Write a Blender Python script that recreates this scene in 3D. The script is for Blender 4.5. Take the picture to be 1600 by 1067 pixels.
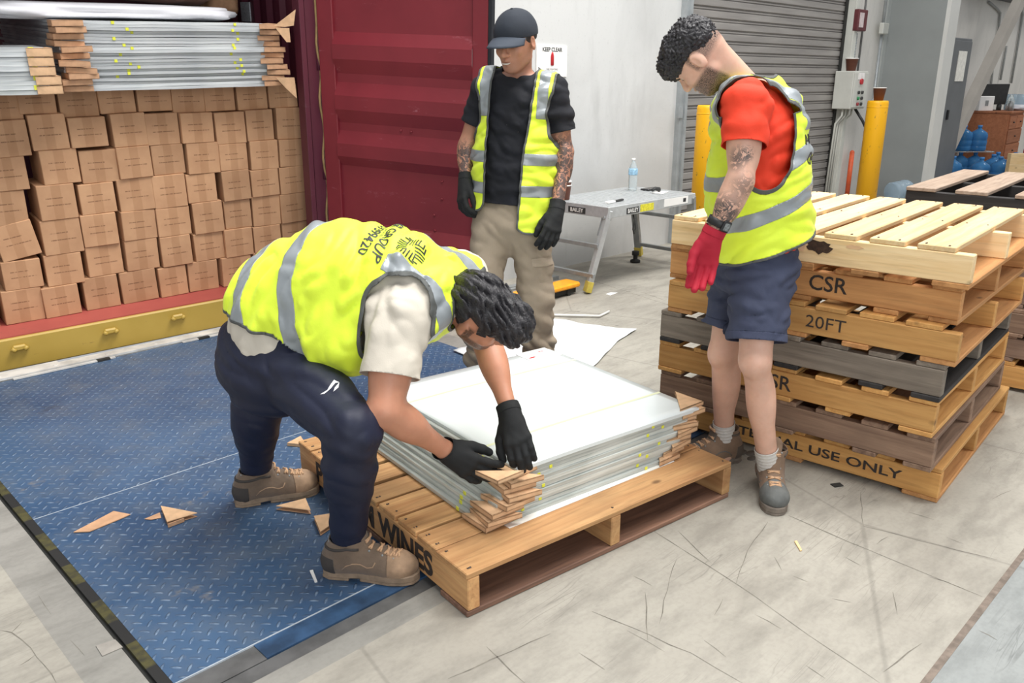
import bpy, bmesh, math, random
import numpy as np
from mathutils import Vector, Matrix, noise
from mathutils.bvhtree import BVHTree
from math import sin, cos, pi, radians as R_
random.seed(7); rng = np.random.RandomState(5)
for o in list(bpy.data.objects): bpy.data.objects.remove(o)
sc = bpy.context.scene
col = sc.collection
# ---------------------------------------------------------------- camera, light, exposure
FPX, PITCH, CAMH, YAW = 1286.9, 0.3077, 1.5422, 0.7801
cam_data = bpy.data.cameras.new('camera'); cam_data.sensor_width = 36; cam_data.lens = 36*FPX/1600
cam = bpy.data.objects.new('camera', cam_data); col.objects.link(cam)
cam.location = (0, 0, CAMH); cam.rotation_euler = (pi/2-PITCH, 0, -YAW); cam_data.clip_end = 200
sc.camera = cam
w = bpy.data.worlds.new('daylight'); sc.world = w; w.use_nodes = True
bg = w.node_tree.nodes['Background']; bg.inputs[0].default_value = (0.95, 0.97, 1.0, 1); bg.inputs[1].default_value = 0.50
def area(name, loc, target, size, size_y, power, color=(1, 1, 1)):
    d = bpy.data.lights.new(name, 'AREA'); d.shape = 'RECTANGLE'; d.size = size; d.size_y = size_y; d.energy = power; d.color = color
    o = bpy.data.objects.new(name, d); col.objects.link(o); o.location = loc
    o.rotation_euler = (Vector(target)-Vector(loc)).to_track_quat('-Z', 'Y').to_euler(); return o
area('skylight', (3.5, 1.5, 7.0), (3.3, 2.0, 0), 7.0, 2.4, 680, (1.0, 0.985, 0.96))
area('open_doorway', (-3.0, -5.5, 3.2), (3.0, 2.5, 0.9), 5.0, 4.0, 260, (0.95, 0.98, 1.0))
sd = bpy.data.lights.new('soft_sun', 'SUN'); sd.energy = 1.0; sd.angle = R_(12); sd.color = (1.0, 0.97, 0.92)
so = bpy.data.objects.new('soft_sun', sd); col.objects.link(so); so.rotation_euler = (R_(28), R_(14), R_(20))
sc.view_settings.view_transform = 'Standard'; sc.view_settings.look = 'None'
sc.view_settings.exposure = 0.07; sc.view_settings.gamma = 1.0; sc.view_settings.use_curve_mapping = False
# ---------------------------------------------------------------- measuring helpers
_fw = np.array([sin(YAW), cos(YAW)]); _rt = np.array([cos(YAW), -sin(YAW)]); _c, _s = cos(PITCH), sin(PITCH)
CO = np.array([0, 0, CAMH])
def ray(px, py):
    a = (px-800)/FPX; b = -(py-533.5)/FPX; h = _c+b*_s
    return np.array([_rt[0]*a+_fw[0]*h, _rt[1]*a+_fw[1]*h, -_s+b*_c])
def atZ(px, py, z=0.): d = ray(px, py); return CO+d*(z-CAMH)/d[2]
def atY(px, py, y): d = ray(px, py); return CO+d*y/d[1]
def atX(px, py, x): d = ray(px, py); return CO+d*x/d[0]
def atD(px, py, dep): return CO+ray(px, py)*dep
def nrm(v): v = np.asarray(v, float); return v/np.linalg.norm(v)
# ---------------------------------------------------------------- node helpers
class NT:
    def __init__(s, name):
        s.m = bpy.data.materials.new(name); s.m.use_nodes = True; s.t = s.m.node_tree; s.b = s.t.nodes['Principled BSDF']
    def n(s, typ, **k):
        nd = s.t.nodes.new(typ)
        for a, v in k.items():
            if hasattr(nd, a): setattr(nd, a, v)
            else: nd.inputs[a].default_value = v
        return nd
    def l(s, a, b): s.t.links.new(a, b)
    def put(s, sock, v):
        if isinstance(v, bpy.types.NodeSocket): s.l(v, sock)
        else:
            if sock.type == 'RGBA' and not isinstance(v, (int, float)) and len(v) == 3: v = (*v, 1)
            sock.default_value = v
    def math(s, op, a, b=0., c=0.):
        nd = s.n('ShaderNodeMath', operation=op)
        s.put(nd.inputs[0], a); s.put(nd.inputs[1], b); s.put(nd.inputs[2], c); return nd.outputs[0]
    def coord(s, kind='Object'): return s.n('ShaderNodeTexCoord').outputs[kind]
    def mapping(s, v, scale=(1, 1, 1), rot=(0, 0, 0), loc=(0, 0, 0)):
        nd = s.n('ShaderNodeMapping'); s.l(v, nd.inputs[0]); s.put(nd.inputs['Scale'], scale); s.put(nd.inputs['Rotation'], rot); s.put(nd.inputs['Location'], loc); return nd.outputs[0]
    def noise(s, v=None, scale=5., detail=4., rough=.55, dist=0., out=0):
        nd = s.n('ShaderNodeTexNoise'); nd.inputs['Scale'].default_value = scale; nd.inputs['Detail'].default_value = detail
        nd.inputs['Roughness'].default_value = rough; nd.inputs['Distortion'].default_value = dist
        if v is not None: s.l(v, nd.inputs['Vector'])
        return nd.outputs[out]
    def ramp(s, f, stops):
        nd = s.n('ShaderNodeValToRGB'); s.put(nd.inputs[0], f); e = nd.color_ramp.elements
        while len(e) < len(stops): e.new(.5)
        for k, (p, c) in enumerate(stops):
            e[k].position = p; e[k].color = (c, c, c, 1) if isinstance(c, (int, float)) else (*c, 1)
        return nd.outputs[0]
    def mix(s, f, a, b, mode='MIX'):
        nd = s.n('ShaderNodeMix', data_type='RGBA', blend_type=mode)
        s.put(nd.inputs[0], f); s.put(nd.inputs[6], a); s.put(nd.inputs[7], b); return nd.outputs[2]
    def sep(s, v):
        nd = s.n('ShaderNodeSeparateXYZ'); s.l(v, nd.inputs[0]); return nd.outputs
    def comb(s, x, y, z):
        nd = s.n('ShaderNodeCombineXYZ'); s.put(nd.inputs[0], x); s.put(nd.inputs[1], y); s.put(nd.inputs[2], z); return nd.outputs[0]
    def rnd(s): return s.n('ShaderNodeObjectInfo').outputs['Random']
    def bump(s, h, strength=.3, dist=.01):
        nd = s.n('ShaderNodeBump'); nd.inputs['Strength'].default_value = strength; nd.inputs['Distance'].default_value = dist
        s.l(h, nd.inputs['Height']); s.l(nd.outputs[0], s.b.inputs['Normal'])
    def base(s, c): s.put(s.b.inputs['Base Color'], c)
    def rough(s, r): s.put(s.b.inputs['Roughness'], r)
    def set(s, **k):
        for a, v in k.items(): s.put(s.b.inputs[a.replace('_', ' ')], v)
        return s
def srgb(r, g, b):
    f = lambda c: (c/255/12.92) if c/255 <= .04045 else ((c/255+.055)/1.055)**2.4
    return (f(r), f(g), f(b))
MATS = {}
def flat(name, c, rough=.6, metal=0., var=.12, scale=18., bump=0.):
    if name in MATS: return MATS[name]
    t = NT(name); v = t.coord('Object')
    n = t.noise(v, scale, 4)
    t.base(t.mix(t.ramp(n, [(.35, 0.), (.65, 1.)]), tuple(x*(1-var) for x in c), tuple(min(1, x*(1+var)) for x in c)))
    t.rough(rough); t.set(Metallic=metal)
    if bump: t.bump(n, bump, .004)
    MATS[name] = t.m; return t.m
def wood(name, c1, c2, axis, dark=.35, rough=.75, stain=0.25):
    """sawn timber with the grain along the given local axis"""
    t = NT(name); v = t.coord('Object'); r = t.rnd()
    off = t.comb(t.math('MULTIPLY', r, 7.), t.math('MULTIPLY', r, 13.), t.math('MULTIPLY', r, 5.))
    ad = t.n('ShaderNodeVectorMath', operation='ADD'); t.l(v, ad.inputs[0]); t.l(off, ad.inputs[1])
    sc_ = [26, 26, 26]; sc_['xyz'.index(axis)] = 1.6
    g = t.noise(t.mapping(ad.outputs[0], sc_), 1., 5, .6, .6)
    sc2 = [70, 70, 70]; sc2['xyz'.index(axis)] = 5
    g2 = t.noise(t.mapping(ad.outputs[0], sc2), 1., 3, .6)
    big = t.noise(ad.outputs[0], 3.5, 3)
    c = t.mix(t.ramp(g, [(.3, 0.), (.7, 1.)]), c1, c2)
    c = t.mix(t.math('MULTIPLY', t.ramp(g2, [(.5, 0.), (.72, 1.)]), .35), c, tuple(x*dark for x in c2))
    c = t.mix(t.math('MULTIPLY', t.ramp(big, [(.5, 0.), (.75, 1.)]), stain), c, tuple(x*.45 for x in c1))
    br = t.math('ADD', t.math('MULTIPLY', t.math('FRACT', t.math('MULTIPLY', r, 37.)), .34), .80)
    hs = t.n('ShaderNodeHueSaturation'); t.l(c, hs.inputs['Color']); t.l(br, hs.inputs['Value'])
    # a few knots
    vo = t.n('ShaderNodeTexVoronoi'); vo.inputs['Scale'].default_value = 1.0
    sk = [5.5, 5.5, 5.5]; sk['xyz'.index(axis)] = 3.; t.l(t.mapping(ad.outputs[0], sk), vo.inputs['Vector'])
    kn = t.ramp(vo.outputs['Distance'], [(.035, 1.), (.085, 0.)])
    t.base(t.mix(t.math('MULTIPLY', kn, .75), hs.outputs[0], tuple(x*.22 for x in c2)))
    t.rough(rough); t.bump(t.math('ADD', g, t.math('MULTIPLY', g2, .6)), .35, .003)
    return t.m
# ---------------------------------------------------------------- object helpers
def tag(o, label=None, cat=None, group=None, kind=None):
    if label: o['label'] = label
    if cat: o['category'] = cat
    if group: o['group'] = group
    if kind: o['kind'] = kind
    return o
def empty(name, loc=(0, 0, 0), rz=0., mat4=None):
    o = bpy.data.objects.new(name, None); col.objects.link(o); o.empty_display_size = .1
    if mat4 is not None: o.matrix_world = mat4
    else: o.location = loc; o.rotation_euler = (0, 0, rz)
    return o
def link(name, me, mat=None, parent=None, smooth=False):
    if mat is not None:
        me.materials.clear()
        for m in (mat if isinstance(mat, (list, tuple)) else [mat]): me.materials.append(m)
    if smooth: me.polygons.foreach_set('use_smooth', [True]*len(me.polygons))
    o = bpy.data.objects.new(name, me); col.objects.link(o)
    if parent: o.parent = parent
    return o
class MB:
    """collects simple solids into ONE mesh"""
    def __init__(s): s.b = bmesh.new(); s.mi = 0
    def box(s, x0, x1, y0, y1, z0, z1, bev=0., M=None, mi=0):
        t = bmesh.new(); bmesh.ops.create_cube(t, size=1.)
        for v in t.verts: v.co = Vector(((x0+x1)/2+v.co.x*(x1-x0), (y0+y1)/2+v.co.y*(y1-y0), (z0+z1)/2+v.co.z*(z1-z0)))
        if bev: bmesh.ops.bevel(t, geom=list(t.edges), offset=bev, segments=1, affect='EDGES', profile=.5)
        return s._add(t, M, mi)
    def _add(s, t, M=None, mi=0):
        if M is not None: bmesh.ops.transform(t, matrix=M, verts=t.verts)
        for f in t.faces: f.material_index = mi
        me = bpy.data.meshes.new('t'); t.to_mesh(me); t.free(); s.b.from_mesh(me); bpy.data.meshes.remove(me); return s
    def cyl(s, p0, p1, r0, r1=None, seg=16, mi=0, cap=True):
        r1 = r0 if r1 is None else r1; p0, p1 = Vector(p0), Vector(p1); d = p1-p0
        t = bmesh.new(); bmesh.ops.create_cone(t, cap_ends=cap, segments=seg, radius1=r0, radius2=r1, depth=d.length)
        M = Matrix.Translation((p0+p1)/2) @ d.to_track_quat('Z', 'Y').to_matrix().to_4x4()
        for f in t.faces: f.smooth = len(f.verts) == 4
        return s._add(t, M, mi)
    def sph(s, c, r, sc_=(1, 1, 1), seg=16, mi=0, M=None):
        t = bmesh.new(); bmesh.ops.create_uvsphere(t, u_segments=seg, v_segments=max(6, seg//2), radius=r)
        for v in t.verts: v.co = Vector((v.co.x*sc_[0], v.co.y*sc_[1], v.co.z*sc_[2]))
        if M is not None: bmesh.ops.transform(t, matrix=M, verts=t.verts)
        for v in t.verts: v.co += Vector(c)
        for f in t.faces: f.smooth = True
        return s._add(t, None, mi)
    def lathe(s, prof, seg=24, M=None, mi=0):
        t = bmesh.new(); rings = []
        for r, z in prof: rings.append([t.verts.new((r*cos(2*pi*k/seg), r*sin(2*pi*k/seg), z)) for k in range(seg)])
        for a, b in zip(rings, rings[1:]):
            for k in range(seg):
                f = t.faces.new((a[k], a[(k+1) % seg], b[(k+1) % seg], b[k])); f.smooth = True
        t.faces.new(rings[0][::-1]); t.faces.new(rings[-1])
        bmesh.ops.remove_doubles(t, verts=t.verts, dist=1e-5)
        return s._add(t, M, mi)
    def prism(s, pts, z0, z1, M=None, mi=0, bev=0.):
        t = bmesh.new(); a = [t.verts.new((x, y, z0)) for x, y in pts]; b = [t.verts.new((x, y, z1)) for x, y in pts]
        n = len(pts); t.faces.new(a[::-1]); t.faces.new(b)
        for k in range(n): t.faces.new((a[k], a[(k+1) % n], b[(k+1) % n], b[k]))
        bmesh.ops.recalc_face_normals(t, faces=t.faces)
        if bev: bmesh.ops.bevel(t, geom=list(t.edges), offset=bev, segments=1, affect='EDGES', profile=.5)
        return s._add(t, M, mi)
    def tube(s, pts, r, seg=8, mi=0):
        pts = [Vector(p) for p in pts]; t = bmesh.new(); rings = []
        up = Vector((0, 0, 1))
        for k, p in enumerate(pts):
            d = (pts[min(k+1, len(pts)-1)]-pts[max(k-1, 0)]).normalized()
            if k == 0: x = d.orthogonal().normalized()
            else: x = (x-d*x.dot(d)).normalized()
            y = d.cross(x); rr = r[k] if isinstance(r, (list, tuple)) else r
            rings.append([t.verts.new(p+x*rr*cos(2*pi*j/seg)+y*rr*sin(2*pi*j/seg)) for j in range(seg)])
        for a, b in zip(rings, rings[1:]):
            for k in range(seg):
                f = t.faces.new((a[k], a[(k+1) % seg], b[(k+1) % seg], b[k])); f.smooth = True
        t.faces.new(rings[0][::-1]); t.faces.new(rings[-1])
        return s._add(t, None, mi)
    def grid(s, fn, nu, nv, mi=0, smooth=True):
        t = bmesh.new(); V = [[t.verts.new(fn(i/nu, j/nv)) for j in range(nv+1)] for i in range(nu+1)]
        for i in range(nu):
            for j in range(nv):
                f = t.faces.new((V[i][j], V[i+1][j], V[i+1][j+1], V[i][j+1])); f.smooth = smooth
        return s._add(t, None, mi)
    def build(s, name, mat, parent=None, M=None):
        me = bpy.data.meshes.new(name); bmesh.ops.recalc_face_normals(s.b, faces=s.b.faces) ; s.b.to_mesh(me); s.b.free()
        o = link(name, me, mat, parent)
        if M is not None: o.matrix_world = M
        return o
def copy_tree(o, parent=None):
    c = o.copy(); col.objects.link(c); c.parent = parent
    for ch in list(o.children): copy_tree(ch, c)
    return c
def text_mesh(s, size=1., bold=0.):
    cu = bpy.data.curves.new('t', 'FONT'); cu.body = s; cu.size = size; cu.align_x = 'CENTER'; cu.align_y = 'CENTER'; cu.resolution_u = 3; cu.offset = bold
    ob = bpy.data.objects.new('t', cu); col.objects.link(ob)
    me = bpy.data.meshes.new_from_object(ob.evaluated_get(bpy.context.evaluated_depsgraph_get()))
    bpy.data.objects.remove(ob); bpy.data.curves.remove(cu); return me
def lettering(name, s, size, M, mat, parent, bold=0., sx=1., thick=0.):
    """flat painted writing: local x right, y up, z out"""
    me = text_mesh(s, size, bold); me.transform(M @ Matrix.Diagonal((sx, 1, 1, 1)))
    me.name = name; return link(name, me, mat, parent)
def frame(o, x, y, z=None):
    x = Vector(x).normalized(); y = Vector(y); z = x.cross(y).normalized(); y = z.cross(x)
    M = Matrix.Identity(4)
    for k in range(3): M[k][0] = x[k]; M[k][1] = y[k]; M[k][2] = z[k]; M[k][3] = o[k]
    return M
# ================================================================ SETTING
def concrete(name, c1, c2, scratch=True, scale=1.):
    t = NT(name); v = t.coord('Object')
    big = t.noise(v, .9*scale, 5, .6, .3); mid = t.noise(t.mapping(v, (3., 9., 3.), (0, 0, .7)), 1.2, 5, .65); fine = t.noise(v, 60, 3)
    c = t.mix(t.ramp(big, [(.32, 0.), (.68, 1.)]), c1, c2)
    c = t.mix(t.math('MULTIPLY', t.ramp(mid, [(.44, 0.), (.68, 1.)]), .6), c, tuple(x*.62 for x in c1))
    c = t.mix(t.math('MULTIPLY', t.ramp(fine, [(.45, 0.), (.7, 1.)]), .16), c, tuple(x*.5 for x in c1))
    if scratch:
        for sc_, rot, th, st in (((1.4, 20, 1), .5, .985, .4), ((1.1, 16, 1), 2.1, .988, .4), ((.9, 22, 1), -.35, .988, .35)):
            n = t.noise(t.mapping(v, sc_, (0, 0, rot)), 1., 2, .4, .25)
            line = t.math('SUBTRACT', 1., t.math('MULTIPLY', t.math('ABSOLUTE', t.math('SUBTRACT', n, .5)), 2.))
            msk = t.ramp(t.noise(v, 2.2, 2), [(.5, 0.), (.62, 1.)])
            k = t.math('MULTIPLY', t.math('MULTIPLY', t.ramp(line, [(th, 0.), (.999, 1.)]), msk), st)
            c = t.mix(k, c, tuple(x*.3 for x in c1))
        vo = t.n('ShaderNodeTexVoronoi', feature='DISTANCE_TO_EDGE'); vo.inputs['Scale'].default_value = .75
        t.l(t.mapping(v, loc=(.37, .1, 0)), vo.inputs['Vector'])
        dn = t.noise(v, 5, 3)
        cr = t.ramp(t.math('ADD', vo.outputs['Distance'], t.math('MULTIPLY', dn, .004)), [(.0035, 1.), (.006, 0.)])
        c = t.mix(t.math('MULTIPLY', cr, .3), c, tuple(x*.28 for x in c1))
        sp = t.n('ShaderNodeTexVoronoi'); sp.inputs['Scale'].default_value = 3.3; t.l(v, sp.inputs['Vector'])
        c = t.mix(t.math('MULTIPLY', t.ramp(sp.outputs['Distance'], [(.03, 1.), (.055, 0.)]), .5), c, tuple(x*.3 for x in c1))
    t.base(c); t.rough(t.math('ADD', t.math('MULTIPLY', big, .25), .42)); t.bump(t.math('ADD', mid, t.math('MULTIPLY', fine, .3)), .12, .004)
    return t.m
M_floor = concrete('worn_concrete', srgb(154, 149, 139), srgb(176, 172, 161))
M_floor2 = concrete('grey_concrete', srgb(140, 144, 143), srgb(156, 159, 157))
M_strip = concrete('smooth_grey_concrete', srgb(138, 136, 130), srgb(155, 152, 146), False)
def ground(name, x0, x1, y0, y1, z, mat, th=.06):
    o = MB().box(x0, x1, y0, y1, z-th, z).build(name, mat); return tag(o, kind='structure')
LX0, LX1, LY0, LY1 = .64, 3.04, 1.865, 4.90
ground('floor', -4, LX0-.17, .53, 4.97, 0, M_floor)
ground('floor', LX0-.17, LX1+.19, .53, LY0-.16, 0, M_floor)
ground('floor', LX1+.19, 26, .53, 4.97, 0, M_floor)
ground('floor', -4, 26, -6, .51, 0, M_floor2)
ground('floor', 10.5, 26, 4.97, 7, 0, M_floor)
jt = flat('dark_joint_filler', srgb(120, 108, 98), .8, bump=.4, scale=30, var=.25)
tag(MB().box(-4, 26, .51, .53, -.06, .001).build('trim_1', jt), kind='structure')
def cracks(name, lines, w_=.0022):
    m = MB(); rc = random.Random(11)
    for ln in lines:
        P_ = [Vector(atZ(x, y, .0006)) for x, y in ln]; pts = [P_[0]]
        for a, b_ in zip(P_[:-1], P_[1:]):
            n_ = max(2, int((b_-a).length/.06)); s_ = (b_-a).cross(Vector((0, 0, 1))).normalized()
            for k in range(1, n_+1): pts.append(a.lerp(b_, k/n_)+s_*rc.uniform(-.0035, .0035)*(k < n_))
        t_ = bmesh.new(); vs = []
        for k, p in enumerate(pts):
            d = (pts[min(k+1, len(pts)-1)]-pts[max(k-1, 0)]).normalized(); s_ = Vector((-d.y, d.x, 0))*w_*rc.uniform(.35, 1.)*(0.2 if k in (0, len(pts)-1) else 1)
            vs.append((t_.verts.new(p+s_), t_.verts.new(p-s_)))
        for a, b_ in zip(vs[:-1], vs[1:]): t_.faces.new((a[0], a[1], b_[1], b_[0]))
        m._add(t_)
    return tag(m.build(name, flat('crack_line', srgb(118, 113, 104), .9, 0, .3, 20)), kind='structure')
cracks('trim_7', [[(1022, 830), (1090, 873), (1155, 915), (1290, 1010), (1375, 1067)], [(1232, 805), (1300, 835), (1420, 885), (1535, 932)], [(1345, 768), (1349, 822), (1560, 875)], [(1150, 912), (1168, 860), (1200, 815)],
 [(0, 985), (18, 988), (48, 1012), (70, 1040), (88, 1067)], [(18, 988), (34, 972)], [(1060, 830), (1112, 880)], [(1008, 925), (1012, 1000)], [(925, 955), (1080, 1020), (1160, 1067)], [(1058, 872), (1046, 905), (1030, 975)], [(1395, 925), (1402, 960)], [(1380, 1050), (1440, 1005)],
 [(1530, 985), (1558, 1000)], [(900, 430), (1050, 478)], [(1000, 455), (1040, 470)], [(700, 1060), (860, 990)], [(820, 1067), (760, 1010)]])
cracks('trim_8', [[(rx, ry), (rx+dx, ry+dy)] for rx, ry, dx, dy in ((1240, 900, 22, 9), (1300, 935, 30, 6), (1180, 960, 40, 22), (1370, 850, 18, -12), (980, 985, 60, 34), (1100, 1000, 34, 26), (1260, 1040, 30, 20), (1420, 800, 40, 12), (1480, 840, 26, 10), (905, 1020, 40, 26), (1550, 780, 30, -14), (1210, 870, 12, 22), (990, 900, 30, 16), (1130, 935, -14, 26), (1320, 870, 26, 14), (60, 930, 20, 30), (30, 1040, 26, -18), (110, 1000, 22, 24), (950, 480, 26, 4), (985, 500, 24, -6), (940, 505, 14, 10), (1450, 900, 34, 10))], .0016)
# grey strips framing the leveller pit
o = MB().box(LX0-.17, LX0-.045, LY0-.16, 4.97, -.06, 0).box(LX0-.045, LX1+.05, LY0-.16, LY0-.075, -.06, 0).box(LX1+.05, LX1+.19, LY0-.16, 4.97, -.06, 0).build('trim_2', M_strip); tag(o, kind='structure')
dk = flat('dark_rubber', (.02, .02, .018), .8)
o = MB().box(LX0-.045, LX0, LY0-.05, LY1, -.3, -.012).build('trim_3', dk); tag(o, kind='structure')
# the walls
def wallmat(name, c1, c2):
    t = NT(name); v = t.coord('Object'); a = t.noise(v, .8, 5, .6, .5); b = t.noise(t.mapping(v, (6, 6, 1.2)), 1, 4); f = t.noise(v, 40, 3)
    c = t.mix(t.ramp(a, [(.35, 0.), (.65, 1.)]), c1, c2); c = t.mix(t.math('MULTIPLY', t.ramp(b, [(.55, 0.), (.75, 1.)]), .3), c, tuple(x*.7 for x in c1))
    z = t.sep(v)[2]
    c = t.mix(t.math('MULTIPLY', t.ramp(f, [(.6, 0.), (.75, 1.)]), .25), c, tuple(x*.6 for x in c1))
    t.base(c); t.rough(.85); t.bump(f, .15, .003); return t.m
M_wall = wallmat('painted_tilt_panel', srgb(188, 189, 188), srgb(206, 207, 206))
M_wallc = wallmat('cream_white_panel', srgb(205, 203, 198), srgb(222, 219, 213))
def wl(name, x0, x1, y0, y1, z0, z1, m): return tag(MB().box(x0, x1, y0, y1, z0, z1).build(name, m), kind='structure')
wl('wall_back', 4.36, 6.83, 4.65, 5.1, -.02, 4.6, M_wall)
wl('wall_back_right', 10.74, 12.2, 4.86, 5.2, -.02, 4.6, M_wallc)
wl('wall_back_far', 12.2, 26, 5.2, 5.5, -.02, 5.5, M_wallc)
wl('wall_back_header', -4, 12.2, 4.75, 5.15, 3.4, 5.5, M_wall)
wl('wall_back_left', -4, .2, 4.95, 5.2, -.02, 4.6, M_wall)
wl('wall_right', 26, 26.2, -6, 5.5, -.02, 5.5, M_wallc)
# roller shutter
galv = flat('galvanised_steel', srgb(165, 170, 172), .45, .35, .1, 9)
cream = flat('cream_painted_steel', srgb(196, 197, 190), .55, 0., .06, 4)
t = NT('shutter_steel'); v = t.coord('Object'); n = t.noise(t.mapping(v, (1, 1, 12)), 1.5, 4)
t.base(t.mix(t.ramp(n, [(.35, 0.), (.7, 1.)]), srgb(140, 136, 133), srgb(158, 154, 150))); t.rough(.5); t.set(Metallic=.15); M_sh = t.m
SX0, SX1, SY = 6.86, 10.66, 4.90
m = MB(); P_ = .1052; nsl = 36
prof = [(0, .0), (.012, .014), (.062, .014), (.066, .005), (.076, .005), (.080, .014), (.088, .014), (.1, 0.0)]
b = bmesh.new(); pr = []
for k in range(nsl):
    for (dz, dy) in [(0, 0), (.008, .016), (.060, .016), (.068, -.006), (.078, -.006), (.082, .006), (.090, .006), (.098, -.004)]:
        pr.append((.03+k*P_+dz, SY-dy))
A = [b.verts.new((SX0, y, z)) for z, y in pr]; B_ = [b.verts.new((SX1, y, z)) for z, y in pr]
for k in range(len(pr)-1): b.faces.new((A[k], B_[k], B_[k+1], A[k+1]))
A2 = [b.verts.new((SX0, SY+.04, z)) for z, y in (pr[0], pr[-1])]; 
me = bpy.data.meshes.new('door_1'); bmesh.ops.recalc_face_normals(b, faces=b.faces); b.to_mesh(me); b.free()
sh = tag(link('door_1', me, M_sh), kind='structure')
so_ = sh.modifiers.new('s', 'SOLIDIFY'); so_.thickness = .004
MB().box(SX0, SX1, SY-.03, SY+.02, .0, .05).build('bottom_rail', galv, sh)
g1 = MB().box(6.82, 6.862, 4.58, 4.93, 0, 3.7).box(6.77, 6.83, 4.60, 4.652, 0, 3.7).build('shutter_guide', galv, sh)
MB().box(6.74, 6.80, 4.585, 4.60, 1.20, 1.30).box(6.74, 6.80, 4.585, 4.60, 2.5, 2.6).build('bracket', galv, sh)
g2 = MB().box(10.66, 10.70, 4.78, 4.93, 0, 3.7).box(10.68, 10.76, 4.76, 4.79, 0, 3.7).build('shutter_guide', cream, sh)
MB().box(10.60, 10.662, 4.860, 4.874, .02, 3.7).build('gap_shade', dk, sh)  # dark strip standing in for the black shade of the gap beside the guide
MB().box(10.66, 10.67, 4.775, 4.785, 1.45, 1.62).build('sticker', flat('yellow_sticker', srgb(228, 200, 40), .5), sh)
wl('wall_back_gap', 6.83, 10.74, 4.97, 5.1, 0, 3.5, M_wall)
tag(MB().box(6.86, 10.66, 4.70, 4.97, -.02, .004).build('trim_4', M_strip), kind='structure')
# steel column and far building frame
M_col = flat('grey_painted_column', srgb(140, 144, 143), .5, 0., .05, 2)
colm = empty('steel_column', (11.9, 4.4, 0)); tag(colm, 'tall wide grey painted steel building column right of the control box', 'column')
def ch(o, parent):  # put an object built in world space under its thing
    o.parent = parent; o.matrix_parent_inverse = parent.matrix_world.inverted() if parent.matrix_world != Matrix.Identity(4) else Matrix.Identity(4); return o
def W(parent):
    bpy.context.view_layer.update(); return parent
def sub(mb, name, mat, parent):
    """mesh collected in world space, stored in its thing's own space"""
    me = bpy.data.meshes.new(name); bmesh.ops.recalc_face_normals(mb.b, faces=mb.b.faces)
    chain = Matrix.Identity(4); p = parent
    L = Matrix.Identity(4)
    while p is not None: L = p.matrix_basis @ L; p = p.parent
    bmesh.ops.transform(mb.b, matrix=L.inverted(), verts=mb.b.verts); mb.b.to_mesh(me); mb.b.free()
    return link(name, me, mat, parent)
sub(MB().box(11.80, 11.83, 4.10, 4.86, 0, 5.4), 'web', M_col, colm)
sub(MB().box(11.8, 12.12, 4.05, 4.10, 0, 5.4), 'flange', flat('pale_column_flange', srgb(205, 205, 201), .5, 0, .04, 2), colm)
sub(MB().box(11.70, 11.80, 4.80, 4.86, 0, 5.4), 'backing_channel', flat('pale_grey_channel', srgb(172, 176, 174), .5, 0, .05, 2), colm)
# overhead beam on the far wall
bm_ = tag(MB().box(12.3, 26, 5.0, 5.2, 2.90, 3.06).box(12.3, 26, 5.02, 5.2, 3.06, 3.3).build('steel_beam', flat('dark_grey_beam', srgb(88, 88, 90), .6), None), 'dark steel beam running along the far white wall near the ceiling', 'beam')
def conduit(pts, r=.014, lab='', mat=None):
    return tag(MB().tube(pts, r, 8).build('conduit_pipe', mat or flat('grey_conduit', srgb(150, 152, 150), .5)), lab, 'conduit')
p = [atY(1567, 14, 5.17), atY(1562, 30, 5.17), atY(1556, 72, 5.17)]
conduit([atY(1545, 3, 5.17), atY(1558, 14, 5.17), atY(1563, 20, 5.17), atY(1560, 50, 5.17), atY(1552, 100, 5.17), atY(1544, 170, 5.17)], .02, 'thin grey conduit on far wall, left of the other two beside diagonal brace')
conduit([atY(1573, 72, 5.17), atY(1563, 125, 5.17)], .02, 'short grey conduit on far wall between brace and black monitor')
conduit([atY(1594, 10, 5.17), atY(1598, 22, 5.17), atY(1592, 60, 5.17), atY(1580, 130, 5.17)], .02, 'rightmost grey conduit on the far white wall')
b0, b1 = atY(1608, -30, 4.55), atY(1478, 240, 4.55)
d_ = Vector(b0)-Vector(b1); Mb = Matrix.Translation(Vector(b1)) @ d_.to_track_quat('Z', 'Y').to_matrix().to_4x4()
tag(MB().box(-.07, .07, -.1, .1, 0, d_.length+1.2, M=Mb).build('diagonal_brace', flat('beige_grey_brace', srgb(176, 170, 162), .6, 0, .05, 3)), 'beige diagonal steel brace sloping across the far white wall', 'brace')
# clock / light scrap at cabinet: grey electrical cabinet
cab = empty('electrical_cabinet', (13.6, 4.4, 0)); tag(cab, 'tall narrow grey metal cabinet behind the steel column', 'cabinet')
mg = flat('dark_grey_cabinet', srgb(104, 107, 110), .5, 0., .06, 3)
sub(MB().box(13.20, 14.05, 4.45, 5.0, 0, 2.12, .01), 'body', mg, cab)
sub(MB().box(13.24, 14.01, 4.43, 4.448, .06, 2.08, .004), 'door', mg, cab)
sub(MB().box(13.48, 13.82, 4.42, 4.429, 1.52, 1.94), 'notice', flat('white_notice', srgb(232, 230, 222), .6, 0, .1, 30), cab)
sub(MB().box(13.36, 13.40, 4.40, 4.43, .98, 1.12, .006), 'handle', flat('black_plastic', (.02, .02, .022), .45), cab)
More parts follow.
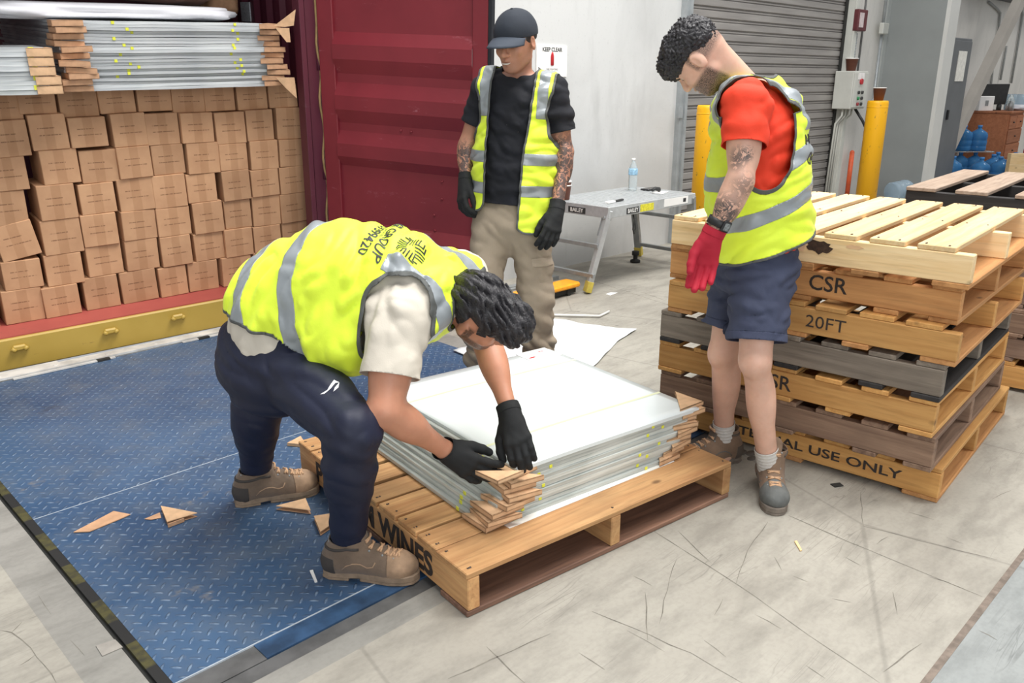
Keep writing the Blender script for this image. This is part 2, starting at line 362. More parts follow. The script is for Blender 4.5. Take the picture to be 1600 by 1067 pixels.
# conduit with junction box left of the column, and joint line
conduit([(11.58, 4.79, 3.42), (11.58, 4.79, 2.25)], .018, 'grey conduit above the junction box, left of steel column', galv)
conduit([(11.58, 4.79, 2.15), (11.58, 4.79, .0)], .018, 'grey conduit below the junction box, left of steel column', galv)
q = (11.58, 0, 2.18); tag(MB().box(q[0]-.09, q[0]+.09, 4.74, 4.80, q[2]-.07, q[2]+.07, .01).build('junction_box', cream), 'small square junction box on conduit beside the steel column', 'junction box')
conduit([(11.12, 4.85, 3.42), (11.12, 4.85, 1.5)], .013, 'dark conduit rising above the control box', flat('dark_conduit', srgb(105, 105, 105), .5))
# control box
cb = empty('control_box', (11.1, 4.7, 1.15)); tag(cb, 'grey shutter control box with push buttons on wall beside shutter', 'control box')
tl, br = atY(1322, 113, 4.60), atY(1362, 174, 4.60)
x0, x1, z0, z1 = 10.50, 10.92, 1.19, 1.645
sub(MB().box(x0, x1, 4.62, 4.86, z0, z1, .008), 'body', cream, cb)
sub(MB().box(x0+.02, x1-.02, 4.605, 4.622, z0+.02, z1-.02, .004), 'cover', cream, cb)
for k, (dx, dz, c, r) in enumerate([(.19, .33, (.5, .02, .03), .035), (.15, .20, (.03, .03, .03), .02), (.25, .20, (.03, .03, .03), .02), (.15, .13, (.02, .25, .08), .02), (.25, .13, (.03, .03, .03), .02), (.15, .06, (.3, .02, .03), .02), (.25, .06, (.03, .03, .03), .02)]):
    sub(MB().cyl((x0+dx, 4.606, z0+dz), (x0+dx, 4.585, z0+dz), r), 'push_button', flat('button_%d' % k, c, .4), cb)
sub(MB().box(x0+.1, x0+.27, 4.60, 4.606, z1-.1, z1-.02), 'rating_plate', flat('white_plate', srgb(235, 232, 230), .5), cb)
for k in range(4):
    xx = x0+.06+.09*k
    sub(MB().tube([(xx, 4.74, z0), (xx, 4.74, z0-.08), (xx-.05*k/2-.03, 4.80, z0-.18), (xx-.05*k/2-.05, 4.82, .02)], .013), 'conduit', cream, cb)
sub(MB().tube([(x0+.33, 4.7, z0), (x0+.37, 4.6, z0-.15), (x0+.42, 4.5, z0-.35)], .018), 'cable', flat('black_cable', (.02, .02, .02), .5), cb)
def cup(loc, lab, r=.045, h=.1):
    o = MB().lathe([(r*.72, 0), (r, h), (r*1.06, h), (r*.95, h-.003), (r*.68, .004)], 20).build('paper_cup', [flat('brown_paper_cup', srgb(112, 66, 50), .6, 0, .08, 30)])
    o.location = loc; rim = MB().lathe([(r*1.03, h-.006), (r*1.08, h), (r*1.03, h+.004), (r*.98, h)], 20).build('rim', flat('white_paper', srgb(238, 236, 232), .6), o)
    return tag(o, lab, 'cup', 'brown paper cups')
cup((x0+.17, 4.74, z1), 'brown paper cup standing on top of the grey control box', .075, .15)
# alarm call point and conduits by the shutter
al = empty('alarm_unit', (10.9, 4.8, 2.3)); tag(al, 'dark red alarm unit on wall above the control box', 'alarm')
q = atY(1340, 33, 4.8)
sub(MB().box(q[0]-.16, q[0]+.1, 4.72, 4.86, q[2]-.12, q[2]+.13, .01), 'housing', flat('maroon_plastic', srgb(96, 44, 48), .45), al)
sub(MB().box(q[0]-.13, q[0]-.02, 4.712, 4.722, q[2]-.08, q[2]+.09), 'label', flat('pale_label', srgb(205, 190, 190), .5), al)
q2 = q[0]-.05
conduit([(q2-.06, 4.83, q[2]-.12), (q2-.09, 4.83, 1.3), (q2-.09, 4.83, .9)], .014, 'cream conduit running down from the maroon alarm unit', cream)
t = MB(); 
for k in range(26): t.sph((q2+.06+.008*(k % 2), 4.80, q[2]-.16-k*.032), .018, (1, 1, 1.3), 8)
tag(t.build('chain', galv), 'thin steel chain hanging beneath the maroon alarm unit', 'chain')
q = atY(1324, 262, 4.82); tag(MB().cyl((q[0], 4.78, -0.0), (q[0], 4.78, .62), .03).sph((q[0], 4.78, .62), .03).build('orange_pipe', flat('orange_plastic', srgb(214, 92, 50), .5)), 'orange plastic pipe standing on the floor beside the shutter guide', 'pipe')
# bollards
M_yel = NT('safety_yellow'); v = M_yel.coord('Object'); n = M_yel.noise(v, 14, 4); z = M_yel.noise(M_yel.mapping(v, (1, 1, .6)), 22, 5, .7)
M_yel.base(M_yel.mix(M_yel.ramp(z, [(.64, 0.), (.70, 1.)]), srgb(244, 180, 8), srgb(120, 100, 50))); M_yel.rough(.45); M_yel = M_yel.m
def bollard(x, y, r, h, lab):
    o = empty('bollard', (x, y, 0)); tag(o, lab, 'bollard', 'yellow safety bollards')
    MB().lathe([(r, .012), (r, h-.03), (r*.97, h-.008), (r*.9, h), (0, h)], 32).build('post', M_yel, o)
    MB().lathe([(r*1.4, 0), (r*1.4, .012), (0, .012)], 24).build('base_plate', M_yel, o)
    MB().lathe([(r*1.012, h-.075), (r*1.012, h-.066)], 32).build('cap_seam', M_yel, o); return o
bollard(6.62, 4.2, .098, 1.325, 'yellow bollard left of the man in red shirt, at shutter left side')
bollard(9.86, 4.02, .115, 1.315, 'yellow bollard with a brown paper cup on top, by control box')
cup((9.86, 4.02, 1.315), 'brown paper cup standing on top of the yellow bollard', .07, .14)
# sign on the wall
sg = empty('wall_sign', (5.03, 4.64, 1.69)); tag(sg, 'white sign with red symbol on wall behind man in cap', 'sign')
wm = flat('sign_white', srgb(244, 243, 240), .4, var=.02); bk = flat('print_black', (.03, .03, .03), .6); rd = flat('print_red', srgb(190, 40, 48), .5)
x0, x1, z0, z1 = 4.86, 5.21, 1.565, 1.80
sub(MB().box(x0, x1, 4.64, 4.648, z0, z1), 'panel', wm, sg)
cx = (x0+x1)/2
def on_wall(nm, s, size, x, z, m, parent, bold=0, sx=1.):
    o = lettering(nm, s, size, Matrix.Identity(4), m, parent, bold, sx)
    L = parent.matrix_basis; o.matrix_basis = L.inverted() @ frame((x, 4.6385, z), (1, 0, 0), (0, 0, 1)); return o
on_wall('writing', 'KEEP CLEAR', .042, cx, z1-.034, bk, sg, .001)
on_wall('writing', 'FIRE FIGHTING', .02, cx, z0+.055, bk, sg)
on_wall('writing', 'EQUIPMENT', .02, cx, z0+.027, bk, sg)
sub(MB().lathe([(.006, .05), (.006, .062), (.014, .045), (.018, .03), (.018, -.038), (.0, -.04)], 16, M=Matrix.Translation((cx, 4.637, (z0+z1)/2+.005)) @ Matrix.Diagonal((1, .12, 1, 1))), 'symbol', rd, sg)
# ---------------------------------------------------------------- dock leveller
def tread():
    t = NT('blue_tread_plate'); v = t.coord('Object'); S = 26.
    p = t.sep(t.mapping(v, (S, S, S), (0, 0, .785)))
    ix, iy = t.math('FLOOR', p[0]), t.math('FLOOR', p[1])
    fx, fy = t.math('SUBTRACT', t.math('FRACT', p[0]), .5), t.math('SUBTRACT', t.math('FRACT', p[1]), .5)
    par = t.math('MODULO', t.math('ABSOLUTE', t.math('ADD', ix, iy)), 2.)
    par = t.math('GREATER_THAN', par, .5)
    a = t.math('ADD', t.math('MULTIPLY', fx, t.math('SUBTRACT', 1., par)), t.math('MULTIPLY', fy, par))
    c_ = t.math('ADD', t.math('MULTIPLY', fy, t.math('SUBTRACT', 1., par)), t.math('MULTIPLY', fx, par))
    d = t.math('SQRT', t.math('ADD', t.math('POWER', t.math('DIVIDE', a, .46), 2.), t.math('POWER', t.math('DIVIDE', c_, .15), 2.)))
    h = t.ramp(d, [(.55, 1.), (1., 0.)])
    n1 = t.noise(v, 1.3, 5, .6, .4); n2 = t.noise(v, 7, 4); n3 = t.noise(v, 40, 3)
    c = t.mix(t.ramp(n1, [(.3, 0.), (.7, 1.)]), srgb(42, 72, 106), srgb(76, 104, 136))
    c = t.mix(t.math('MULTIPLY', t.ramp(n2, [(.45, 0.), (.72, 1.)]), .6), c, srgb(94, 106, 120))
    wear = t.math('MULTIPLY', h, t.ramp(n3, [(.40, .12), (.66, .75)]))
    c = t.mix(t.math('MULTIPLY', wear, .62), c, srgb(158, 178, 200))
    edge = t.math('MULTIPLY', t.ramp(d, [(.95, 0.), (1.1, 1.), (1.35, 0.)]), .35)
    c = t.mix(edge, c, srgb(26, 42, 66))
    sp = t.noise(t.mapping(v, (1, 1, 1), loc=(3, 1, 0)), 2.6, 5, .7)
    c = t.mix(t.math('MULTIPLY', t.ramp(sp, [(.62, 0.), (.70, 1.)]), .55), c, srgb(58, 62, 70))
    sp = t.noise(t.mapping(v, (1, 1, 1), loc=(9, 4, 0)), 3.2, 5, .7)
    c = t.mix(t.math('MULTIPLY', t.ramp(sp, [(.64, 0.), (.70, 1.)]), .4), c, srgb(150, 140, 124))
    t.base(c); t.rough(.42); t.set(Metallic=.1); t.bump(t.math('ADD', h, t.math('MULTIPLY', n3, .15)), .8, .004); return t.m
M_tread = tread(); M_blue = flat('blue_plate', srgb(48, 76, 108), .5, .1, .4, 9, .1)
lv = empty('dock_leveller', (1.84, 3.3, 0)); tag(lv, 'large blue tread plate dock leveller set into the concrete floor', 'dock leveller')
sub(MB().box(LX0, LX1+.05, LY0+.07, 3.148, -.02, 0), 'front_plate', M_tread, lv)
sub(MB().box(LX0, LX1+.05, 3.152, 4.86, -.02, 0), 'rear_plate', M_tread, lv)
sub(MB().box(LX0, LX1+.05, LY0+.066, LY0+.07, -.02, .001).box(LX0, LX1+.05, 3.148, 3.152, -.02, .0008), 'seam', flat('worn_seam', srgb(170, 178, 186), .5), lv)
sub(MB().box(LX0+.23, LX1+.05, LY0-.01, LY0+.066, -.02, -.001), 'front_strip', M_blue, lv)
sub(MB().box(LX0, LX0+.23, LY0-.01, LY0+.066, -.02, -.004).box(LX0-.045, LX1+.05, LY0-.075, LY0-.012, -.03, -.006), 'steel_edge', flat('dull_steel', srgb(98, 98, 98), .5, .3, .2, 12), lv)
t = NT('hazard_edge'); v = t.sep(t.coord('Object')); 
k = t.math('FRACT', t.math('MULTIPLY', t.math('ADD', v[1], v[2]), 3.6)); nn = t.noise(t.coord('Object'), 30, 4)
t.base(t.mix(t.math('MULTIPLY', t.ramp(k, [(.48, 0.), (.5, 1.)]), t.ramp(nn, [(.35, .3), (.6, 1.)])), (.012, .012, .012), srgb(74, 70, 36))); t.rough(.7)
sub(MB().box(LX0-.03, LX0+.003, LY0-.03, LY1, -.25, -.001), 'hazard_side', t.m, lv)
M_wht = flat('worn_white_paint', srgb(205, 203, 198), .5, .1, .22, 9, .2)
hl = MB().box(LX0-.2, LX1+.03, 4.868, 4.952, .004, .016)
for k in range(9): hl.cyl((LX0+.05+.28*k, 4.91, .012), (LX0+.05+.28*k, 4.91, .018), .012, mi=1)
sub(hl, 'lip_hinge', [M_wht, dk], lv)
sub(MB().box(.98, 1.28, 4.952, 4.99, .0, .014).box(LX0-.2, LX1+.03, 4.955, 5.0, -.1, -.02), 'lip', M_wht, lv)
sub(MB().box(1.02, 1.55, 4.838, 4.856, .002, .010).box(1.95, 2.9, 4.838, 4.856, .002, .010), 'weld_strip', M_wht, lv)
for k in range(4): sub(MB().box(.85+.6*k, .92+.6*k, 4.835, 4.862, .0, .012), 'lug', dk, lv)
tag(MB().box(-1, 5, 4.99, 5.4, -1.2, -1.1).build('trim_5', dk), kind='structure')
tag(MB().box(-.5, 4.2, 4.99, 5.0, -1.2, -.05).build('trim_6', dk), kind='structure')
# ================================================================ SHIPPING CONTAINER (leans a few degrees: the truck stands on a sloping dock approach)
ca = nrm(ray(2480, 72)); cc = -nrm(ray(721, 3800)); cb_ = nrm(np.cross(cc, ca)); cc = nrm(np.cross(ca, cb_))
cO = atY(340, 503, 5.02)
MC = Matrix.Identity(4)
for k in range(3): MC[k][0] = ca[k]; MC[k][1] = cb_[k]; MC[k][2] = cc[k]; MC[k][3] = cO[k]
MCi = MC.inverted()
def cpt(px, py, b=0.):
    d = ray(px, py); t = ((cO+cb_*b-CO)@cb_)/(d@cb_); q = CO+d*t-cO; return np.array([q@ca, b, q@cc])
def painted(name, c1, c2, wear, rough=.45, amt=.5):
    t = NT(name); v = t.coord('Object'); a = t.noise(v, 1.6, 5, .6); s = t.noise(t.mapping(v, (2, 2, 9)), 1.8, 6, .7, .6); f = t.noise(v, 30, 4, .7)
    c = t.mix(t.ramp(a, [(.3, 0.), (.7, 1.)]), c1, c2)
    k = t.math('MULTIPLY', t.ramp(s, [(.62, 0.), (.72, 1.)]), t.ramp(f, [(.45, 0.), (.6, 1.)]))
    t.base(t.mix(t.math('MULTIPLY', k, amt), c, wear)); t.rough(rough); t.bump(f, .05, .002); return t.m
M_red = painted('maroon_container_paint', srgb(118, 34, 44), srgb(138, 44, 54), srgb(190, 130, 140))
M_redd = painted('dark_maroon_paint', srgb(86, 36, 52), srgb(100, 42, 56), srgb(120, 90, 100))
M_floorr = painted('red_oxide_floor', srgb(158, 72, 66), srgb(176, 88, 78), srgb(110, 80, 70), .6, .7)
M_sill = painted('yellow_sill_paint', srgb(176, 146, 62), srgb(190, 160, 78), srgb(96, 72, 40), .5, .9)
M_gas = flat('yellowed_gasket', srgb(150, 124, 80), .7, 0, .25, 14)
ct = empty('shipping_container', mat4=MC); tag(ct, 'open maroon shipping container backed onto the loading dock', 'container')
AL, AR = -1.62, .82            # outer faces
MB().box(AL, AR-.02, .0, .30, -.04, .145, .008).build('door_sill', M_sill, ct)
MB().box(AL+.06, AR-.09, .02, .30, .143, .152).build('threshold_plate', M_floorr, ct)
MB().box(AL+.06, AR-.05, .30, 3.2, .02, .150).build('floor_panel', M_floorr, ct)
for px, py in ((30, 543), (172, 517), (277, 495)):
    q = cpt(px, py); MB().box(q[0]-.035, q[0]+.035, -.022, .0, q[2]-.014, q[2]+.02, .008).cyl((q[0]-.04, -.014, q[2]+.005), (q[0]-.022, -.02, q[2]-.012), .012).cyl((q[0]+.04, -.014, q[2]+.005), (q[0]+.022, -.02, q[2]-.012), .012).build('cam_keeper', M_sill, ct)
post = MB(); 
a0 = cpt(474, 100)[0]; a1 = cpt(491, 100)[0]
post.box(a0-.005, a0+.03, 0., .10, .1, 2.7, .004).box(a0+.03, a1, .035, .10, .1, 2.7).box(a1-.03, a1+.16, 0.03, .12, -.04, 2.7).build('corner_post', M_redd, ct)
MB().box(AL-.16, AL+.02, 0, .12, -.04, 2.7, .006).build('corner_post', M_redd, ct)
# corrugated side walls
def corr(x, sgn, name):
    b = bmesh.new(); pts = []; y = .1
    while y < 3.2:
        pts += [(y, 0), (y+.07, 0), (y+.105, .03), (y+.175, .03)]; y += .21
    lo = [b.verts.new((x+sgn*d, yy, .1)) for yy, d in pts]; hi = [b.verts.new((x+sgn*d, yy, 2.6)) for yy, d in pts]
    for k in range(len(pts)-1): b.faces.new((lo[k], lo[k+1], hi[k+1], hi[k]))
    me = bpy.data.meshes.new(name); b.to_mesh(me); b.free(); o = link(name, me, M_redd, ct); s = o.modifiers.new('s', 'SOLIDIFY'); s.thickness = .004; return o
corr(a1+.03, 1, 'side_wall'); corr(AL-.02, -1, 'side_wall')
MB().box(AL-.1, a1+.16, .05, 3.2, 2.6, 2.66).build('roof_panel', M_redd, ct)
MB().box(AL-.1, a1+.16, 3.2, 3.25, 0, 2.66).build('end_wall', M_redd, ct)
MB().box(AL-.1, a1+.16, .0, .12, 2.45, 2.70).build('door_header', M_redd, ct)
q = cpt(405, -10, 1.0); 
# wavy rubber seal along the post
gp = [cpt(490+.0605*y+(2.2*sin(y*.07) if y > 40 else 0), y) for y in range(-60, 420, 14)]
MB().tube([(g[0]+.004, -.012, g[2]) for g in gp], .008, 8).build('door_seal', M_gas, ct)
# the open door leaf: own axes inside the container frame
hx = cpt(500, 100)[0]; dd = -nrm(ray(-2320, -40)); dl = np.array([dd@ca, dd@cb_, 0]); dl = nrm(dl)
dn = np.array([-dl[1]*-1, -dl[0], 0]); dn = np.array([dl[1], -dl[0], 0])      # towards the camera side
DM = Matrix.Identity(4)
for k in range(3): DM[k][0] = dl[k]; DM[k][1] = -dn[k]; DM[k][2] = (0, 0, 1)[k]; DM[k][3] = (hx, -.02, .02)[k]
DW, DH = 1.19, 2.35
def dcoord(px, py):
    """pixel to (along, height) on the door face"""
    o = cO+ca*hx-cb_*.02+cc*.02; u = ca*dl[0]+cb_*dl[1]; n = np.cross(u, cc); d = ray(px, py); t = ((o-CO)@n)/(d@n); q = CO+d*t-o; return q@u, q@cc
door = empty('door'); door.parent = ct; door.matrix_basis = DM
u0 = dcoord(530, 200)[0]; u1 = dcoord(741, 100)[0]
prof = [(0.0, 0.03)]
# ribs: each groove has a lit upper slope, flat bottom and shaded underside
ribs = []
for (ya, yb, yc, yd) in ((48, 68, 90, 112), (128, 149, 170, 190), (205, 225, 244, 258)):
    ribs.append([dcoord(600, y)[1] for y in (ya+4, yb+4, yc+5, yd+6)])
zz = [(-.2, 0)]
pts = [(DH, .0)]
for r in ribs: pts += [(r[0], 0.), (r[1], -.032), (r[2], -.032), (r[3], .0)]
zb = dcoord(600, 351)[1]; pts += [(zb, 0.), (zb-.075, -.032), (zb-.15, -.032), (zb-.2, 0.), (.1, 0.)]
hi_ = ribs[0][0]+.33; pts = [(DH, 0.), (hi_+.3, 0.), (hi_+.24, -.032), (hi_+.1, -.032), (hi_+.05, 0.)]+pts[1:]
b = bmesh.new(); A = [b.verts.new((u0, d, z)) for z, d in pts]; B_ = [b.verts.new((u1, d, z)) for z, d in pts]
for k in range(len(pts)-1): b.faces.new((A[k], B_[k], B_[k+1], A[k+1]))
me = bpy.data.meshes.new('door_panel'); b.to_mesh(me); b.free(); o = link('panel', me, M_red, door); s = o.modifiers.new('s', 'SOLIDIFY'); s.thickness = .004; s.offset = 0
fr = MB().box(0, u0+.004, -.022, .03, 0, DH, .004).box(u1-.004, DW, -.022, .03, 0, DH, .004).box(u0, u1, -.02, .03, 0, .1, .004).box(u0, u1, -.02, .03, DH-.1, DH, .004).build('leaf_frame', M_red, door)
MB().box(DW, DW+.022, -.02, .03, .0, DH, .004).box(DW+.022, DW+.03, -.03, .0, .0, DH).build('edge_gasket', flat('black_rubber_gasket', (.012, .014, .02), .5), door)
for px, py in ((627, 204), (643, 206), (723, 212), (691, 284), (691, 311), (679, 336), (680, 360)):
    u, z = dcoord(px, py); MB().sph((u, -.004, z), .009, (1, .8, 1), 10).build('bolt_head', M_red, door)
for z in (.25, .9, 1.6, 2.2): MB().cyl((-.02, .0, z-.07), (-.02, .0, z+.07), .016).box(-.02, .06, -.01, .012, z-.05, z+.05).build('hinge', M_redd, door)
# ---------------------------------------------------------------- cartons
def carton_mat():
    t = NT('carton_board'); g = t.coord('Generated'); r = t.rnd(); p = t.sep(g)
    v = t.coord('Object'); off = t.comb(t.math('MULTIPLY', r, 9.), 0., t.math('MULTIPLY', r, 5.))
    ad = t.n('ShaderNodeVectorMath', operation='ADD'); t.l(v, ad.inputs[0]); t.l(off, ad.inputs[1])
    n = t.noise(ad.outputs[0], 7, 4); fl = t.noise(t.mapping(ad.outputs[0], (30, 30, 2)), 1, 3)
    c = t.mix(t.ramp(n, [(.3, 0.), (.7, 1.)]), srgb(184, 140, 104), srgb(200, 156, 118))
    tape = t.ramp(t.math('ABSOLUTE', t.math('SUBTRACT', p[0], .5)), [(.12, 1.), (.14, 0.)])
    c = t.mix(t.math('MULTIPLY', tape, .30), c, srgb(150, 104, 66))
    def line(z, x0, x1):
        a = t.ramp(t.math('ABSOLUTE', t.math('SUBTRACT', p[2], z)), [(.012, 1.), (.02, 0.)])
        b = t.math('MULTIPLY', t.math('GREATER_THAN', p[0], x0), t.math('LESS_THAN', p[0], x1)); return t.math('MULTIPLY', a, b)
    br = t.ramp(t.noise(t.mapping(ad.outputs[0], (120, 120, 20)), 1, 1), [(.38, .2), (.5, 1.)])
    front = t.math('LESS_THAN', p[1], .02)
    k = t.math('MULTIPLY', t.math('MULTIPLY', t.math('ADD', line(.62, .2, .66), line(.42, .2, .85)), br), front)
    c = t.mix(t.math('MULTIPLY', k, .7), c, srgb(110, 72, 48))
    hs = t.n('ShaderNodeHueSaturation'); t.l(c, hs.inputs['Color']); t.l(t.math('ADD', t.math('MULTIPLY', r, .22), .87), hs.inputs['Value'])
    t.base(hs.outputs[0]); t.rough(.78); t.bump(fl, .12, .002); return t.m
M_carton = carton_mat()
M_tapeshine = flat('clear_tape', srgb(188, 150, 118), .15)
rows = [
 [(-60, 92, 420, 600), (85, 280, 420, 588), (290, 490, 420, 578), (492, 678, 420, 578), (684, 860, 420, 570), (857, 1022, 420, 560), (1020, 1175, 420, 555), (1185, 1338, 420, 550), (1345, 1488, 420, 545)],
 [(-40, 148, 600, 778), (152, 342, 570, 765), (348, 540, 585, 757), (562, 738, 565, 742), (725, 898, 565, 724), (905, 1070, 563, 722), (1078, 1230, 560, 718), (1232, 1370, 548, 708), (1382, 1518, 535, 692)],
 [(-50, 140, 785, 955), (205, 398, 745, 916), (400, 590, 748, 910), (590, 762, 732, 894), (760, 925, 722, 884), (935, 1100, 712, 876), (1097, 1240, 718, 858), (1252, 1392, 702, 852), (1396, 1523, 696, 837)],
 [(-60, 136, 955, 1130), (190, 384, 922, 1092), (398, 582, 915, 1074), (592, 772, 888, 1052), (765, 934, 873, 1032), (935, 1084, 868, 1020), (1114, 1254, 850, 1002), (1258, 1398, 846, 990), (1400, 1532, 832, 968)],
 [(-5, 205, 1120, 1312), (208, 412, 1085, 1264), (410, 592, 1068, 1240), (608, 785, 1052, 1202), (784, 955, 1036, 1182), (968, 1120, 1008, 1166), (1122, 1258, 998, 1146), (1262, 1402, 978, 1132), (1404, 1538, 966, 1108)],
 [(10, 214, 1300, 1452), (226, 418, 1268, 1434), (432, 616, 1224, 1378), (626, 795, 1196, 1354), (806, 962, 1178, 1332), (972, 1124, 1162, 1306), (1124, 1268, 1142, 1284), (1270, 1408, 1128, 1260), (1410, 1540, 1108, 1240)],
 [(-200, -12, 1460, 1650), (12, 222, 1445, 1628), (216, 405, 1428, 1590), (420, 598, 1380, 1544), (606, 790, 1350, 1518), (796, 940, 1332, 1478), (940, 1092, 1305, 1455), (1108, 1262, 1282, 1420), (1268, 1402, 1256, 1402), (1408, 1542, 1238, 1380)],
]
ordn = ['top', 'second', 'third', 'fourth', 'fifth', 'sixth', 'bottom']
nth = ['first', 'second', 'third', 'fourth', 'fifth', 'sixth', 'seventh', 'eighth', 'ninth', 'tenth']
carr = []
for ri, row in enumerate(rows):
    zs = []
    for ci, (xl, xr, yt, yb) in enumerate(row):
        xl, xr, yt, yb = xl/3.2, xr/3.2, yt/3.2, yb/3.2
        bb = .215+.02*random.random() + (.03 if ri == 0 else 0)
        cl, cr = cpt(xl, (yt+yb)/2, bb), cpt(xr, (yt+yb)/2, bb)
        ct_, cb2 = cpt((xl+xr)/2, yt, bb), cpt((xl+xr)/2, yb, bb)
        if ri == 0: ct_[2] = cb2[2]+.185
        wd, hd = cr[0]-cl[0]-.004, ct_[2]-cb2[2]-.003
        carr.append([ri, ci, (cl[0]+cr[0])/2, bb, cb2[2]+.0015, wd, hd])
# even the supports out a little so that each carton sits on the row below
def box_at(ri, x):
    best = None
    for c in carr:
        if c[0] == ri and abs(c[2]-x) < c[5]*.75 and (best is None or abs(c[2]-x) < abs(best[2]-x)): best = c
    return best
for c in sorted(carr, key=lambda c: -c[0]):
    if c[0] == 6: base = .1525
    else:
        b_ = box_at(c[0]+1, c[2]); base = (b_[4]+b_[6]) if b_ else c[4]
        l = [q for q in carr if q[0] == c[0]+1 and abs(q[2]-c[2]) < (q[5]+c[5])/2-.02]
        if l: base = max(q[4]+q[6] for q in l)
    top = c[4]+c[6]; c[4] = base+.001; c[6] = max(.14, min(.205, top-c[4])) if c[0] else max(.14, 1.452-c[4])
for (ri, ci, x, bb, z, wd, hd) in carr:
    m = MB(); wd = max(.17, wd); dep = .30
    m.box(-wd/2, wd/2, 0, dep, 0, hd, .003)
    o = m.build('carton', M_carton); tilt = random.uniform(-.02, .02); 
    if ri == 4 and ci == 0: tilt = -.15
    yaw = random.uniform(-.03, .05)
    if ri == 4 and ci == 0: z += .012
    o.matrix_world = MC @ Matrix.Translation((x, bb, z)) @ Matrix.Rotation(tilt, 4, 'Y') @ Matrix.Rotation(yaw, 4, 'Z')
    if (ri, ci) == (4, 0): lab = 'brown carton twisted and tilted at the left edge of the wall of cartons'
    else:
        rr = {'top': 'top row directly under the stacked panels', 'bottom': 'bottom row on the red container floor'}.get(ordn[ri], ordn[ri]+' row from the top')
        lab = 'brown carton in %s, %s from the left' % (rr, nth[ci])
    tag(o, lab, 'carton', 'brown cartons stacked in the container')
# ---------------------------------------------------------------- stacked panels in the container
def frosted(name, c1, c2, rough=.25, tr=.0, coat=.5):
    t = NT(name); v = t.coord('Object'); r = t.rnd(); n = t.noise(t.mapping(v, (2.5, 2.5, 40)), 1.5, 3); n2 = t.noise(v, 2.2, 3)
    c = t.mix(t.ramp(n, [(.35, 0.), (.65, 1.)]), c1, c2)
    hs = t.n('ShaderNodeHueSaturation'); t.l(c, hs.inputs['Color']); t.l(t.math('ADD', t.math('MULTIPLY', r, .35), .78), hs.inputs['Value'])
    t.base(hs.outputs[0]); t.rough(rough); t.set(Coat_Weight=coat, Coat_Roughness=.12, Transmission_Weight=tr, IOR=1.3); t.bump(n2, .25, .01); return t.m
M_panel = frosted('wrapped_clear_panel', srgb(182, 187, 190), srgb(212, 215, 216), .25, .12)
M_ytape = flat('yellow_tape', srgb(222, 224, 70), .5)
M_cardb = flat('corner_card', srgb(190, 148, 114), .8, 0, .12, 22, .2)
ORD = ['lowest', 'second from bottom', 'third from bottom', 'fourth from bottom', 'fifth from bottom', 'sixth from bottom', 'seventh from bottom', 'eighth from bottom', 'ninth from bottom', 'tenth from bottom', 'eleventh from bottom']
TOPN = ['topmost', 'second from top', 'third from top', 'fourth from top', 'fifth from top', 'sixth from top', 'seventh from top', 'eighth from top', 'ninth from top', 'tenth from top', 'eleventh from top']
M_cardb2 = flat('corner_card_pale', srgb(208, 170, 132), .8, 0, .12, 22, .2)
def protector(name, M, L=.13, th=.018, lab=None, group=None, mat=None, cat='corner protector', open_=True):
    """folded cardboard corner pocket: triangular, hollow between its two faces; corner at the origin, legs along +x and +y"""
    m = MB(); e = .003
    tri = [(-e, -e), (L, -e), (-e, L)]
    m.prism(tri, 0, .0035).prism(tri, th-.0035, th)
    m.box(-e, L, -e, -e+.003, 0, th).box(-e, -e+.003, -e, L, 0, th)
    o = m.build(name, mat or M_cardb); o.matrix_world = M
    return tag(o, lab, cat, group)
def wavy_panel(W_, D_, th, amp=.004, seed=0, nx=22, ny=14, drop=0.):
    def top(i, j, s):
        x, y = i/nx, j/ny
        z = amp*(noise.noise(Vector((x*3+seed*1.7, y*2.3, seed*.9)))*2)+drop*((2*x-1)**2)
        return Vector((x*W_, y*D_, z+(th if s else 0)))
    b = bmesh.new(); T = [[b.verts.new(top(i, j, 1)) for j in range(ny+1)] for i in range(nx+1)]; Bm = [[b.verts.new(top(i, j, 0)) for j in range(ny+1)] for i in range(nx+1)]
    for i in range(nx):
        for j in range(ny):
            for G, fl in ((T, 0), (Bm, 1)):
                f = [G[i][j], G[i+1][j], G[i+1][j+1], G[i][j+1]]; f = b.faces.new(f[::-1] if fl else f); f.smooth = True
    for i in range(nx):
        b.faces.new((Bm[i][0], Bm[i+1][0], T[i+1][0], T[i][0])); b.faces.new((T[i][ny], T[i+1][ny], Bm[i+1][ny], Bm[i][ny]))
    for j in range(ny):
        b.faces.new((T[0][j], T[0][j+1], Bm[0][j+1], Bm[0][j])); b.faces.new((Bm[nx][j], Bm[nx][j+1], T[nx][j+1], T[nx][j]))
    me = bpy.data.meshes.new('panel'); b.to_mesh(me); b.free(); return me
BZ = 1.455; FB = .07
A0, A1 = cpt(104, 100, FB)[0], cpt(432, 90, FB)[0]
ztop = cpt(250, 34, FB)[2]; N = 22; pth = (ztop-BZ)/N
prot = []
for k in range(N):
    me = wavy_panel(A1-A0, 1.7, pth-.0012, .0015, k); o = link('wrapped_sheet', me, M_panel); jx = random.uniform(-.012, .012); jy = random.uniform(-.012, .012)
    o.matrix_world = MC @ Matrix.Translation((A0+jx-.0012*k, FB+jy, BZ+k*pth+.001)) @ Matrix.Rotation(random.uniform(-.006, .006), 4, 'Z')
    tag(o, 'clear wrapped sheet in the tall pile inside the container, '+(ORD[k] if k < 11 else TOPN[N-1-k]), 'sheet', 'wrapped sheets in the tall pile in the container')
    if random.random() < .75:
        for xf in (.27+.05*sin(k*1.1)+random.uniform(-.03, .03), .80+random.uniform(-.025, .025)):
            xx = (A1-A0)*xf; MB().box(xx-.008, xx+.008, -.003, .0, -.0, pth*.95).build('tape_tab', M_ytape, o)
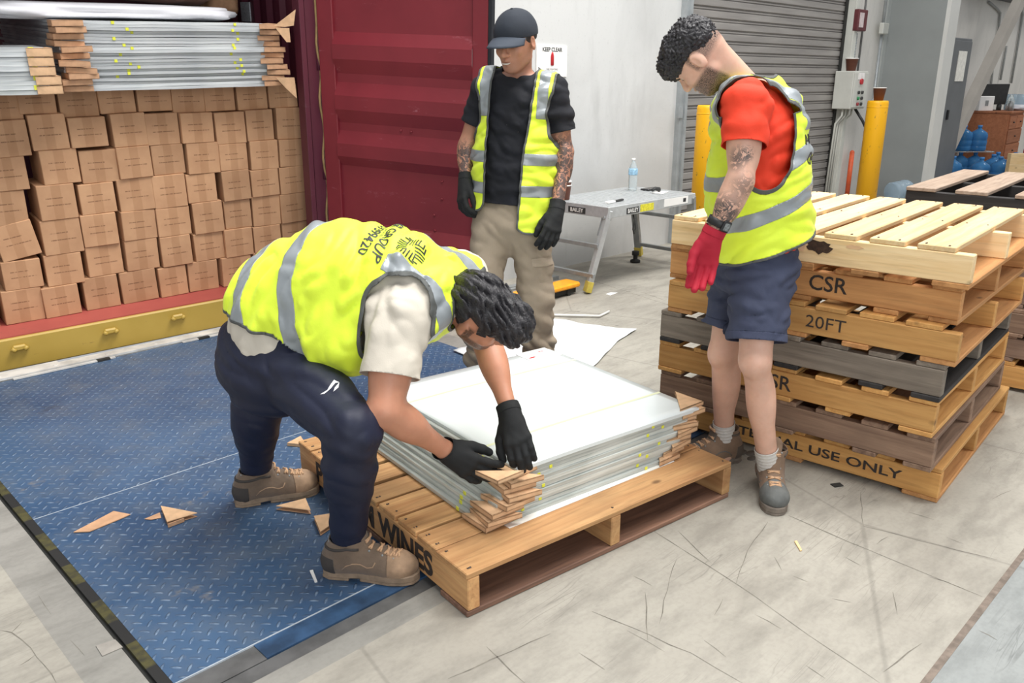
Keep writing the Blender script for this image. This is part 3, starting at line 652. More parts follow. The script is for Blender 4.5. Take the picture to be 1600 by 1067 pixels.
for k in range(0, N, 2):
    z = BZ+k*pth+.002
    jx = random.uniform(-.03, .03); jy = random.uniform(-.03, .01)
    protector('corner_protector', MC @ Matrix.Translation((A0-.022+jx, FB-.03+jy, z)) @ Matrix.Rotation(random.uniform(-.2, .2), 4, 'Z') @ Matrix.Rotation(random.uniform(-.06, .06), 4, 'Y'), .15, pth*1.9, 'cardboard protector on left corner of the tall pile in container, '+ORD[k//2], 'card protectors on the tall pile, left corner')
    protector('corner_protector', MC @ Matrix.Translation((A1+.045+jx, FB-.02+jy, z)) @ Matrix.Rotation(pi/2+random.uniform(-.2, .2), 4, 'Z') @ Matrix.Rotation(random.uniform(-.06, .06), 4, 'Y'), .14, pth*1.8, 'cardboard protector on right corner of the tall pile in container, '+ORD[k//2], 'card protectors on the tall pile, right corner')
# loose triangular flaps at the right corner
def flap(pxs, b, lab):
    P3 = [cpt(px, py, b) for px, py in pxs]; m = MB(); t = bmesh.new()
    f_ = [t.verts.new(p) for p in P3]; g_ = [t.verts.new(np.array(p)+(0, .004, 0)) for p in P3]; n = len(P3)
    t.faces.new(f_); t.faces.new(g_[::-1])
    for k in range(n): t.faces.new((f_[k], f_[(k+1) % n], g_[(k+1) % n], g_[k]))
    bmesh.ops.recalc_face_normals(t, faces=t.faces); m._add(t); o = m.build('cardboard_flap', M_cardb2); o.matrix_world = MC; return tag(o, lab, 'cardboard')
flap([(428, 41), (462, 15), (459, 40), (445, 42)], FB-.05, 'triangular cardboard flap sticking up at top right corner of panel pile')
flap([(430, 43), (452, 44), (454, 66), (448, 66)], FB-.055, 'torn cardboard flap hanging just below the top right corner of panel pile')
flap([(431, 121), (460, 121), (464, 154), (445, 136)], FB-.05, 'long triangular cardboard flap hanging over the cartons at pile bottom right')
# the lower pile at the left
FB2 = -.02; B0, B1 = cpt(-120, 100, FB2)[0], cpt(72, 100, FB2)[0]; zt2 = cpt(30, 74, FB2)[2]; N2 = 10; p2 = (zt2-BZ)/N2
for k in range(N2):
    me = wavy_panel(B1-B0, .35, p2-.001, .001, 40+k, 14, 8); o = link('wrapped_sheet', me, M_panel)
    o.matrix_world = MC @ Matrix.Translation((B0+random.uniform(-.008, .008), FB2+random.uniform(-.008, .008), BZ+k*p2+.001))
    tag(o, 'clear wrapped sheet in the low pile at the left edge, '+ORD[k], 'sheet', 'wrapped sheets in the low pile in the container')
    if k % 2: MB().box((B1-B0)-.075, (B1-B0)-.05, -.003, .0, 0, p2).build('tape_tab', M_ytape, o)
for k in range(0, N2, 2):
    protector('corner_protector', MC @ Matrix.Translation((B1+.035+(.0 if k > 2 else .02), FB2-.012, BZ+k*p2+.001)) @ Matrix.Rotation(pi/2+random.uniform(-.05, .05), 4, 'Z'), .12, p2*1.85, 'cardboard protector on the low pile at the left edge, '+ORD[k//2], 'card protectors on the low pile', M_cardb2)
# white foam wrap and brown bundles on top of the pile
t = NT('white_foam_wrap'); v = t.coord('Object'); t.base(t.mix(t.noise(v, 4, 3), srgb(205, 205, 212), srgb(226, 226, 230))); t.rough(.6); t.bump(t.noise(v, 9, 4), .4, .01); M_foam = t.m
def soft(name, c, size, rx, mat, lab, cat, seed=0, sq=.7):
    m = bmesh.new(); bmesh.ops.create_icosphere(m, subdivisions=4, radius=1.)
    for v in m.verts:
        p = v.co.normalized(); q = Vector([math.copysign(abs(x)**sq, x) for x in p]); n = noise.noise(p*2.2+Vector((seed, 0, 0)))*.12
        v.co = Vector((q.x*size[0], q.y*size[1], q.z*size[2]))*(1+n)
    for f in m.faces: f.smooth = True
    me = bpy.data.meshes.new(name); m.to_mesh(me); m.free(); o = link(name, me, mat)
    o.matrix_world = MC @ Matrix.Translation(c) @ Matrix.Rotation(rx, 4, 'Y'); return tag(o, lab, cat)
q = cpt(190, 6, .45)
soft('foam_wrap', (q[0]-.08, .62, ztop+.045), (.74, .48, .05), 0, M_foam, 'white foam wrap lying over the top of the tall panel pile', 'packaging', 1, .6)
M_bund = flat('brown_wrapped_paper', srgb(126, 92, 80), .35, 0, .3, 8, .4)
q = cpt(262, -2, .5); soft('wrapped_bundle', (q[0], .6, ztop+.19), (.30, .25, .10), .04, M_bund, 'brown wrapped bundle resting on the white foam in the container', 'package', 4, .8)
q = cpt(345, -2, .55); soft('paper_parcel', (q[0]+.05, .8, ztop+.14), (.13, .16, .13), 0, M_cardb, 'dull brown parcel right of the white foam in container', 'package', 6, .6)
soft('wrapped_bundle', (A0+.05, .62, ztop+.17), (.16, .2, .07), 0, M_bund, 'brown bundle at the left on the white foam in container', 'package', 9, .7)
lp = cpt(405, 2, 1.2)
MB().box(a1+.018, a1+.026, 1.0, 1.16, lp[2]-.14, lp[2]-.01).build('wall_label', flat('white_label', srgb(196, 200, 205), .5, 0, .2, 60), ct)
# ================================================================ PALLETS
M_ink = flat('black_stencil', (.035, .025, .02), .8, 0, .3, 60)
M_nail = flat('nail', (.07, .05, .04), .6)
def woods(name, c1, c2, **k): return {a: wood(name+'_'+a, c1, c2, a, **k) for a in 'xy'}
W_orange = woods('orange_pine', srgb(214, 168, 114), srgb(178, 126, 80), stain=.5)
W_brownlow = woods('dark_brown_board', srgb(140, 104, 84), srgb(96, 70, 58), stain=.4)  # darker brown timber, used for the bottom boards
W_pale = woods('pale_new_pine', srgb(248, 220, 174), srgb(232, 194, 138), dark=.6, stain=.08)
W_gold = woods('golden_pine', srgb(214, 164, 98), srgb(188, 134, 72), dark=.5, stain=.2)
W_tan = woods('tan_pine', srgb(206, 152, 96), srgb(174, 120, 70), dark=.5, stain=.3)
W_grey = woods('weathered_grey_timber', srgb(146, 134, 120), srgb(108, 98, 87), stain=.5)
W_brown = woods('weathered_brown_timber', srgb(152, 124, 102), srgb(112, 86, 70), stain=.5)
W_dull = woods('dull_pinkish_timber', srgb(172, 144, 124), srgb(140, 110, 92), stain=.4)
W_blk = woods('black_painted_timber', srgb(56, 52, 50), srgb(36, 34, 34), stain=.2)
def pallet(M, wd, h, boards, bottoms, lab, group=None, Wd=1.165, L=1.165, text=None, low=None, jit=.004, over=0., nails=True, seed=0, end=None):
    """local x: along the deck boards, y: along the bearers; the lettered bearer is the face at x = 0"""
    rs = random.Random(seed); p = empty('wooden_pallet', mat4=M); tag(p, lab, 'pallet', group)
    bt = .02; low = low or wd
    for x0 in (0, Wd/2-.022, Wd-.044):
        MB().box(x0, x0+.044, 0, L, bt, h-bt, .003).build('bearer', wd['y'], p)
    for k, (y0, y1) in enumerate(boards):
        j = rs.uniform(-jit, jit); mb = MB().box(-over+j-.001, Wd+over+j+.001, y0, y1, h-bt+.0005, h, .003); o = mb.build('deck_board', wd['x'], p)
        if nails:
            n = MB()
            for x in (.018, .026+rs.uniform(-.004, .004), Wd/2, Wd-.024):
                for yy in (y0+.025, y1-.025): n.cyl((x+rs.uniform(-.006, .006), yy, h-.001), (x+rs.uniform(-.004, .004), yy, h+.0006), .0035, seg=8)
            n.build('nail_heads', M_nail, o)
    for (y0, y1) in bottoms:
        j = rs.uniform(-jit, jit); MB().box(-over+j-.001, Wd+over+j+.001, y0, y1, 0, bt-.0005, .003).build('bottom_board', low['x'], p)
    if text:
        for (s, size, y, z, sx, bold) in text:
            o = lettering('stencilled_writing', s, size, frame((-.0012, y, z), (0, -1, 0), (0, 0, 1)), M_ink, p, bold, sx)
    return p
# --- the pallet being loaded
P1 = Matrix.Translation(atZ(732, 965)) @ Matrix.Rotation(0.6588-YAW, 4, 'Z')
bd1 = [(0, .168), (.172, .285), (.300, .415), (.430, .540), (.555, .665), (.690, .805), (.830, .940), (.965, 1.07), (1.085, 1.195)]
pl1 = pallet(P1, W_orange, .150, bd1, [(0, .15), (.52, .66), (1.05, 1.195)], 'orange-brown wooden pallet under the pile of clear sheets, foreground', None, 1.23, 1.195,
       [('PREMIUM WINES', .112, .62, .072, 1.02, .0045)], W_brownlow, .006, 0., True, 3)
# --- the tall stack
# local frame: x along deck boards (away to the right), y along bearers (away to the left)
def stack(corner, yaw, items, labs, group):
    z = 0.
    for k, (it, lab) in enumerate(zip(items, labs)):
        h = it['h']; dx, dy, dr = it.get('off', (0, 0, 0))
        M = Matrix.Translation((corner[0], corner[1], z)) @ Matrix.Rotation(yaw+dr, 4, 'Z') @ Matrix.Translation((dx, dy, 0))
        pallet(M, it['w'], h, it['b'], it['u'], lab, group, 1.165, 1.165, it.get('t'), it.get('low'), .006, it.get('over', 0.), it.get('nails', False), 20+k)
        z += h+.0005
bd = [(.060, .185), (.225, .350), (.395, .515), (.560, .685), (.730, .850), (.895, 1.01), (1.045, 1.16)]
bdn = [(0.0, .10), (.17, .27), (.345, .45), (.53, .635), (.71, .81), (.885, .99), (1.065, 1.165)]
bu = [(0, .1), (.2, .29), (.53, .63), (.87, .96), (1.065, 1.165)]
bu2 = [(0, .12), (.30, .40), (.54, .64), (.78, .88), (1.045, 1.165)]
h7 = .1415
items = [
 dict(h=h7, w=W_gold, b=bdn, u=[(0, .13), (.53, .65), (1.03, 1.165)], t=[('INTERNAL USE ONLY', .055, .52, .072, 1.45, .001)], low=W_tan, off=(0, 0, 0)),
 dict(h=h7, w=W_brown, b=bdn, u=bu, off=(-.057, .027, 0.002)),
 dict(h=h7, w=W_gold, b=bdn, u=bu2, t=[('CSR', .085, .62, .072, 1., .001)], off=(-.070, .038, -.004)),
 dict(h=h7, w=W_grey, b=bdn, u=bu, off=(-.070, .033, .004), low=W_blk),
 dict(h=h7, w=W_gold, b=bd, u=bu2, t=[('20FT', .07, .47, .07, 1.1, 0)], low=W_tan, off=(-.070, .003, .004)),
 dict(h=h7, w=W_tan, b=bdn, u=bu, t=[('CSR', .085, .47, .075, 1., .001)], low=W_tan, off=(-.037, .025, -.003)),
 dict(h=h7, w=W_pale, b=bd, u=bu2, low=W_tan, off=(-.080, .0, .003), nails=True)]
labs = ['bottom pallet of the tall stack, golden wood lettered INTERNAL USE ONLY', 'weathered brown pallet, second from the bottom of the tall stack',
 'golden wood pallet lettered CSR, third from the bottom of the tall stack', 'dark weathered grey pallet in the middle of the tall stack',
 'golden pallet with 20FT written on it, third from the top of the tall stack', 'tan pallet lettered CSR, second from the top of the tall stack',
 'pale new pine pallet on top of the tall stack behind man in shorts']
SY = .0784
stack(atZ(1463, 787), SY, items, labs, 'pallets in the tall stack')
tp_ = [o for o in bpy.data.objects if o.get('label', '').startswith('pale new pine pallet')][0]
rk = random.Random(2)
for (cy, cz, a, b_, m_) in ((.53, .085, .052, .026, flat('dark_knot', srgb(62, 44, 32), .8, 0, .4, 60)), (.60, .080, .020, .022, flat('pale_gouge', srgb(220, 180, 140), .8)), (.40, .10, .035, .008, flat('pale_gouge', srgb(220, 180, 140), .8))):
    pt_ = [(a*cos(t_)*rk.uniform(.75, 1.1), b_*sin(t_)*rk.uniform(.7, 1.15)) for t_ in np.linspace(0, 2*pi, 22)[:-1]]
    m_k = MB().prism(pt_, 0, .0008); me_ = bpy.data.meshes.new('knot'); m_k.b.to_mesh(me_); k_o = link('knot', me_, m_, tp_); k_o.matrix_basis = frame((-.0006, cy, cz), (0, -1, 0), (0, 0, 1))
W_top2 = woods('pale_grey_pink_timber', srgb(200, 178, 158), srgb(168, 142, 122), stain=.3)
it2 = [dict(h=.15, w=W_gold, b=bdn, u=bu2, off=(0, 0, 0))]+[dict(h=.142, w=W_brown if k % 2 else W_dull, b=bdn, u=bu, off=(.02*(-1)**k, .015*(-1)**k, .0)) for k in range(5)]+[dict(h=.142, w=W_dull, b=[(.0, .15), (.26, .41), (.52, .66), (.78, .93), (1.02, 1.165)], u=bu, low=W_blk, off=(-.03, 0, 0))]
it2[5]['w'] = W_blk; it2[5]['low'] = W_blk; it2[6]['w'] = dict(x=W_top2['x'], y=W_blk['y'])
lb2 = ['golden pallet at the bottom of the rear stack at the right edge'] + ['brown weathered pallet in rear stack at the right edge, %s from its bottom' % s for s in ('second', 'third', 'fourth', 'fifth')]+['black painted pallet just below the top of the rear stack', 'grey-brown wide-boarded pallet on top of the rear stack, right edge']
C2 = (4.70, .50)
stack(C2, SY+.0, it2, lb2, 'pallets in the rear stack')
# ================================================================ THE PILE ON THE PALLET
M_sheet = frosted('clear_sheet_edge', srgb(178, 184, 178), srgb(222, 226, 220), .22, .15)
t = NT('frosted_top_sheet'); v = t.coord('Object'); t.base(t.mix(t.noise(v, 1.6, 3), srgb(214, 222, 222), srgb(230, 236, 236))); t.rough(.2); t.set(Coat_Weight=.4, Coat_Roughness=.08); t.bump(t.noise(v, 2.5, 2), .12, .01); M_top = t.m
GY = -.135; SW, SD = .88, .93; NS = 12; ZB, ZT = .153, .326; gth = (ZT-ZB)/NS
gu = np.array([cos(GY), sin(GY)]); gv = np.array([-sin(GY), cos(GY)])
Nb = np.array([1.60, 1.735]); Nt = np.array([1.735, 1.735])
nlab = ['bottom', 'second', 'third', 'fourth', 'fifth', 'sixth', 'seventh', 'eighth', 'ninth', 'tenth', 'eleventh', 'top']
sheetM = []
for k in range(NS):
    f = k/(NS-1); c0 = Nb*(1-f)+Nt*f; rz = GY+random.uniform(-.008, .008)
    top = k == NS-1
    me = wavy_panel(SW+(.0 if not top else .01), SD, gth-.0012, .0012, 60+k, 26, 18, -.003 if top else 0)
    o = link('clear_sheet', me, M_top if top else M_sheet)
    M = Matrix.Translation((c0[0]+random.uniform(-.006, .006), c0[1]+random.uniform(-.006, .006), ZB+k*gth)) @ Matrix.Rotation(rz, 4, 'Z'); o.matrix_world = M; sheetM.append(M)
    tag(o, ('top frosted clear sheet with yellow tape lines, under the bending man’s hands' if top else 'clear wrapped sheet in the pile on the foreground pallet, %s from the bottom' % nlab[k]) if k else 'lowest clear wrapped sheet in the pile, lying on the foreground pallet', 'sheet', 'clear sheets piled on the foreground pallet')
    for xf in (.12+random.uniform(0, .12), .80+random.uniform(-.06, .06)):
        if random.random() < .55 and not top: MB().box(SW*xf-.006, SW*xf+.006, -.002, .001, .001, gth*.85).build('tape_tab', M_ytape, o)
    if random.random() < .35: MB().box(-.002, .001, .16, .175, 0, gth*.9).build('tape_tab', M_ytape, o)
topsheet = o; TM = sheetM[-1]
M_tl = flat('pale_yellow_tape', srgb(220, 224, 188), .3, 0, .03)
def surf(px, py): q = TM.inverted() @ Vector(atZ(px, py, ZT)); return q
for (pa, pb) in (((818, 677), (1034, 611)), ((640, 622), (905, 563))):
    a, b_ = surf(*pa), surf(*pb); y = (a[1]+b_[1])/2
    g = MB(); z_ = lambda x, y: gth-.0012+.0006+.0012*(noise.noise(Vector((x/(SW+.01)*3+71*1.7, y/SD*2.3, 71*.9)))*2)-.003*((2*x/(SW+.01)-1)**2)
    g.grid(lambda u, v_: Vector((u*(SW+.008)+.001, y-.007+.014*v_, z_(u*SW, y))), 30, 1); g.build('tape_line', M_tl, topsheet)
lq = surf(853, 556)
MB().box(lq[0]-.10, lq[0]+.07, lq[1]-.03, lq[1]+.10, gth-.003, gth+.0012).build('paper_label', wm, topsheet)
MB().box(lq[0]-.085, lq[0]-.05, lq[1]+.01, lq[1]+.022, gth+.001, gth+.0016).box(lq[0]+.0, lq[0]+.035, lq[1]+.06, lq[1]+.066, gth+.001, gth+.0016).build('label_print', rd, topsheet)
# cardboard corner pockets, near corner and right corner
side = ['lowest', 'second', 'third', 'fourth', 'fifth', 'sixth', 'seventh', 'eighth', 'ninth']
for k in range(8):
    f = min(1, (k*1.5)/(NS-1)); c0 = Nb*(1-f)+Nt*f; z = ZB+k*gth*1.42; j1, j2 = random.uniform(-.03, .01), random.uniform(-.03, .008)
    tl = random.uniform(-.05, .05)
    protector('corner_protector', Matrix.Translation((c0[0]-.012+j1, c0[1]-.012+j2, z)) @ Matrix.Rotation(GY+random.uniform(-.16, .16), 4, 'Z') @ Matrix.Rotation(tl, 4, 'X') @ Matrix.Rotation(random.uniform(-.04, .04), 4, 'Y'), .125, gth*1.3,
              '%s folded card protector on the near corner of the foreground pile' % side[k], 'card protectors on the near corner', M_cardb2)
    c1 = c0+gu*SW
    protector('corner_protector', Matrix.Translation((c1[0]+.035+random.uniform(-.02, .02), c1[1]-.008+random.uniform(-.01, .01), z)) @ Matrix.Rotation(GY+pi/2+random.uniform(-.16, .16), 4, 'Z') @ Matrix.Rotation(tl, 4, 'X'), .12, gth*1.3,
              '%s folded card protector on the right corner of the foreground pile' % side[k], 'card protectors on the right corner', M_cardb2)
c1 = Nt+gu*(SW+.01)
protector('corner_protector', Matrix.Translation((c1[0]+.055, c1[1]+.012, ZT-.012)) @ Matrix.Rotation(GY+pi/2+.05, 4, 'Z'), .14, .016, 'pale card protector wrapping the top right corner of the top sheet', 'card protectors on the right corner', M_cardb2)
c2 = Nt+gv*SD+gu*.62
protector('corner_protector', Matrix.Translation((c2[0]-.55, c2[1]+.05, ZT-.05)) @ Matrix.Rotation(GY-pi/2, 4, 'Z'), .13, .016, 'card protector at the back left corner of the foreground pile', 'card protectors at the back', M_cardb)
c3 = Nt+gu*(SW+.02)+gv*(SD+.02)
protector('corner_protector', Matrix.Translation((c3[0]+.03, c3[1]+.02, ZT-.05)) @ Matrix.Rotation(GY+pi, 4, 'Z'), .13, .016, 'card protector at the far corner of the foreground pile beside white paper', 'card protectors at the back', M_cardb)
# the piece held in his hands
hp = atZ(752, 748, .375)
protector('corner_protector', Matrix.Translation(atZ(778, 757, .362)) @ Matrix.Rotation(-.05, 4, 'Z') @ Matrix.Rotation(-.05, 4, 'X'), .105, .014, 'folded card protector held between the bending man’s gloved hands', None, M_cardb2)
# thin white foam sheet under the pile
o = MB().box(0, .80, 0, .6, 0, .0022).build('foam_sheet', flat('white_foam', srgb(228, 226, 220), .6, 0, .03)); o.matrix_world = Matrix.Translation((1.66, 1.69, .1505)) @ Matrix.Rotation(GY+.02, 4, 'Z'); tag(o, 'thin white foam sheet sticking out between pallet and sheets', 'packaging')
# ================================================================ PAPER, CARD SCRAPS, DEBRIS
def draped(name, pts, z, mat, lab, cat, amp=.006, sub_=4):
    b = bmesh.new(); f = b.faces.new([b.verts.new((x, y, z)) for x, y in pts]); bmesh.ops.triangulate(b, faces=b.faces)
    for _ in range(sub_): bmesh.ops.subdivide_edges(b, edges=b.edges, cuts=1, use_grid_fill=True)
    for v in b.verts: v.co.z += amp*(1+noise.noise(Vector((v.co.x*9, v.co.y*9, 0)))) 
    for f in b.faces: f.smooth = True
    me = bpy.data.meshes.new(name); b.to_mesh(me); b.free(); o = link(name, me, mat); s = o.modifiers.new('s', 'SOLIDIFY'); s.thickness = .0015; return tag(o, lab, cat)
draped('paper_sheet', [(3.02, 3.55), (3.95, 3.60), (4.05, 3.22), (4.15, 3.05), (3.86, 2.98), (3.45, 2.80), (2.95, 2.65)], .002, flat('white_paper_sheet', srgb(232, 236, 238), .55, 0, .02), 'large white plastic sheet lying on the floor behind the pallet', 'sheet', .007)
tag(MB().tube([(3.70, 3.80, .012), (3.99, 3.67, .012), (4.21, 3.41, .012), (4.35, 3.44, .012)], .009, 6).build('plastic_strip', flat('white_plastic', srgb(226, 226, 222), .4, 0, .04)), 'thin bent white plastic strip on floor behind white sheet', 'strip')
q = atZ(955, 459); tag(MB().prism([(-.05, -.03), (.06, -.015), (.03, .03), (-.04, .02)], 0, .001).build('paper_scrap', wm), 'small white paper scrap on floor right of the platform leg', 'scrap'); bpy.data.objects['paper_scrap'].location = (q[0], q[1], .001)
def scrap(pix, th, mat, lab, z=.001, name='cardboard_scrap', rot=0):
    pts = [atZ(x, y)[:2] for x, y in pix]; c = sum(pts)/len(pts)
    o = MB().prism([tuple(p-c) for p in pts], 0, th).build(name, mat); o.location = (c[0], c[1], z); o.rotation_euler = (rot, 0, 0); return tag(o, lab, 'cardboard')
scrap([(115, 833), (178, 800), (204, 805), (186, 813), (140, 832)], .003, M_cardb, 'long torn brown cardboard strip lying on the blue plate, leftmost scrap', .002)
scrap([(226, 812), (250, 802), (252, 810), (236, 813)], .002, M_cardb, 'small cardboard fragment between the two larger scraps on blue plate', .002)
def pocket(px, py, yaw, L, lab, th=.022, tilt=0.):
    q = atZ(px, py); return protector('cardboard_scrap', Matrix.Translation((q[0], q[1], .003)) @ Matrix.Rotation(yaw, 4, 'Z') @ Matrix.Rotation(tilt, 4, 'X'), L, th, lab, None, M_cardb2, 'cardboard')
a = atZ(252, 825); 
scrap([(252, 797), (309, 808), (262, 822)], .003, M_cardb2, 'triangular folded cardboard piece on blue plate, right of torn strip', .016)
o = bpy.data.objects['cardboard_scrap.002']; pts = [atZ(x, y)[:2] for x, y in ((252, 797), (309, 808), (262, 822))]; c = sum(pts)/3
MB().prism([tuple((p-c)*.98) for p in pts], -.014, -.011).box(-.05, .01, -.055, -.051, -.014, 0).build('lower_face', M_cardb, o)
scrap([(432, 797), (478, 785), (486, 804)], .003, M_cardb2, 'folded triangular cardboard piece beside the bending man’s rear boot', .016)
o = bpy.data.objects['cardboard_scrap.003']; pts = [atZ(x, y)[:2] for x, y in ((432, 797), (478, 785), (486, 804))]; c = sum(pts)/3
MB().prism([tuple((p-c)) for p in pts], -.014, -.011).build('lower_face', M_cardb, o)
scrap([(491, 813), (524, 808), (530, 818), (501, 838)], .003, M_cardb2, 'cardboard piece on blue plate behind the bending man’s front shin', .016)
o = bpy.data.objects['cardboard_scrap.004']; pts = [atZ(x, y)[:2] for x, y in ((491, 813), (524, 808), (530, 818), (501, 838))]; c = sum(pts)/4
MB().prism([tuple((p-c)) for p in pts], -.014, -.011).build('lower_face', M_cardb, o)
scrap([(449, 697), (470, 686), (480, 700)], .014, M_cardb2, 'small folded cardboard piece beside the far left end of pallet', .002)
scrap([(150, 1010), (180, 1000), (192, 1012), (160, 1026)], .002, flat('grey_flake', srgb(150, 145, 138), .8), 'flat grey paint flake on the grey strip at lower left', .001, 'flake')
scrap([(1241, 847), (1245, 846), (1253, 861), (1250, 862)], .004, W_pale['x'], 'small splinter of pale wood on the concrete floor in front', .001, 'splinter')
scrap([(1297, 757), (1312, 755), (1318, 760), (1304, 762)], .003, dk, 'small black rubber fragment on floor before the tall stack', .001, 'fragment')
scrap([(484, 893), (489, 892), (496, 910), (492, 911)], .004, wm, 'small white twist of plastic on blue plate by front boot', .001, 'plastic_scrap')
for k, (px, py) in enumerate(((1157, 707), (1174, 708), (1175, 716), (1150, 700))):
    q = atZ(px, py); tag(MB().lathe([(.03-.004*k, 0), (.028-.004*k, .0012), (0, .0012)], 14, M=Matrix.Diagonal((1.3, .8, 1, 1))).build('floor_stain', flat('dark_stain', srgb(92, 88, 82), .6)), ['dark wet spot between the boots, front left of the cluster', 'dark wet spot between the boots, right of the cluster', 'dark wet spot between the boots, nearest the front boot', 'dark wet spot between the boots, nearest the rear boot'][k], 'stain', 'dark spots between the boots'); bpy.data.objects['floor_stain' + ('' if k == 0 else '.%03d' % k)].location = (q[0], q[1], .0008)
# ================================================================ WORK PLATFORM
alu = flat('brushed_aluminium', srgb(196, 199, 200), .38, .45, .08, 20)
alud = flat('dull_aluminium', srgb(150, 153, 153), .45, .4, .1, 20)
tr = empty('work_platform', (5.3, 4.05, 0)); tag(tr, 'folding aluminium work platform standing by the grey wall', 'work platform')
X0, X1, Y0, Y1, ZP = 4.77, 5.90, 3.81, 4.46, .65
dkb = MB().box(X0, X1, Y0, Y1, ZP-.012, ZP, .002)
for k in range(15): dkb.box(X0+.01, X1-.01, Y0+.02+k*.042, Y0+.026+k*.042, ZP, ZP+.003)
sub(dkb, 'deck', alu, tr)
for y in (Y0-.004, Y1-.02): sub(MB().box(X0, X1, y, y+.024, ZP-.085, ZP-.002, .003), 'side_rail', alu, tr)
for x in (X0-.004, X1-.02): sub(MB().box(x, x+.024, Y0, Y1, ZP-.085, ZP-.002, .003), 'end_rail', alu, tr)
def leg(x, y, dx, dy, front=True):
    p0, p1 = Vector((x, y, ZP-.03)), Vector((x+dx, y+dy, .045)); d = p1-p0
    M = Matrix.Translation(p0) @ d.to_track_quat('Z', 'Y').to_matrix().to_4x4()
    lg = sub(MB().box(-.03, .03, -.02, .02, 0, d.length, .003, M=M), 'leg', alu if front else alud, tr)
    sub(MB().box(-.034, .034, -.024, .024, d.length-.05, d.length+.035, .004, M=M), 'foot', flat('yellow_plastic_foot', srgb(206, 186, 84), .5), lg)
    sub(MB().box(-.034, -.028, -.03, .03, -.0, .2, .002, M=M).cyl(M @ Vector((0, -.03, .06)), M @ Vector((0, .03, .06)), .014), 'hinge_plate', alud, lg); return lg
leg(X0+.03, Y0+.02, -.13, .07); leg(X0+.03, Y1-.02, -.13, .0); leg(X1-.03, Y0+.02, .16, .05, False); leg(X1-.03, Y1-.03, .17, .03, False)
for zz_, dx in ((.36, -.07), (.14, -.11)): sub(MB().box(X0+dx, X0+dx+.03, Y0+.04, Y1, zz_-.015, zz_+.015, .002), 'cross_bar', alud, tr)
for zz_, dx in ((.42, .05), (.12, .11)): sub(MB().box(X1+dx, X1+dx+.03, Y0+.04, Y1, zz_-.015, zz_+.015, .002), 'cross_bar', alud, tr)
def plate(x0, x1, y, z0, z1, m, nm='sticker'): return sub(MB().box(x0, x1, y-.0025, y, z0, z1), nm, m, tr)
Yf = Y0-.004
plate(4.98, 5.13, Yf, ZP-.075, ZP-.03, bk); plate(5.15, 5.32, Yf, ZP-.075, ZP-.02, flat('yellow_label', srgb(222, 214, 60), .5, 0, .2, 60)); plate(5.46, 5.79, Yf, ZP-.07, ZP-.01, wm); plate(5.72, 5.76, Yf-.001, ZP-.055, ZP-.025, bk)
o = lettering('writing', 'BAILEY', .042, Matrix.Identity(4), wm, tr, .0008); o.matrix_basis = tr.matrix_basis.inverted() @ frame((5.055, Yf-.0035, ZP-.053), (1, 0, 0), (0, 0, 1))
sub(MB().box(X0-.0065, X0-.004, 4.03, 4.20, ZP-.075, ZP-.03), 'sticker', bk, tr)
o = lettering('writing', 'BAILEY', .042, Matrix.Identity(4), wm, tr, .0008); o.matrix_basis = tr.matrix_basis.inverted() @ frame((X0-.0075, 4.115, ZP-.053), (0, -1, 0), (0, 0, 1))
sub(MB().tube([(5.10, Y0+.03, ZP-.08), (5.09, Y0+.0, ZP-.13), (5.075, Y0, ZP-.2), (5.09, Y0, ZP-.235), (5.105, Y0, ZP-.2), (5.10, Y0, ZP-.13)], .006), 'strap', dk, tr)
# things on it
bt = empty('water_bottle', (5.62, 4.08, ZP+.003)); tag(bt, 'clear plastic water bottle with pale blue label on the work platform', 'bottle')
t = NT('clear_plastic'); t.base((.86, .93, .95)); t.rough(.06); t.set(Transmission_Weight=.75, IOR=1.25); M_clear = t.m
q = atY(988, 300, 4.0); bt.location = (atZ(988, 298, ZP)[0], atZ(988, 298, ZP)[1], ZP+.003)
MB().lathe([(0, 0), (.036, 0), (.038, .01), (.036, .05), (.038, .08), (.036, .1), (.038, .15), (.034, .19), (.018, .225), (.0135, .235), (.0135, .25), (0, .25)], 24).build('bottle_body', M_clear, bt)
MB().lathe([(.0385, .13), (.0392, .134), (.0392, .175), (.036, .182)], 24).build('label', flat('pale_blue_label', srgb(150, 190, 216), .4, 0, .3, 60), bt)
MB().lathe([(0, .248), (.0155, .248), (.0155, .266), (0, .266)], 18).build('cap', wm, bt)
q = atZ(1030, 297, ZP); tag(MB().box(-.085, .085, -.045, .045, 0, .012, .004).build('mobile_phone', flat('phone_black', (.015, .015, .018), .2)), 'black phone lying flat at the far end of work platform', 'phone').location = (5.80, 4.19, ZP+.003)
o = tag(MB().box(-.08, .07, -.05, .05, 0, .004, .001).build('paper_note', wm), 'white paper lying on work platform between bottle and phone', 'paper'); o.location = (5.70, 4.02, ZP+.003); o.rotation_euler = (0, 0, .3)
o = tag(MB().tube([(-.05, .0, .02), (0, .01, .03), (.03, -.01, .022), (.05, .0, .012)], [.012, .016, .018, .012]).build('earphone_case', bk), 'small black object lying on the white paper on platform', 'object'); o.location = (5.67, 4.04, ZP+.006)
kn = empty('scraper_knife', (4.98, 3.93, ZP+.003)); kn.rotation_euler = (0, 0, .12); tag(kn, 'white and black tool lying near the left end of work platform', 'tool')
MB().box(-.10, .0, -.018, .018, 0, .016, .004).build('white_part', wm, kn); MB().box(.0, .13, -.013, .013, 0, .014, .005).build('black_handle', bk, kn)
for k in range(2):
    cup((4.84, 4.30, ZP+.003+k*.03), ('brown paper cup on platform beside the capped man’s arm, lower of two' if k == 0 else 'brown paper cup stacked inside another beside the capped man’s arm'), .045, .11)
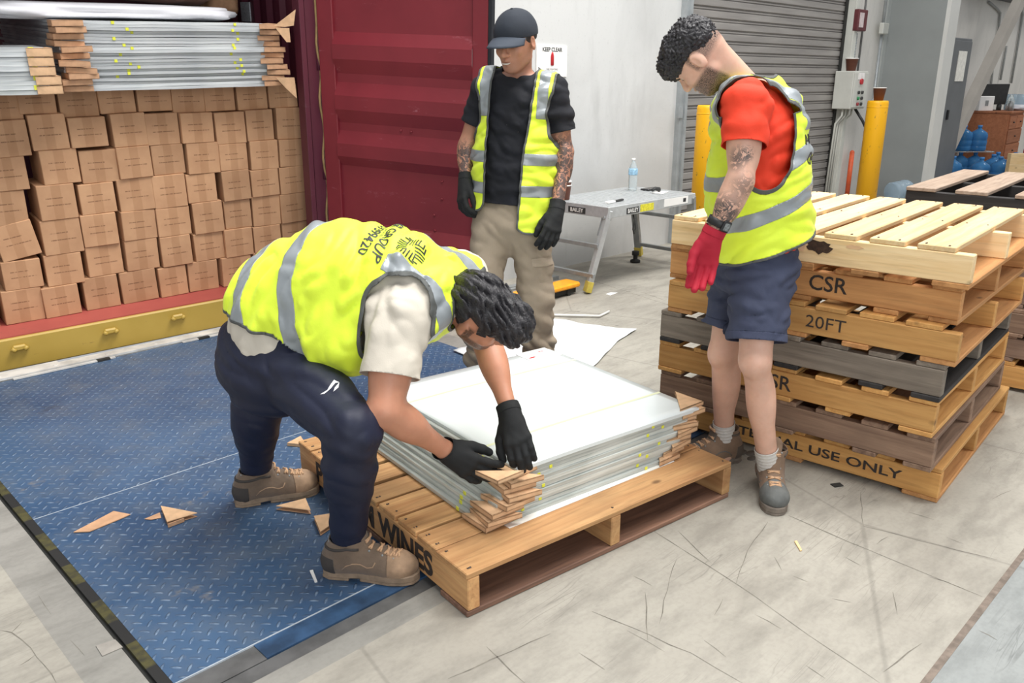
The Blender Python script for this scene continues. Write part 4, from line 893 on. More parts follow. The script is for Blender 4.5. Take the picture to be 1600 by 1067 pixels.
# orange pallet jack behind the platform
pj = empty('pallet_jack', (4.4, 4.15, 0)); tag(pj, 'orange pallet jack forks on floor behind the capped man', 'pallet jack')
mo = flat('jack_orange', srgb(240, 160, 22), .4)
q0, q1 = atZ(800, 447, .08), atZ(902, 447, .08)
for dy in (0.0,):
    sub(MB().box(3.75, 4.62, 3.93+dy, 4.08+dy, .055, .095, .012), 'fork', mo, pj)
    sub(MB().box(3.80, 4.60, 3.96+dy, 4.05+dy, .012, .055, .004).cyl((4.52, 3.95+dy, .03), (4.52, 4.06+dy, .03), .028), 'wheel_frame', dk, pj)
sub(MB().tube([(3.9, 4.3, .03), (4.62, 4.32, .03)], .012), 'pull_rod', alud, pj)
o = tag(MB().box(3.7, 4.85, 4.36, 4.42, .0, .03).build('metal_bar', alud), 'thin grey metal bar on the floor along the back wall', 'bar')
tag(MB().lathe([(.045, 0), (.045, .02), (.02, .03), (.02, .06), (.032, .065), (.032, .1), (0, .1)], 18).build('black_foot', dk), 'small black rubber foot on floor beneath the work platform', 'foot').location = (5.82, 4.33, 0)
# ================================================================ FAR RIGHT: drawers, water bottles
def jug_mats():
    t = NT('blue_jug'); v = t.coord('Object'); t.base(t.mix(t.noise(v, 6, 3), srgb(40, 110, 178), srgb(96, 160, 210))); t.rough(.12); t.set(Transmission_Weight=.35, IOR=1.2); return t.m
M_jug = jug_mats(); M_jcap = flat('blue_jug_cap', srgb(60, 130, 196), .4); t = NT('clear_jug'); t.base(srgb(190, 210, 224)); t.rough(.1); t.set(Transmission_Weight=.6, IOR=1.2); M_cjug = t.m
def jug(loc, lab, m=None, lying=False, group='blue water jugs by the drawers'):
    o = empty('water_jug', loc); tag(o, lab, 'water jug', group)
    pr = [(0, 0), (.12, 0), (.135, .015), (.135, .07), (.128, .08), (.135, .09), (.135, .16), (.128, .17), (.135, .18), (.135, .25), (.12, .29), (.05, .335), (.03, .345), (.03, .375), (0, .375)]
    MB().lathe(pr, 24).build('jug_body', m or M_jug, o); MB().lathe([(0, .37), (.034, .37), (.034, .405), (0, .405)], 16).build('cap', M_jcap, o)
    if lying: o.rotation_euler = (pi/2-.12, 0, lying); o.location.z += .135
    return o
# lower row and an upper tier on a board
pos = [(1490, 250), (1535, 246), (1553, 244), (1560, 240), (1564, 248), (1583, 240), (1588, 236)]
names = ['leftmost blue water jug on the floor, by the grey cabinet', 'blue water jug in front of the drawers, second from left on floor', 'blue water jug third from left on the floor by the drawers', 'blue water jug half hidden behind others before the wooden drawers', 'blue water jug in the middle of the floor group by drawers', 'front one of two right blue water jugs by the drawers', 'rearmost right blue water jug standing by the drawers']
deps = [12.9, 12.7, 13.2, 13.6, 12.8, 13.0, 13.5]
pts = [(13.95, 4.42), (14.05, 4.05), (14.35, 3.98), (14.7, 4.12), (14.25, 3.70), (14.55, 3.55), (14.85, 3.62)]
for (px, py), nme, dp in zip(pos, names, deps):
    q = atD(px, py, dp); jug((q[0], q[1], 0), nme)
for k, (px, nme) in enumerate(((1496, 'lower blue water jug at back, left, carrying the shelf board'), (1519, 'lower blue water jug at back, right, carrying the shelf board'))):
    q = atD(px+4, 250, 13.7); jug((q[0], q[1], 0), nme)
    q2 = atD(px+11, 212, 13.7); jug((q[0]+.0, q[1]+.0, .425), 'upper blue water jug standing on board, '+('left of the pair' if k == 0 else 'right of the pair'))
q = atD(1512, 250, 13.7); Mj = Matrix.Translation((q[0], q[1], .407)) @ Matrix.Rotation(-YAW, 4, 'Z'); o = MB().box(-.33, .33, -.16, .16, 0, .016).build('shelf_board', M_clear); o.matrix_world = Mj; tag(o, 'thin clear board between the lower and upper water jugs', 'board')
q = atZ(1390, 318, 0); jug((q[0], q[1], 0), 'clear water jug lying on floor at foot of steel column, left', M_cjug, 1.2, 'jugs lying at the column')
q = atZ(1428, 322, 0); jug((q[0], q[1], 0), 'clear water jug lying at foot of steel column, right', M_cjug, .6, 'jugs lying at the column')
ds = empty('chest_of_drawers', (16.2, 4.75, 0)); ds.rotation_euler = (0, 0, -.30)
W_desk = woods('orange_brown_veneer', srgb(176, 112, 76), srgb(150, 92, 60), dark=.7, stain=.15)
q = atD(1563, 262, 14.0); ds.location = (q[0], q[1], 0); tag(ds, 'orange-brown wooden chest of drawers against the far white wall', 'chest of drawers')
ds.rotation_euler = (0, 0, .04)
MB().box(0, .95, 0, .62, .0, 1.0, .006).build('carcass', W_desk['x'], ds); MB().box(-.02, .98, -.03, .64, 1.0, 1.035, .004).build('top', W_desk['x'], ds)
for r, (z0, z1) in enumerate(((.06, .25), (.27, .49), (.51, .73), (.75, .96))):
    for (x0, x1) in (((.03, .46), (.48, .92)) if r == 3 else ((.03, .92),)):
        d_o = MB().box(x0, x1, -.018, 0, z0, z1, .004).build('drawer', W_desk['x'], ds)
        MB().sph(((x0+x1)/2, -.03, (z0+z1)/2), .014, seg=8).build('knob', bk, d_o)
def ondesk(x, y): return ds.matrix_basis @ Vector((x, y, 1.036))
mn = empty('monitor', ondesk(.36, .40), -.6); tag(mn, 'black flat monitor standing on the chest of drawers', 'monitor')
MB().box(-.27, .27, -.015, .015, .10, .44, .006, M=Matrix.Rotation(.1, 4, 'X')).build('screen', bk, mn); MB().box(-.1, .1, -.07, .07, 0, .012).cyl((0, .02, .01), (0, .02, .2), .02).build('stand', bk, mn)
wb = empty('white_box', ondesk(.14, .46), -.6); tag(wb, 'white box with dark logo on the chest, left of monitor', 'box'); MB().box(-.14, .14, -.08, .08, 0, .24, .006).build('body', wm, wb); MB().box(-.03, .03, -.084, -.08, .08, .17).build('mark', alud, wb)
for k, (x, y, h, r, m) in enumerate(((.40, .10, .16, .04, alud), (.52, .12, .2, .045, M_clear), (.62, .16, .26, .05, M_clear), (.50, .3, .12, .04, bk), (.74, .2, .22, .05, wm))):
    o = MB().lathe([(0, 0), (r, 0), (r, h*.75), (r*.6, h*.85), (r*.6, h), (0, h)], 18).build('jar', m); o.location = ondesk(x, y)
    tag(o, ['small grey jar on the chest, nearest the monitor', 'clear jar on the chest of drawers, right of monitor', 'taller clear jar on the chest of drawers', 'short black jar on the chest behind the clear jars', 'white container at the right end of the chest'][k], 'jar')
o = jug((0, 0, 0), 'pale blue water jug lying on the chest of drawers', M_cjug, 0, None); o.location = ondesk(.82, .30)+Vector((0, 0, .135)); o.rotation_euler = (pi/2, 0, .3)
o = soft('white_cloth', (0, 0, 0), (.2, .14, .05), 0, M_foam, 'crumpled white cloth on the right of the chest of drawers', 'cloth', 3); o.matrix_world = Matrix.Translation(ondesk(.8, .08)+Vector((0, 0, .05)))
q = atD(1602, 262, 12.6)
for k in range(2):
    o = MB().box(-.22, .22, -.2, .2, 0, .36, .005).build('white_carton', wm); o.matrix_world = Matrix.Translation((q[0]+.18, q[1]-.18, k*.362+.001)) @ Matrix.Rotation(-.9, 4, 'Z')
    MB().box(-.221, .221, -.201, .201, .10, .16).build('red_band', rd, o); tag(o, 'white carton with a red band at the right edge, '+('lower one' if k == 0 else 'upper one'), 'carton', 'white cartons at the right edge')
for k in range(4):
    x = 14.6+.0*k
pw = atD(1585, 268, 12.2); o = MB().box(-.3, .3, -.05, .05, 0, .5, .004).build('timber_offcut', W_pale['x']); o.matrix_world = Matrix.Translation((pw[0]+.25, pw[1]-.1, 0)) @ Matrix.Rotation(-.8, 4, 'Z'); tag(o, 'pale timber board standing on edge before the water jugs', 'board')
# ================================================================ SMOOTH BODIES: blended tapered limbs sampled on a grid and meshed
F32 = np.float32
def A3(v): return np.asarray(v, float)
class Cap:
    def __init__(s, a, b, ra, rb=None, k=.03, flat=None, fs=1.):
        s.a, s.b, s.ra, s.rb, s.k = A3(a), A3(b), ra, ra if rb is None else rb, k
        s.fl = None if flat is None else nrm(flat); s.fs = fs
    def box(s, g):
        r = max(s.ra, s.rb)*max(1, s.fs)+g; return np.minimum(s.a, s.b)-r, np.maximum(s.a, s.b)+r
    def d(s, P, grow=0.):
        ba = s.b-s.a; L = max(ba@ba, 1e-9); w = P-s.a
        t = np.clip((w@ba)/L, 0, 1); w = w-t[..., None]*ba
        r = s.ra+(s.rb-s.ra)*t+grow
        if s.fl is not None:
            c = w@s.fl; w = w+(c*(1/s.fs-1))[..., None]*s.fl
            return (np.sqrt((w*w).sum(-1))-r)*min(1, s.fs)
        return np.sqrt((w*w).sum(-1))-r
class Ell:
    def __init__(s, c, R, rad, k=.03): s.c, s.R, s.rad, s.k = A3(c), np.array([nrm(r) for r in R]), A3(rad), k
    def box(s, g): r = max(s.rad)+g; return s.c-r, s.c+r
    def d(s, P, grow=0.):
        q = (P-s.c)@s.R.T; rr = s.rad+grow
        k0 = np.sqrt(((q/rr)**2).sum(-1)); k1 = np.sqrt(((q/rr**2)**2).sum(-1)); return k0*(k0-1)/np.maximum(k1, 1e-6)
def axis_coords(lo, hi, h, fine=None, hf=None):
    x = [lo]
    while x[-1] < hi:
        st = hf if (fine and fine[0] <= x[-1] <= fine[1]) else h; x.append(x[-1]+st)
    return np.array(x)
def sdf_mesh(prims, h=.006, grow=0., sub=(), disp=None, fine=None, hf=None, margin=.05, post=None):
    lo = np.min([p.box(grow+.03)[0] for p in prims], 0); hi = np.max([p.box(grow+.03)[1] for p in prims], 0)
    ax = [axis_coords(lo[i], hi[i], h, None if fine is None else (fine[0][i], fine[1][i]), hf) for i in range(3)]
    D = np.full([len(a) for a in ax], .3)
    def region(p, g):
        a, b = p.box(g); sl = []
        for i in range(3):
            i0 = max(0, np.searchsorted(ax[i], a[i])-1); i1 = min(len(ax[i]), np.searchsorted(ax[i], b[i])+1); sl.append(slice(i0, i1))
        return tuple(sl)
    def pts(sl): return np.stack(np.meshgrid(ax[0][sl[0]], ax[1][sl[1]], ax[2][sl[2]], indexing='ij'), -1)
    for p in prims:
        sl = region(p, grow+margin)
        if min(D[sl].shape) == 0: continue
        d = p.d(pts(sl), grow); o = D[sl]; k = p.k
        hh = np.clip(.5+.5*(o-d)/k, 0, 1); D[sl] = o*(1-hh)+d*hh-k*hh*(1-hh)
    for p in sub:
        sl = region(p, margin)
        if min(D[sl].shape) == 0: continue
        d = -p.d(pts(sl)); o = D[sl]; k = p.k; hh = np.clip(.5-.5*(o-d)/k, 0, 1); D[sl] = o*(1-hh)+d*hh+k*hh*(1-hh)
    if disp is not None:
        m = np.abs(D) < .06; ix = np.nonzero(m); P = np.stack([ax[0][ix[0]], ax[1][ix[1]], ax[2][ix[2]]], -1); D[m] += disp(P)
    if post is not None: D = post(D, ax)
    return surface_nets(D, ax)
def surface_nets(D, ax):
    S = D < 0; nx, ny, nz = D.shape
    acc = np.zeros((nx-1, ny-1, nz-1, 3)); cnt = np.zeros((nx-1, ny-1, nz-1))
    c = [S[i:nx-1+i, j:ny-1+j, k:nz-1+k] for i in (0, 1) for j in (0, 1) for k in (0, 1)]
    n = sum(x.astype(np.int8) for x in c); act = (n > 0) & (n < 8); I = np.array(np.nonzero(act)).T
    i, j, k = I.T; pos = np.zeros((len(I), 3)); cn = np.zeros(len(I))
    C = [(a, b, c_) for a in (0, 1) for b in (0, 1) for c_ in (0, 1)]
    for a in C:
        for d in range(3):
            if a[d]: continue
            b = list(a); b[d] = 1
            d0 = D[i+a[0], j+a[1], k+a[2]]; d1 = D[i+b[0], j+b[1], k+b[2]]; m = (d0 < 0) != (d1 < 0)
            t = np.where(m, d0/np.where(m, d0-d1, 1), 0)
            p = np.zeros((len(I), 3))
            for e in range(3):
                p0 = ax[e][I[:, e]+a[e]]; p1 = ax[e][I[:, e]+b[e]]; p[:, e] = p0+(p1-p0)*t
            pos[m] += p[m]; cn[m] += 1
    pos /= cn[:, None]
    idx = -np.ones(act.shape, int); idx[i, j, k] = np.arange(len(I))
    Q = []
    for d in range(3):
        u, v = [(1, 2), (2, 0), (0, 1)][d]
        s0 = [slice(None)]*3; s1 = [slice(None)]*3; s0[d] = slice(0, D.shape[d]-1); s1[d] = slice(1, D.shape[d])
        A, B = S[tuple(s0)], S[tuple(s1)]; E = np.array(np.nonzero(A != B)).T
        E = E[(E[:, u] > 0) & (E[:, v] > 0) & (E[:, u] < D.shape[u]-1) & (E[:, v] < D.shape[v]-1)]
        if len(E) == 0: continue
        e = np.zeros(3, int); f = np.zeros(3, int); e[u] = 1; f[v] = 1
        q = np.stack([idx[tuple((E-e-f).T)], idx[tuple((E-f).T)], idx[tuple(E.T)], idx[tuple((E-e).T)]], 1)
        fl = A[tuple(E.T)]; q[~fl] = q[~fl][:, ::-1]; Q.append(q)
    return pos, np.concatenate(Q)
def smooth_mesh(V, F, it=2, lam=.5):
    E = np.concatenate([F[:, [0, 1]], F[:, [1, 2]], F[:, [2, 3]], F[:, [3, 0]]]) if F.shape[1] == 4 else np.concatenate([F[:, [0, 1]], F[:, [1, 2]], F[:, [2, 0]]])
    for _ in range(it):
        s = np.zeros_like(V); n = np.zeros(len(V))
        for a, b in ((0, 1), (1, 0)): 
            for q in range(3): s[:, q] += np.bincount(E[:, a], V[E[:, b], q], len(V))
            n += np.bincount(E[:, a], minlength=len(V))
        V = V+lam*(s/np.maximum(n, 1)[:, None]-V)
    return V
def tris(F): return F if F.shape[1] == 3 else np.concatenate([F[:, [0, 1, 2]], F[:, [0, 2, 3]]])
def split(V, F, S):
    """cut triangles along S = 0; returns vertices, triangles with S<0, triangles with S>0"""
    S = np.where(np.abs(S) < 1e-9, 1e-9, S); sg = S[F] < 0; n = sg.sum(1)
    ins, outs = F[n == 3].tolist(), F[n == 0].tolist(); X = F[(n > 0) & (n < 3)]
    V = V.tolist(); cache = {}; S_ = S
    def cut(a, b):
        key = (a, b) if a < b else (b, a)
        if key not in cache:
            t = S_[a]/(S_[a]-S_[b]); cache[key] = len(V); V.append([V[a][q]+(V[b][q]-V[a][q])*t for q in range(3)])
        return cache[key]
    for f in X.tolist():
        s = [S_[q] < 0 for q in f]; one = s.count(True) == 1
        k = s.index(True) if one else s.index(False); a, b, c = f[k], f[(k+1) % 3], f[(k+2) % 3]
        ab, ac = cut(a, b), cut(a, c); lone = [[a, ab, ac]]; rest = [[ab, b, c], [ab, c, ac]]
        if one: ins += lone; outs += rest
        else: outs += lone; ins += rest
    z = np.zeros((0, 3), int)
    return np.array(V), (np.array(ins) if ins else z), (np.array(outs) if outs else z)
def compact(V, F):
    u, inv = np.unique(F, return_inverse=True); return V[u], inv.reshape(F.shape)
def keep(V, F, fn):
    """cut away where fn(V) > 0"""
    V2, a, b = split(V, F, fn(V)); return compact(V2, a)
def npmesh(name, V, F, mat, parent=None, smooth=True, thick=0., off=0., attrs=None):
    if len(F) == 0: return None
    V, F = compact(np.asarray(V), np.asarray(F)) if attrs is None else (V, F)
    if parent is not None:
        L = Matrix.Identity(4); p = parent
        while p is not None: L = p.matrix_basis @ L; p = p.parent
        Li = np.array(L.inverted()); V = V@Li[:3, :3].T+Li[:3, 3]
    me = bpy.data.meshes.new(name); me.from_pydata(V.tolist(), [], F.tolist()); 
    if attrs:
        for a, val in attrs.items():
            at = me.attributes.new(a, 'FLOAT', 'POINT'); at.data.foreach_set('value', np.asarray(val, F32))
    me.update(); o = link(name, me, mat, parent, smooth)
    if thick:
        s = o.modifiers.new('thickness', 'SOLIDIFY'); s.thickness = thick; s.offset = off
    return o
def snoise(P, f, seed=0.):
    """cheap smooth pseudo noise in [-1,1] from rotated sines"""
    x, y, z = P[..., 0]*f, P[..., 1]*f, P[..., 2]*f; s = seed*1.7
    return (np.sin(x+1.3*np.sin(y*.9+s)+s)+np.sin(y*1.1+1.2*np.sin(z*.8+s*2)+2+s)+np.sin(z*1.05+1.4*np.sin(x*1.1+s)+4+s*3))/3
def bvh(V, F): return BVHTree.FromPolygons([Vector(v) for v in V], [list(map(int, f)) for f in F])
def cam_hit(px, py, tree):
    h = tree.ray_cast(Vector(CO), Vector(nrm(ray(px, py)))); return A3(h[0]) if h[0] is not None else None
def arm_cut(v, sh, el, cut, tors, ra=.055):
    """positive where a point belongs to the arm (rather than the torso) beyond the sleeve end"""
    d = nrm(A3(el)-A3(sh)); arm = Cap(sh, A3(el)+d*.3, ra, ra); da = arm.d(v); dt = np.min([t.d(v) for t in tors], 0)
    return np.minimum(np.where(da < dt+.012, .05, -.05), (v-A3(sh))@d-cut)
def arm_hole(v, sh, el, r, back=.02):
    """positive inside a round armhole of radius r about the arm"""
    d = nrm(A3(el)-A3(sh)); q = v-(A3(sh)-d*back); t = np.maximum(q@d, 0); return r-np.linalg.norm(q-t[:, None]*d, axis=1)
def wrap_decal(name, me, origin, xdir, ydir, tree, mat, parent, lift=.0015, sub_=1, reach=.25):
    """lay a flat mesh (x,y) on a surface, shooting against the plane normal"""
    x = Vector(xdir).normalized(); y = Vector(ydir); y = (y-x*y.dot(x)).normalized(); n = x.cross(y)
    b = bmesh.new(); b.from_mesh(me); bmesh.ops.triangulate(b, faces=b.faces)
    for _ in range(sub_): bmesh.ops.subdivide_edges(b, edges=[e for e in b.edges if e.calc_length() > .008], cuts=1)
    dead = []
    for v in b.verts:
        p = Vector(origin)+x*v.co.x+y*v.co.y; h = tree.ray_cast(p+n*reach, -n, reach*2)
        if h[0] is None: dead.append(v)
        else:
            nn = h[1] if h[1].dot(n) > 0 else -h[1]; v.co = h[0]+nn*lift
    bmesh.ops.delete(b, geom=dead, context='VERTS')
    L = Matrix.Identity(4); p = parent
    while p is not None: L = p.matrix_basis @ L; p = p.parent
    bmesh.ops.transform(b, matrix=L.inverted(), verts=b.verts)
    m2 = bpy.data.meshes.new(name); b.to_mesh(m2); b.free(); return link(name, m2, mat, parent)
# ---------------------------------------------------------------- materials for people
def skin(name, c, tat=None):
    t = NT(name); v = t.coord('Object'); n = t.noise(v, 9, 4); n2 = t.noise(v, 60, 3)
    cc_ = t.mix(t.ramp(n, [(.3, 0.), (.7, 1.)]), tuple(x*.86 for x in c), tuple(min(1, x*1.1) for x in c))
    cc_ = t.mix(t.math('MULTIPLY', t.ramp(n2, [(.5, 0.), (.7, 1.)]), .15), cc_, (c[0]*.9, c[1]*.6, c[2]*.55))
    at = t.n('ShaderNodeAttribute', attribute_name='stubble'); hn = t.noise(v, 420, 2)
    cc_ = t.mix(t.math('MULTIPLY', at.outputs['Fac'], t.ramp(hn, [(.3, .35), (.6, .95)])), cc_, (.022, .016, .013))
    tt = t.n('ShaderNodeAttribute', attribute_name='ink'); 
    a = t.noise(v, 34, 3, .6, 1.6); b = t.noise(v, 13, 2, .5, .8)
    ln = t.ramp(t.math('ABSOLUTE', t.math('SUBTRACT', a, .5)), [(.025, 1.), (.06, 0.)])
    sh = t.ramp(t.math('ADD', a, t.math('MULTIPLY', b, .6)), [(.74, 0.), (.88, .85)])
    k = t.math('MULTIPLY', t.math('MAXIMUM', t.math('MULTIPLY', ln, .95), sh), tt.outputs['Fac'])
    cc_ = t.mix(k, cc_, (.055, .05, .052))
    t.base(cc_); t.rough(.5); t.set(Subsurface_Weight=.12, Subsurface_Scale=.01); t.b.inputs['Subsurface Radius'].default_value = (1, .35, .2); t.bump(n2, .12, .001); return t.m
def cloth(name, c, rough=.85, var=.12, weave=300., sheen=.0, f=6., bump_=.25):
    t = NT(name); v = t.coord('Object'); n = t.noise(v, f, 4); w_ = t.noise(v, weave, 2); n3 = t.noise(v, 28, 4, .6)
    t.base(t.mix(t.ramp(n, [(.3, 0.), (.7, 1.)]), tuple(x*(1-var) for x in c), tuple(min(1, x*(1+var)) for x in c))); t.rough(rough)
    t.set(Sheen_Weight=sheen); t.bump(t.math('ADD', n3, t.math('MULTIPLY', w_, .35)), bump_, .004); return t.m
M_vest = cloth('hi_vis_yellow', srgb(228, 251, 62), .6, .05, 300, .1)
M_tape = flat('reflective_tape', srgb(148, 154, 158), .35, .1, .07, 12)
M_bind = flat('grey_binding', srgb(84, 86, 84), .7)
M_hair = None
def hairmat(name, c=(.012, .011, .013)):
    t = NT(name); v = t.coord('Object'); n = t.noise(v, 60, 4, .6, 1.); t.base(t.mix(n, c, tuple(x*2.6 for x in c))); t.rough(.42); t.bump(n, .9, .008); return t.m
M_hair = hairmat('black_hair')
M_glove = cloth('black_knit_glove', (.009, .010, .011), .8, .2, 500)
M_gloveR = cloth('red_knit_glove', srgb(178, 22, 48), .75, .12, 500)
M_boot = cloth('brown_nubuck', srgb(112, 94, 78), .8, .22, 200, .2, 14, .3)
M_boottoe = cloth('scuffed_toe_leather', srgb(156, 128, 102), .75, .3, 200, .1, 18, .3)
M_bootd = cloth('dark_boot_panel', srgb(66, 60, 56), .7, .15, 200)
M_sole = flat('boot_sole', srgb(138, 118, 98), .8, 0, .2, 30, .3)
M_lace = flat('tan_lace', srgb(196, 158, 124), .85, 0, .2, 200)
M_white_eye = flat('eye_white', srgb(215, 208, 200), .25, 0, .02); M_iris = flat('eye_iris', (.03, .016, .01), .15)
# ---------------------------------------------------------------- anatomy
def head_prims(c, fwd, up, s=1., lid=0.):
    f = nrm(fwd); u = nrm(up-f*(A3(up)@f)); l = np.cross(u, f)       # l = the head's left
    P = lambda x, y, z: A3(c)+s*(l*x+f*y+u*z); R = [l, f, u]
    pr = [Ell(P(0, -.012, .028), R, s*A3((.075, .096, .086)), .03), Ell(P(0, .018, -.012), R, s*A3((.066, .072, .088)), .03),
          Ell(P(0, .046, -.062), R, s*A3((.046, .042, .044)), .03), Ell(P(0, .074, -.088), R, s*A3((.023, .020, .019)), .02),
          Cap(P(-.046, .0, -.062), P(-.02, .06, -.088), s*.019, s*.017, .02), Cap(P(.046, .0, -.062), P(.02, .06, -.088), s*.019, s*.017, .02),
          Cap(P(-.03, .083, .031), P(.03, .083, .031), s*.012, None, .018),
          Ell(P(-.038, .066, -.018), R, s*A3((.021, .018, .019)), .018), Ell(P(.038, .066, -.018), R, s*A3((.021, .018, .019)), .018),
          Cap(P(0, .088, .018), P(0, .107, -.016), s*.0085, s*.011, .01), Ell(P(0, .104, -.023), R, s*A3((.013, .014, .011)), .008),
          Ell(P(-.013, .094, -.026), R, s*A3((.009, .011, .008)), .006), Ell(P(.013, .094, -.026), R, s*A3((.009, .011, .008)), .006),
          Cap(P(-.019, .083, -.051), P(0, .093, -.049), s*.0065, s*.0075, .006), Cap(P(.019, .083, -.051), P(0, .093, -.049), s*.0065, s*.0075, .006),
          Cap(P(-.017, .082, -.0625), P(0, .090, -.0635), s*.0068, s*.0085, .006), Cap(P(.017, .082, -.0625), P(0, .090, -.0635), s*.0068, s*.0085, .006)]
    for sx in (-1, 1): pr.append(Ell(P(sx*.032, .0765, .0165-.006*lid), R, s*A3((.0145, .0115, .0080+.004*lid)), .004))
    for sx in (-1, 1):
        e = P(sx*.080, -.008, -.004); er = [nrm(l*sx+f*-.35), nrm(f+l*sx*.35), u]
        pr.append(Ell(e, [er[0], er[1], nrm(u-f*.15)], s*A3((.009, .020, .033)), .005))
    sub = [Ell(P(-.032, .092, .012), R, s*A3((.016, .012, .010)), .012), Ell(P(.032, .092, .012), R, s*A3((.016, .012, .010)), .012),
           Cap(P(-.02, .0975, -.057), P(.02, .0975, -.057), s*.0032, None, .004)]
    for sx in (-1, 1): sub.append(Ell(P(sx*.092, .002, -.0), [l, f, u], s*A3((.009, .0125, .021)), .004))
    return pr, sub, P, (l, f, u)
def add_eyes(P, parent, s=1.):
    for sx in (-1, 1):
        m = MB().sph(P(sx*.032, .0715, .010), .0118*s, seg=18); e = sub(m, 'eye', M_white_eye, parent)
        c = A3(P(sx*.032, .0715, .008)); f = nrm(P(0, 1, 0)-P(0, 0, 0)); sub(MB().sph(c+f*.0088*s, .0048*s, seg=12), 'iris', M_iris, e)
def ridge(P0, lst, r, name, mat, parent):
    m = MB()
    for pts in lst: m.tube([A3(p) for p in pts], r, 8)
    return sub(m, name, mat, parent)
def limb_frame(d, hint):
    x = nrm(d); y = nrm(A3(hint)-x*(A3(hint)@x)); z = np.cross(x, y); return x, y, z
def hand_prims(w, xd, thumb_dir, curl=(.5, .55, .6, .65), s=1., thumb=(.6, .5), spread=.08, grow=0.002, tb=.4):
    """w wrist, xd towards the knuckles, thumb_dir side the thumb is on; fingers curl about that axis towards the palm"""
    x, y, z = limb_frame(xd, thumb_dir); s_ = s; z = z*hand_prims.palm
    P = lambda a, b, c: A3(w)+s_*(x*a+y*b+z*c)
    pr = [Cap(P(-.012, .0, 0), P(.03, 0, 0), s_*.033, s_*.031, .015, z, .86), Cap(P(.03, .016, 0), P(.082, .026, 0), s_*.019, s_*.0165, .014), Cap(P(.03, .0, 0), P(.085, .006, .001), s_*.019, s_*.017, .014),
          Cap(P(.03, -.014, 0), P(.082, -.014, 0), s_*.018, s_*.016, .014), Cap(P(.02, -.02, 0), P(.076, -.032, -.001), s_*.017, s_*.0145, .014), Cap(P(.012, .022, -.010), P(.04, .032, -.012), s_*.019, s_*.016, .014)]
    tips = []
    for k, (b, L, r, st) in enumerate(((.028, (.043, .026, .021), .0102, .084), (.007, (.047, .030, .022), .0104, .088), (-.014, (.043, .028, .021), .0100, .084), (-.034, (.034, .021, .019), .0090, .076))):
        p = P(st, b, 0); c = curl[k] if hasattr(curl, '__len__') else curl; ang = 0; sp = (1.5-k)*spread
        for q, l_ in enumerate(L):
            ang += c*(.75, 1.15, .8)[q]; d = nrm(x*cos(ang)-z*sin(ang)+y*sp*(1 if q == 0 else .6)); n = p+d*l_*s_
            pr.append(Cap(p, n, s_*(r-.0006*q)+grow, s_*(r-.0006*(q+1))+grow, .004)); p = n
        tips.append(p)
    a, b2 = thumb; p = P(.028, .032, -.012); d = nrm(x*cos(a)*1.+y*sin(a)-z*tb)
    for q, l_ in enumerate((.036, .034, .026)):
        n = p+d*l_*s_; pr.append(Cap(p, n, s_*(.0145-.0018*q)+grow, s_*(.0132-.0018*q)+grow, .006)); p = n; d = nrm(d+x*b2*.6-y*b2*.35-z*b2*.35)
    return pr, tips, (x, y, z), P
hand_prims.palm = 1.
def glove(name, w, xd, thumb_dir, arm_dir, mat, parent, palm=1., cuff=.055, cuffmat=None, **k):
    hand_prims.palm = palm; pr, tips, fr, P = hand_prims(w, xd, thumb_dir, **k); a = nrm(arm_dir)
    pr.append(Cap(P(.005, 0, 0), A3(w)-a*cuff, .0350, .0385, .012, fr[2], .90))
    V, Q = sdf_mesh(pr, .003, disp=lambda p: .0007*snoise(p, 160)); pass
    T = tris(Q); V = smooth_mesh(V, Q, 1, .4)
    end = A3(w)-a*(cuff-.004); V, T = keep(V, T, lambda v: -((v-end)@a))
    c0 = A3(w)-a*.012; V2, rest, cf = split(V, T, -((V-c0)@a)*1.)
    g = npmesh(name, V2, rest, mat, parent, thick=.0015, off=-1)
    npmesh('cuff', V2, cf, cuffmat or mat, g, thick=.002, off=0); return g, (V, T), P, fr
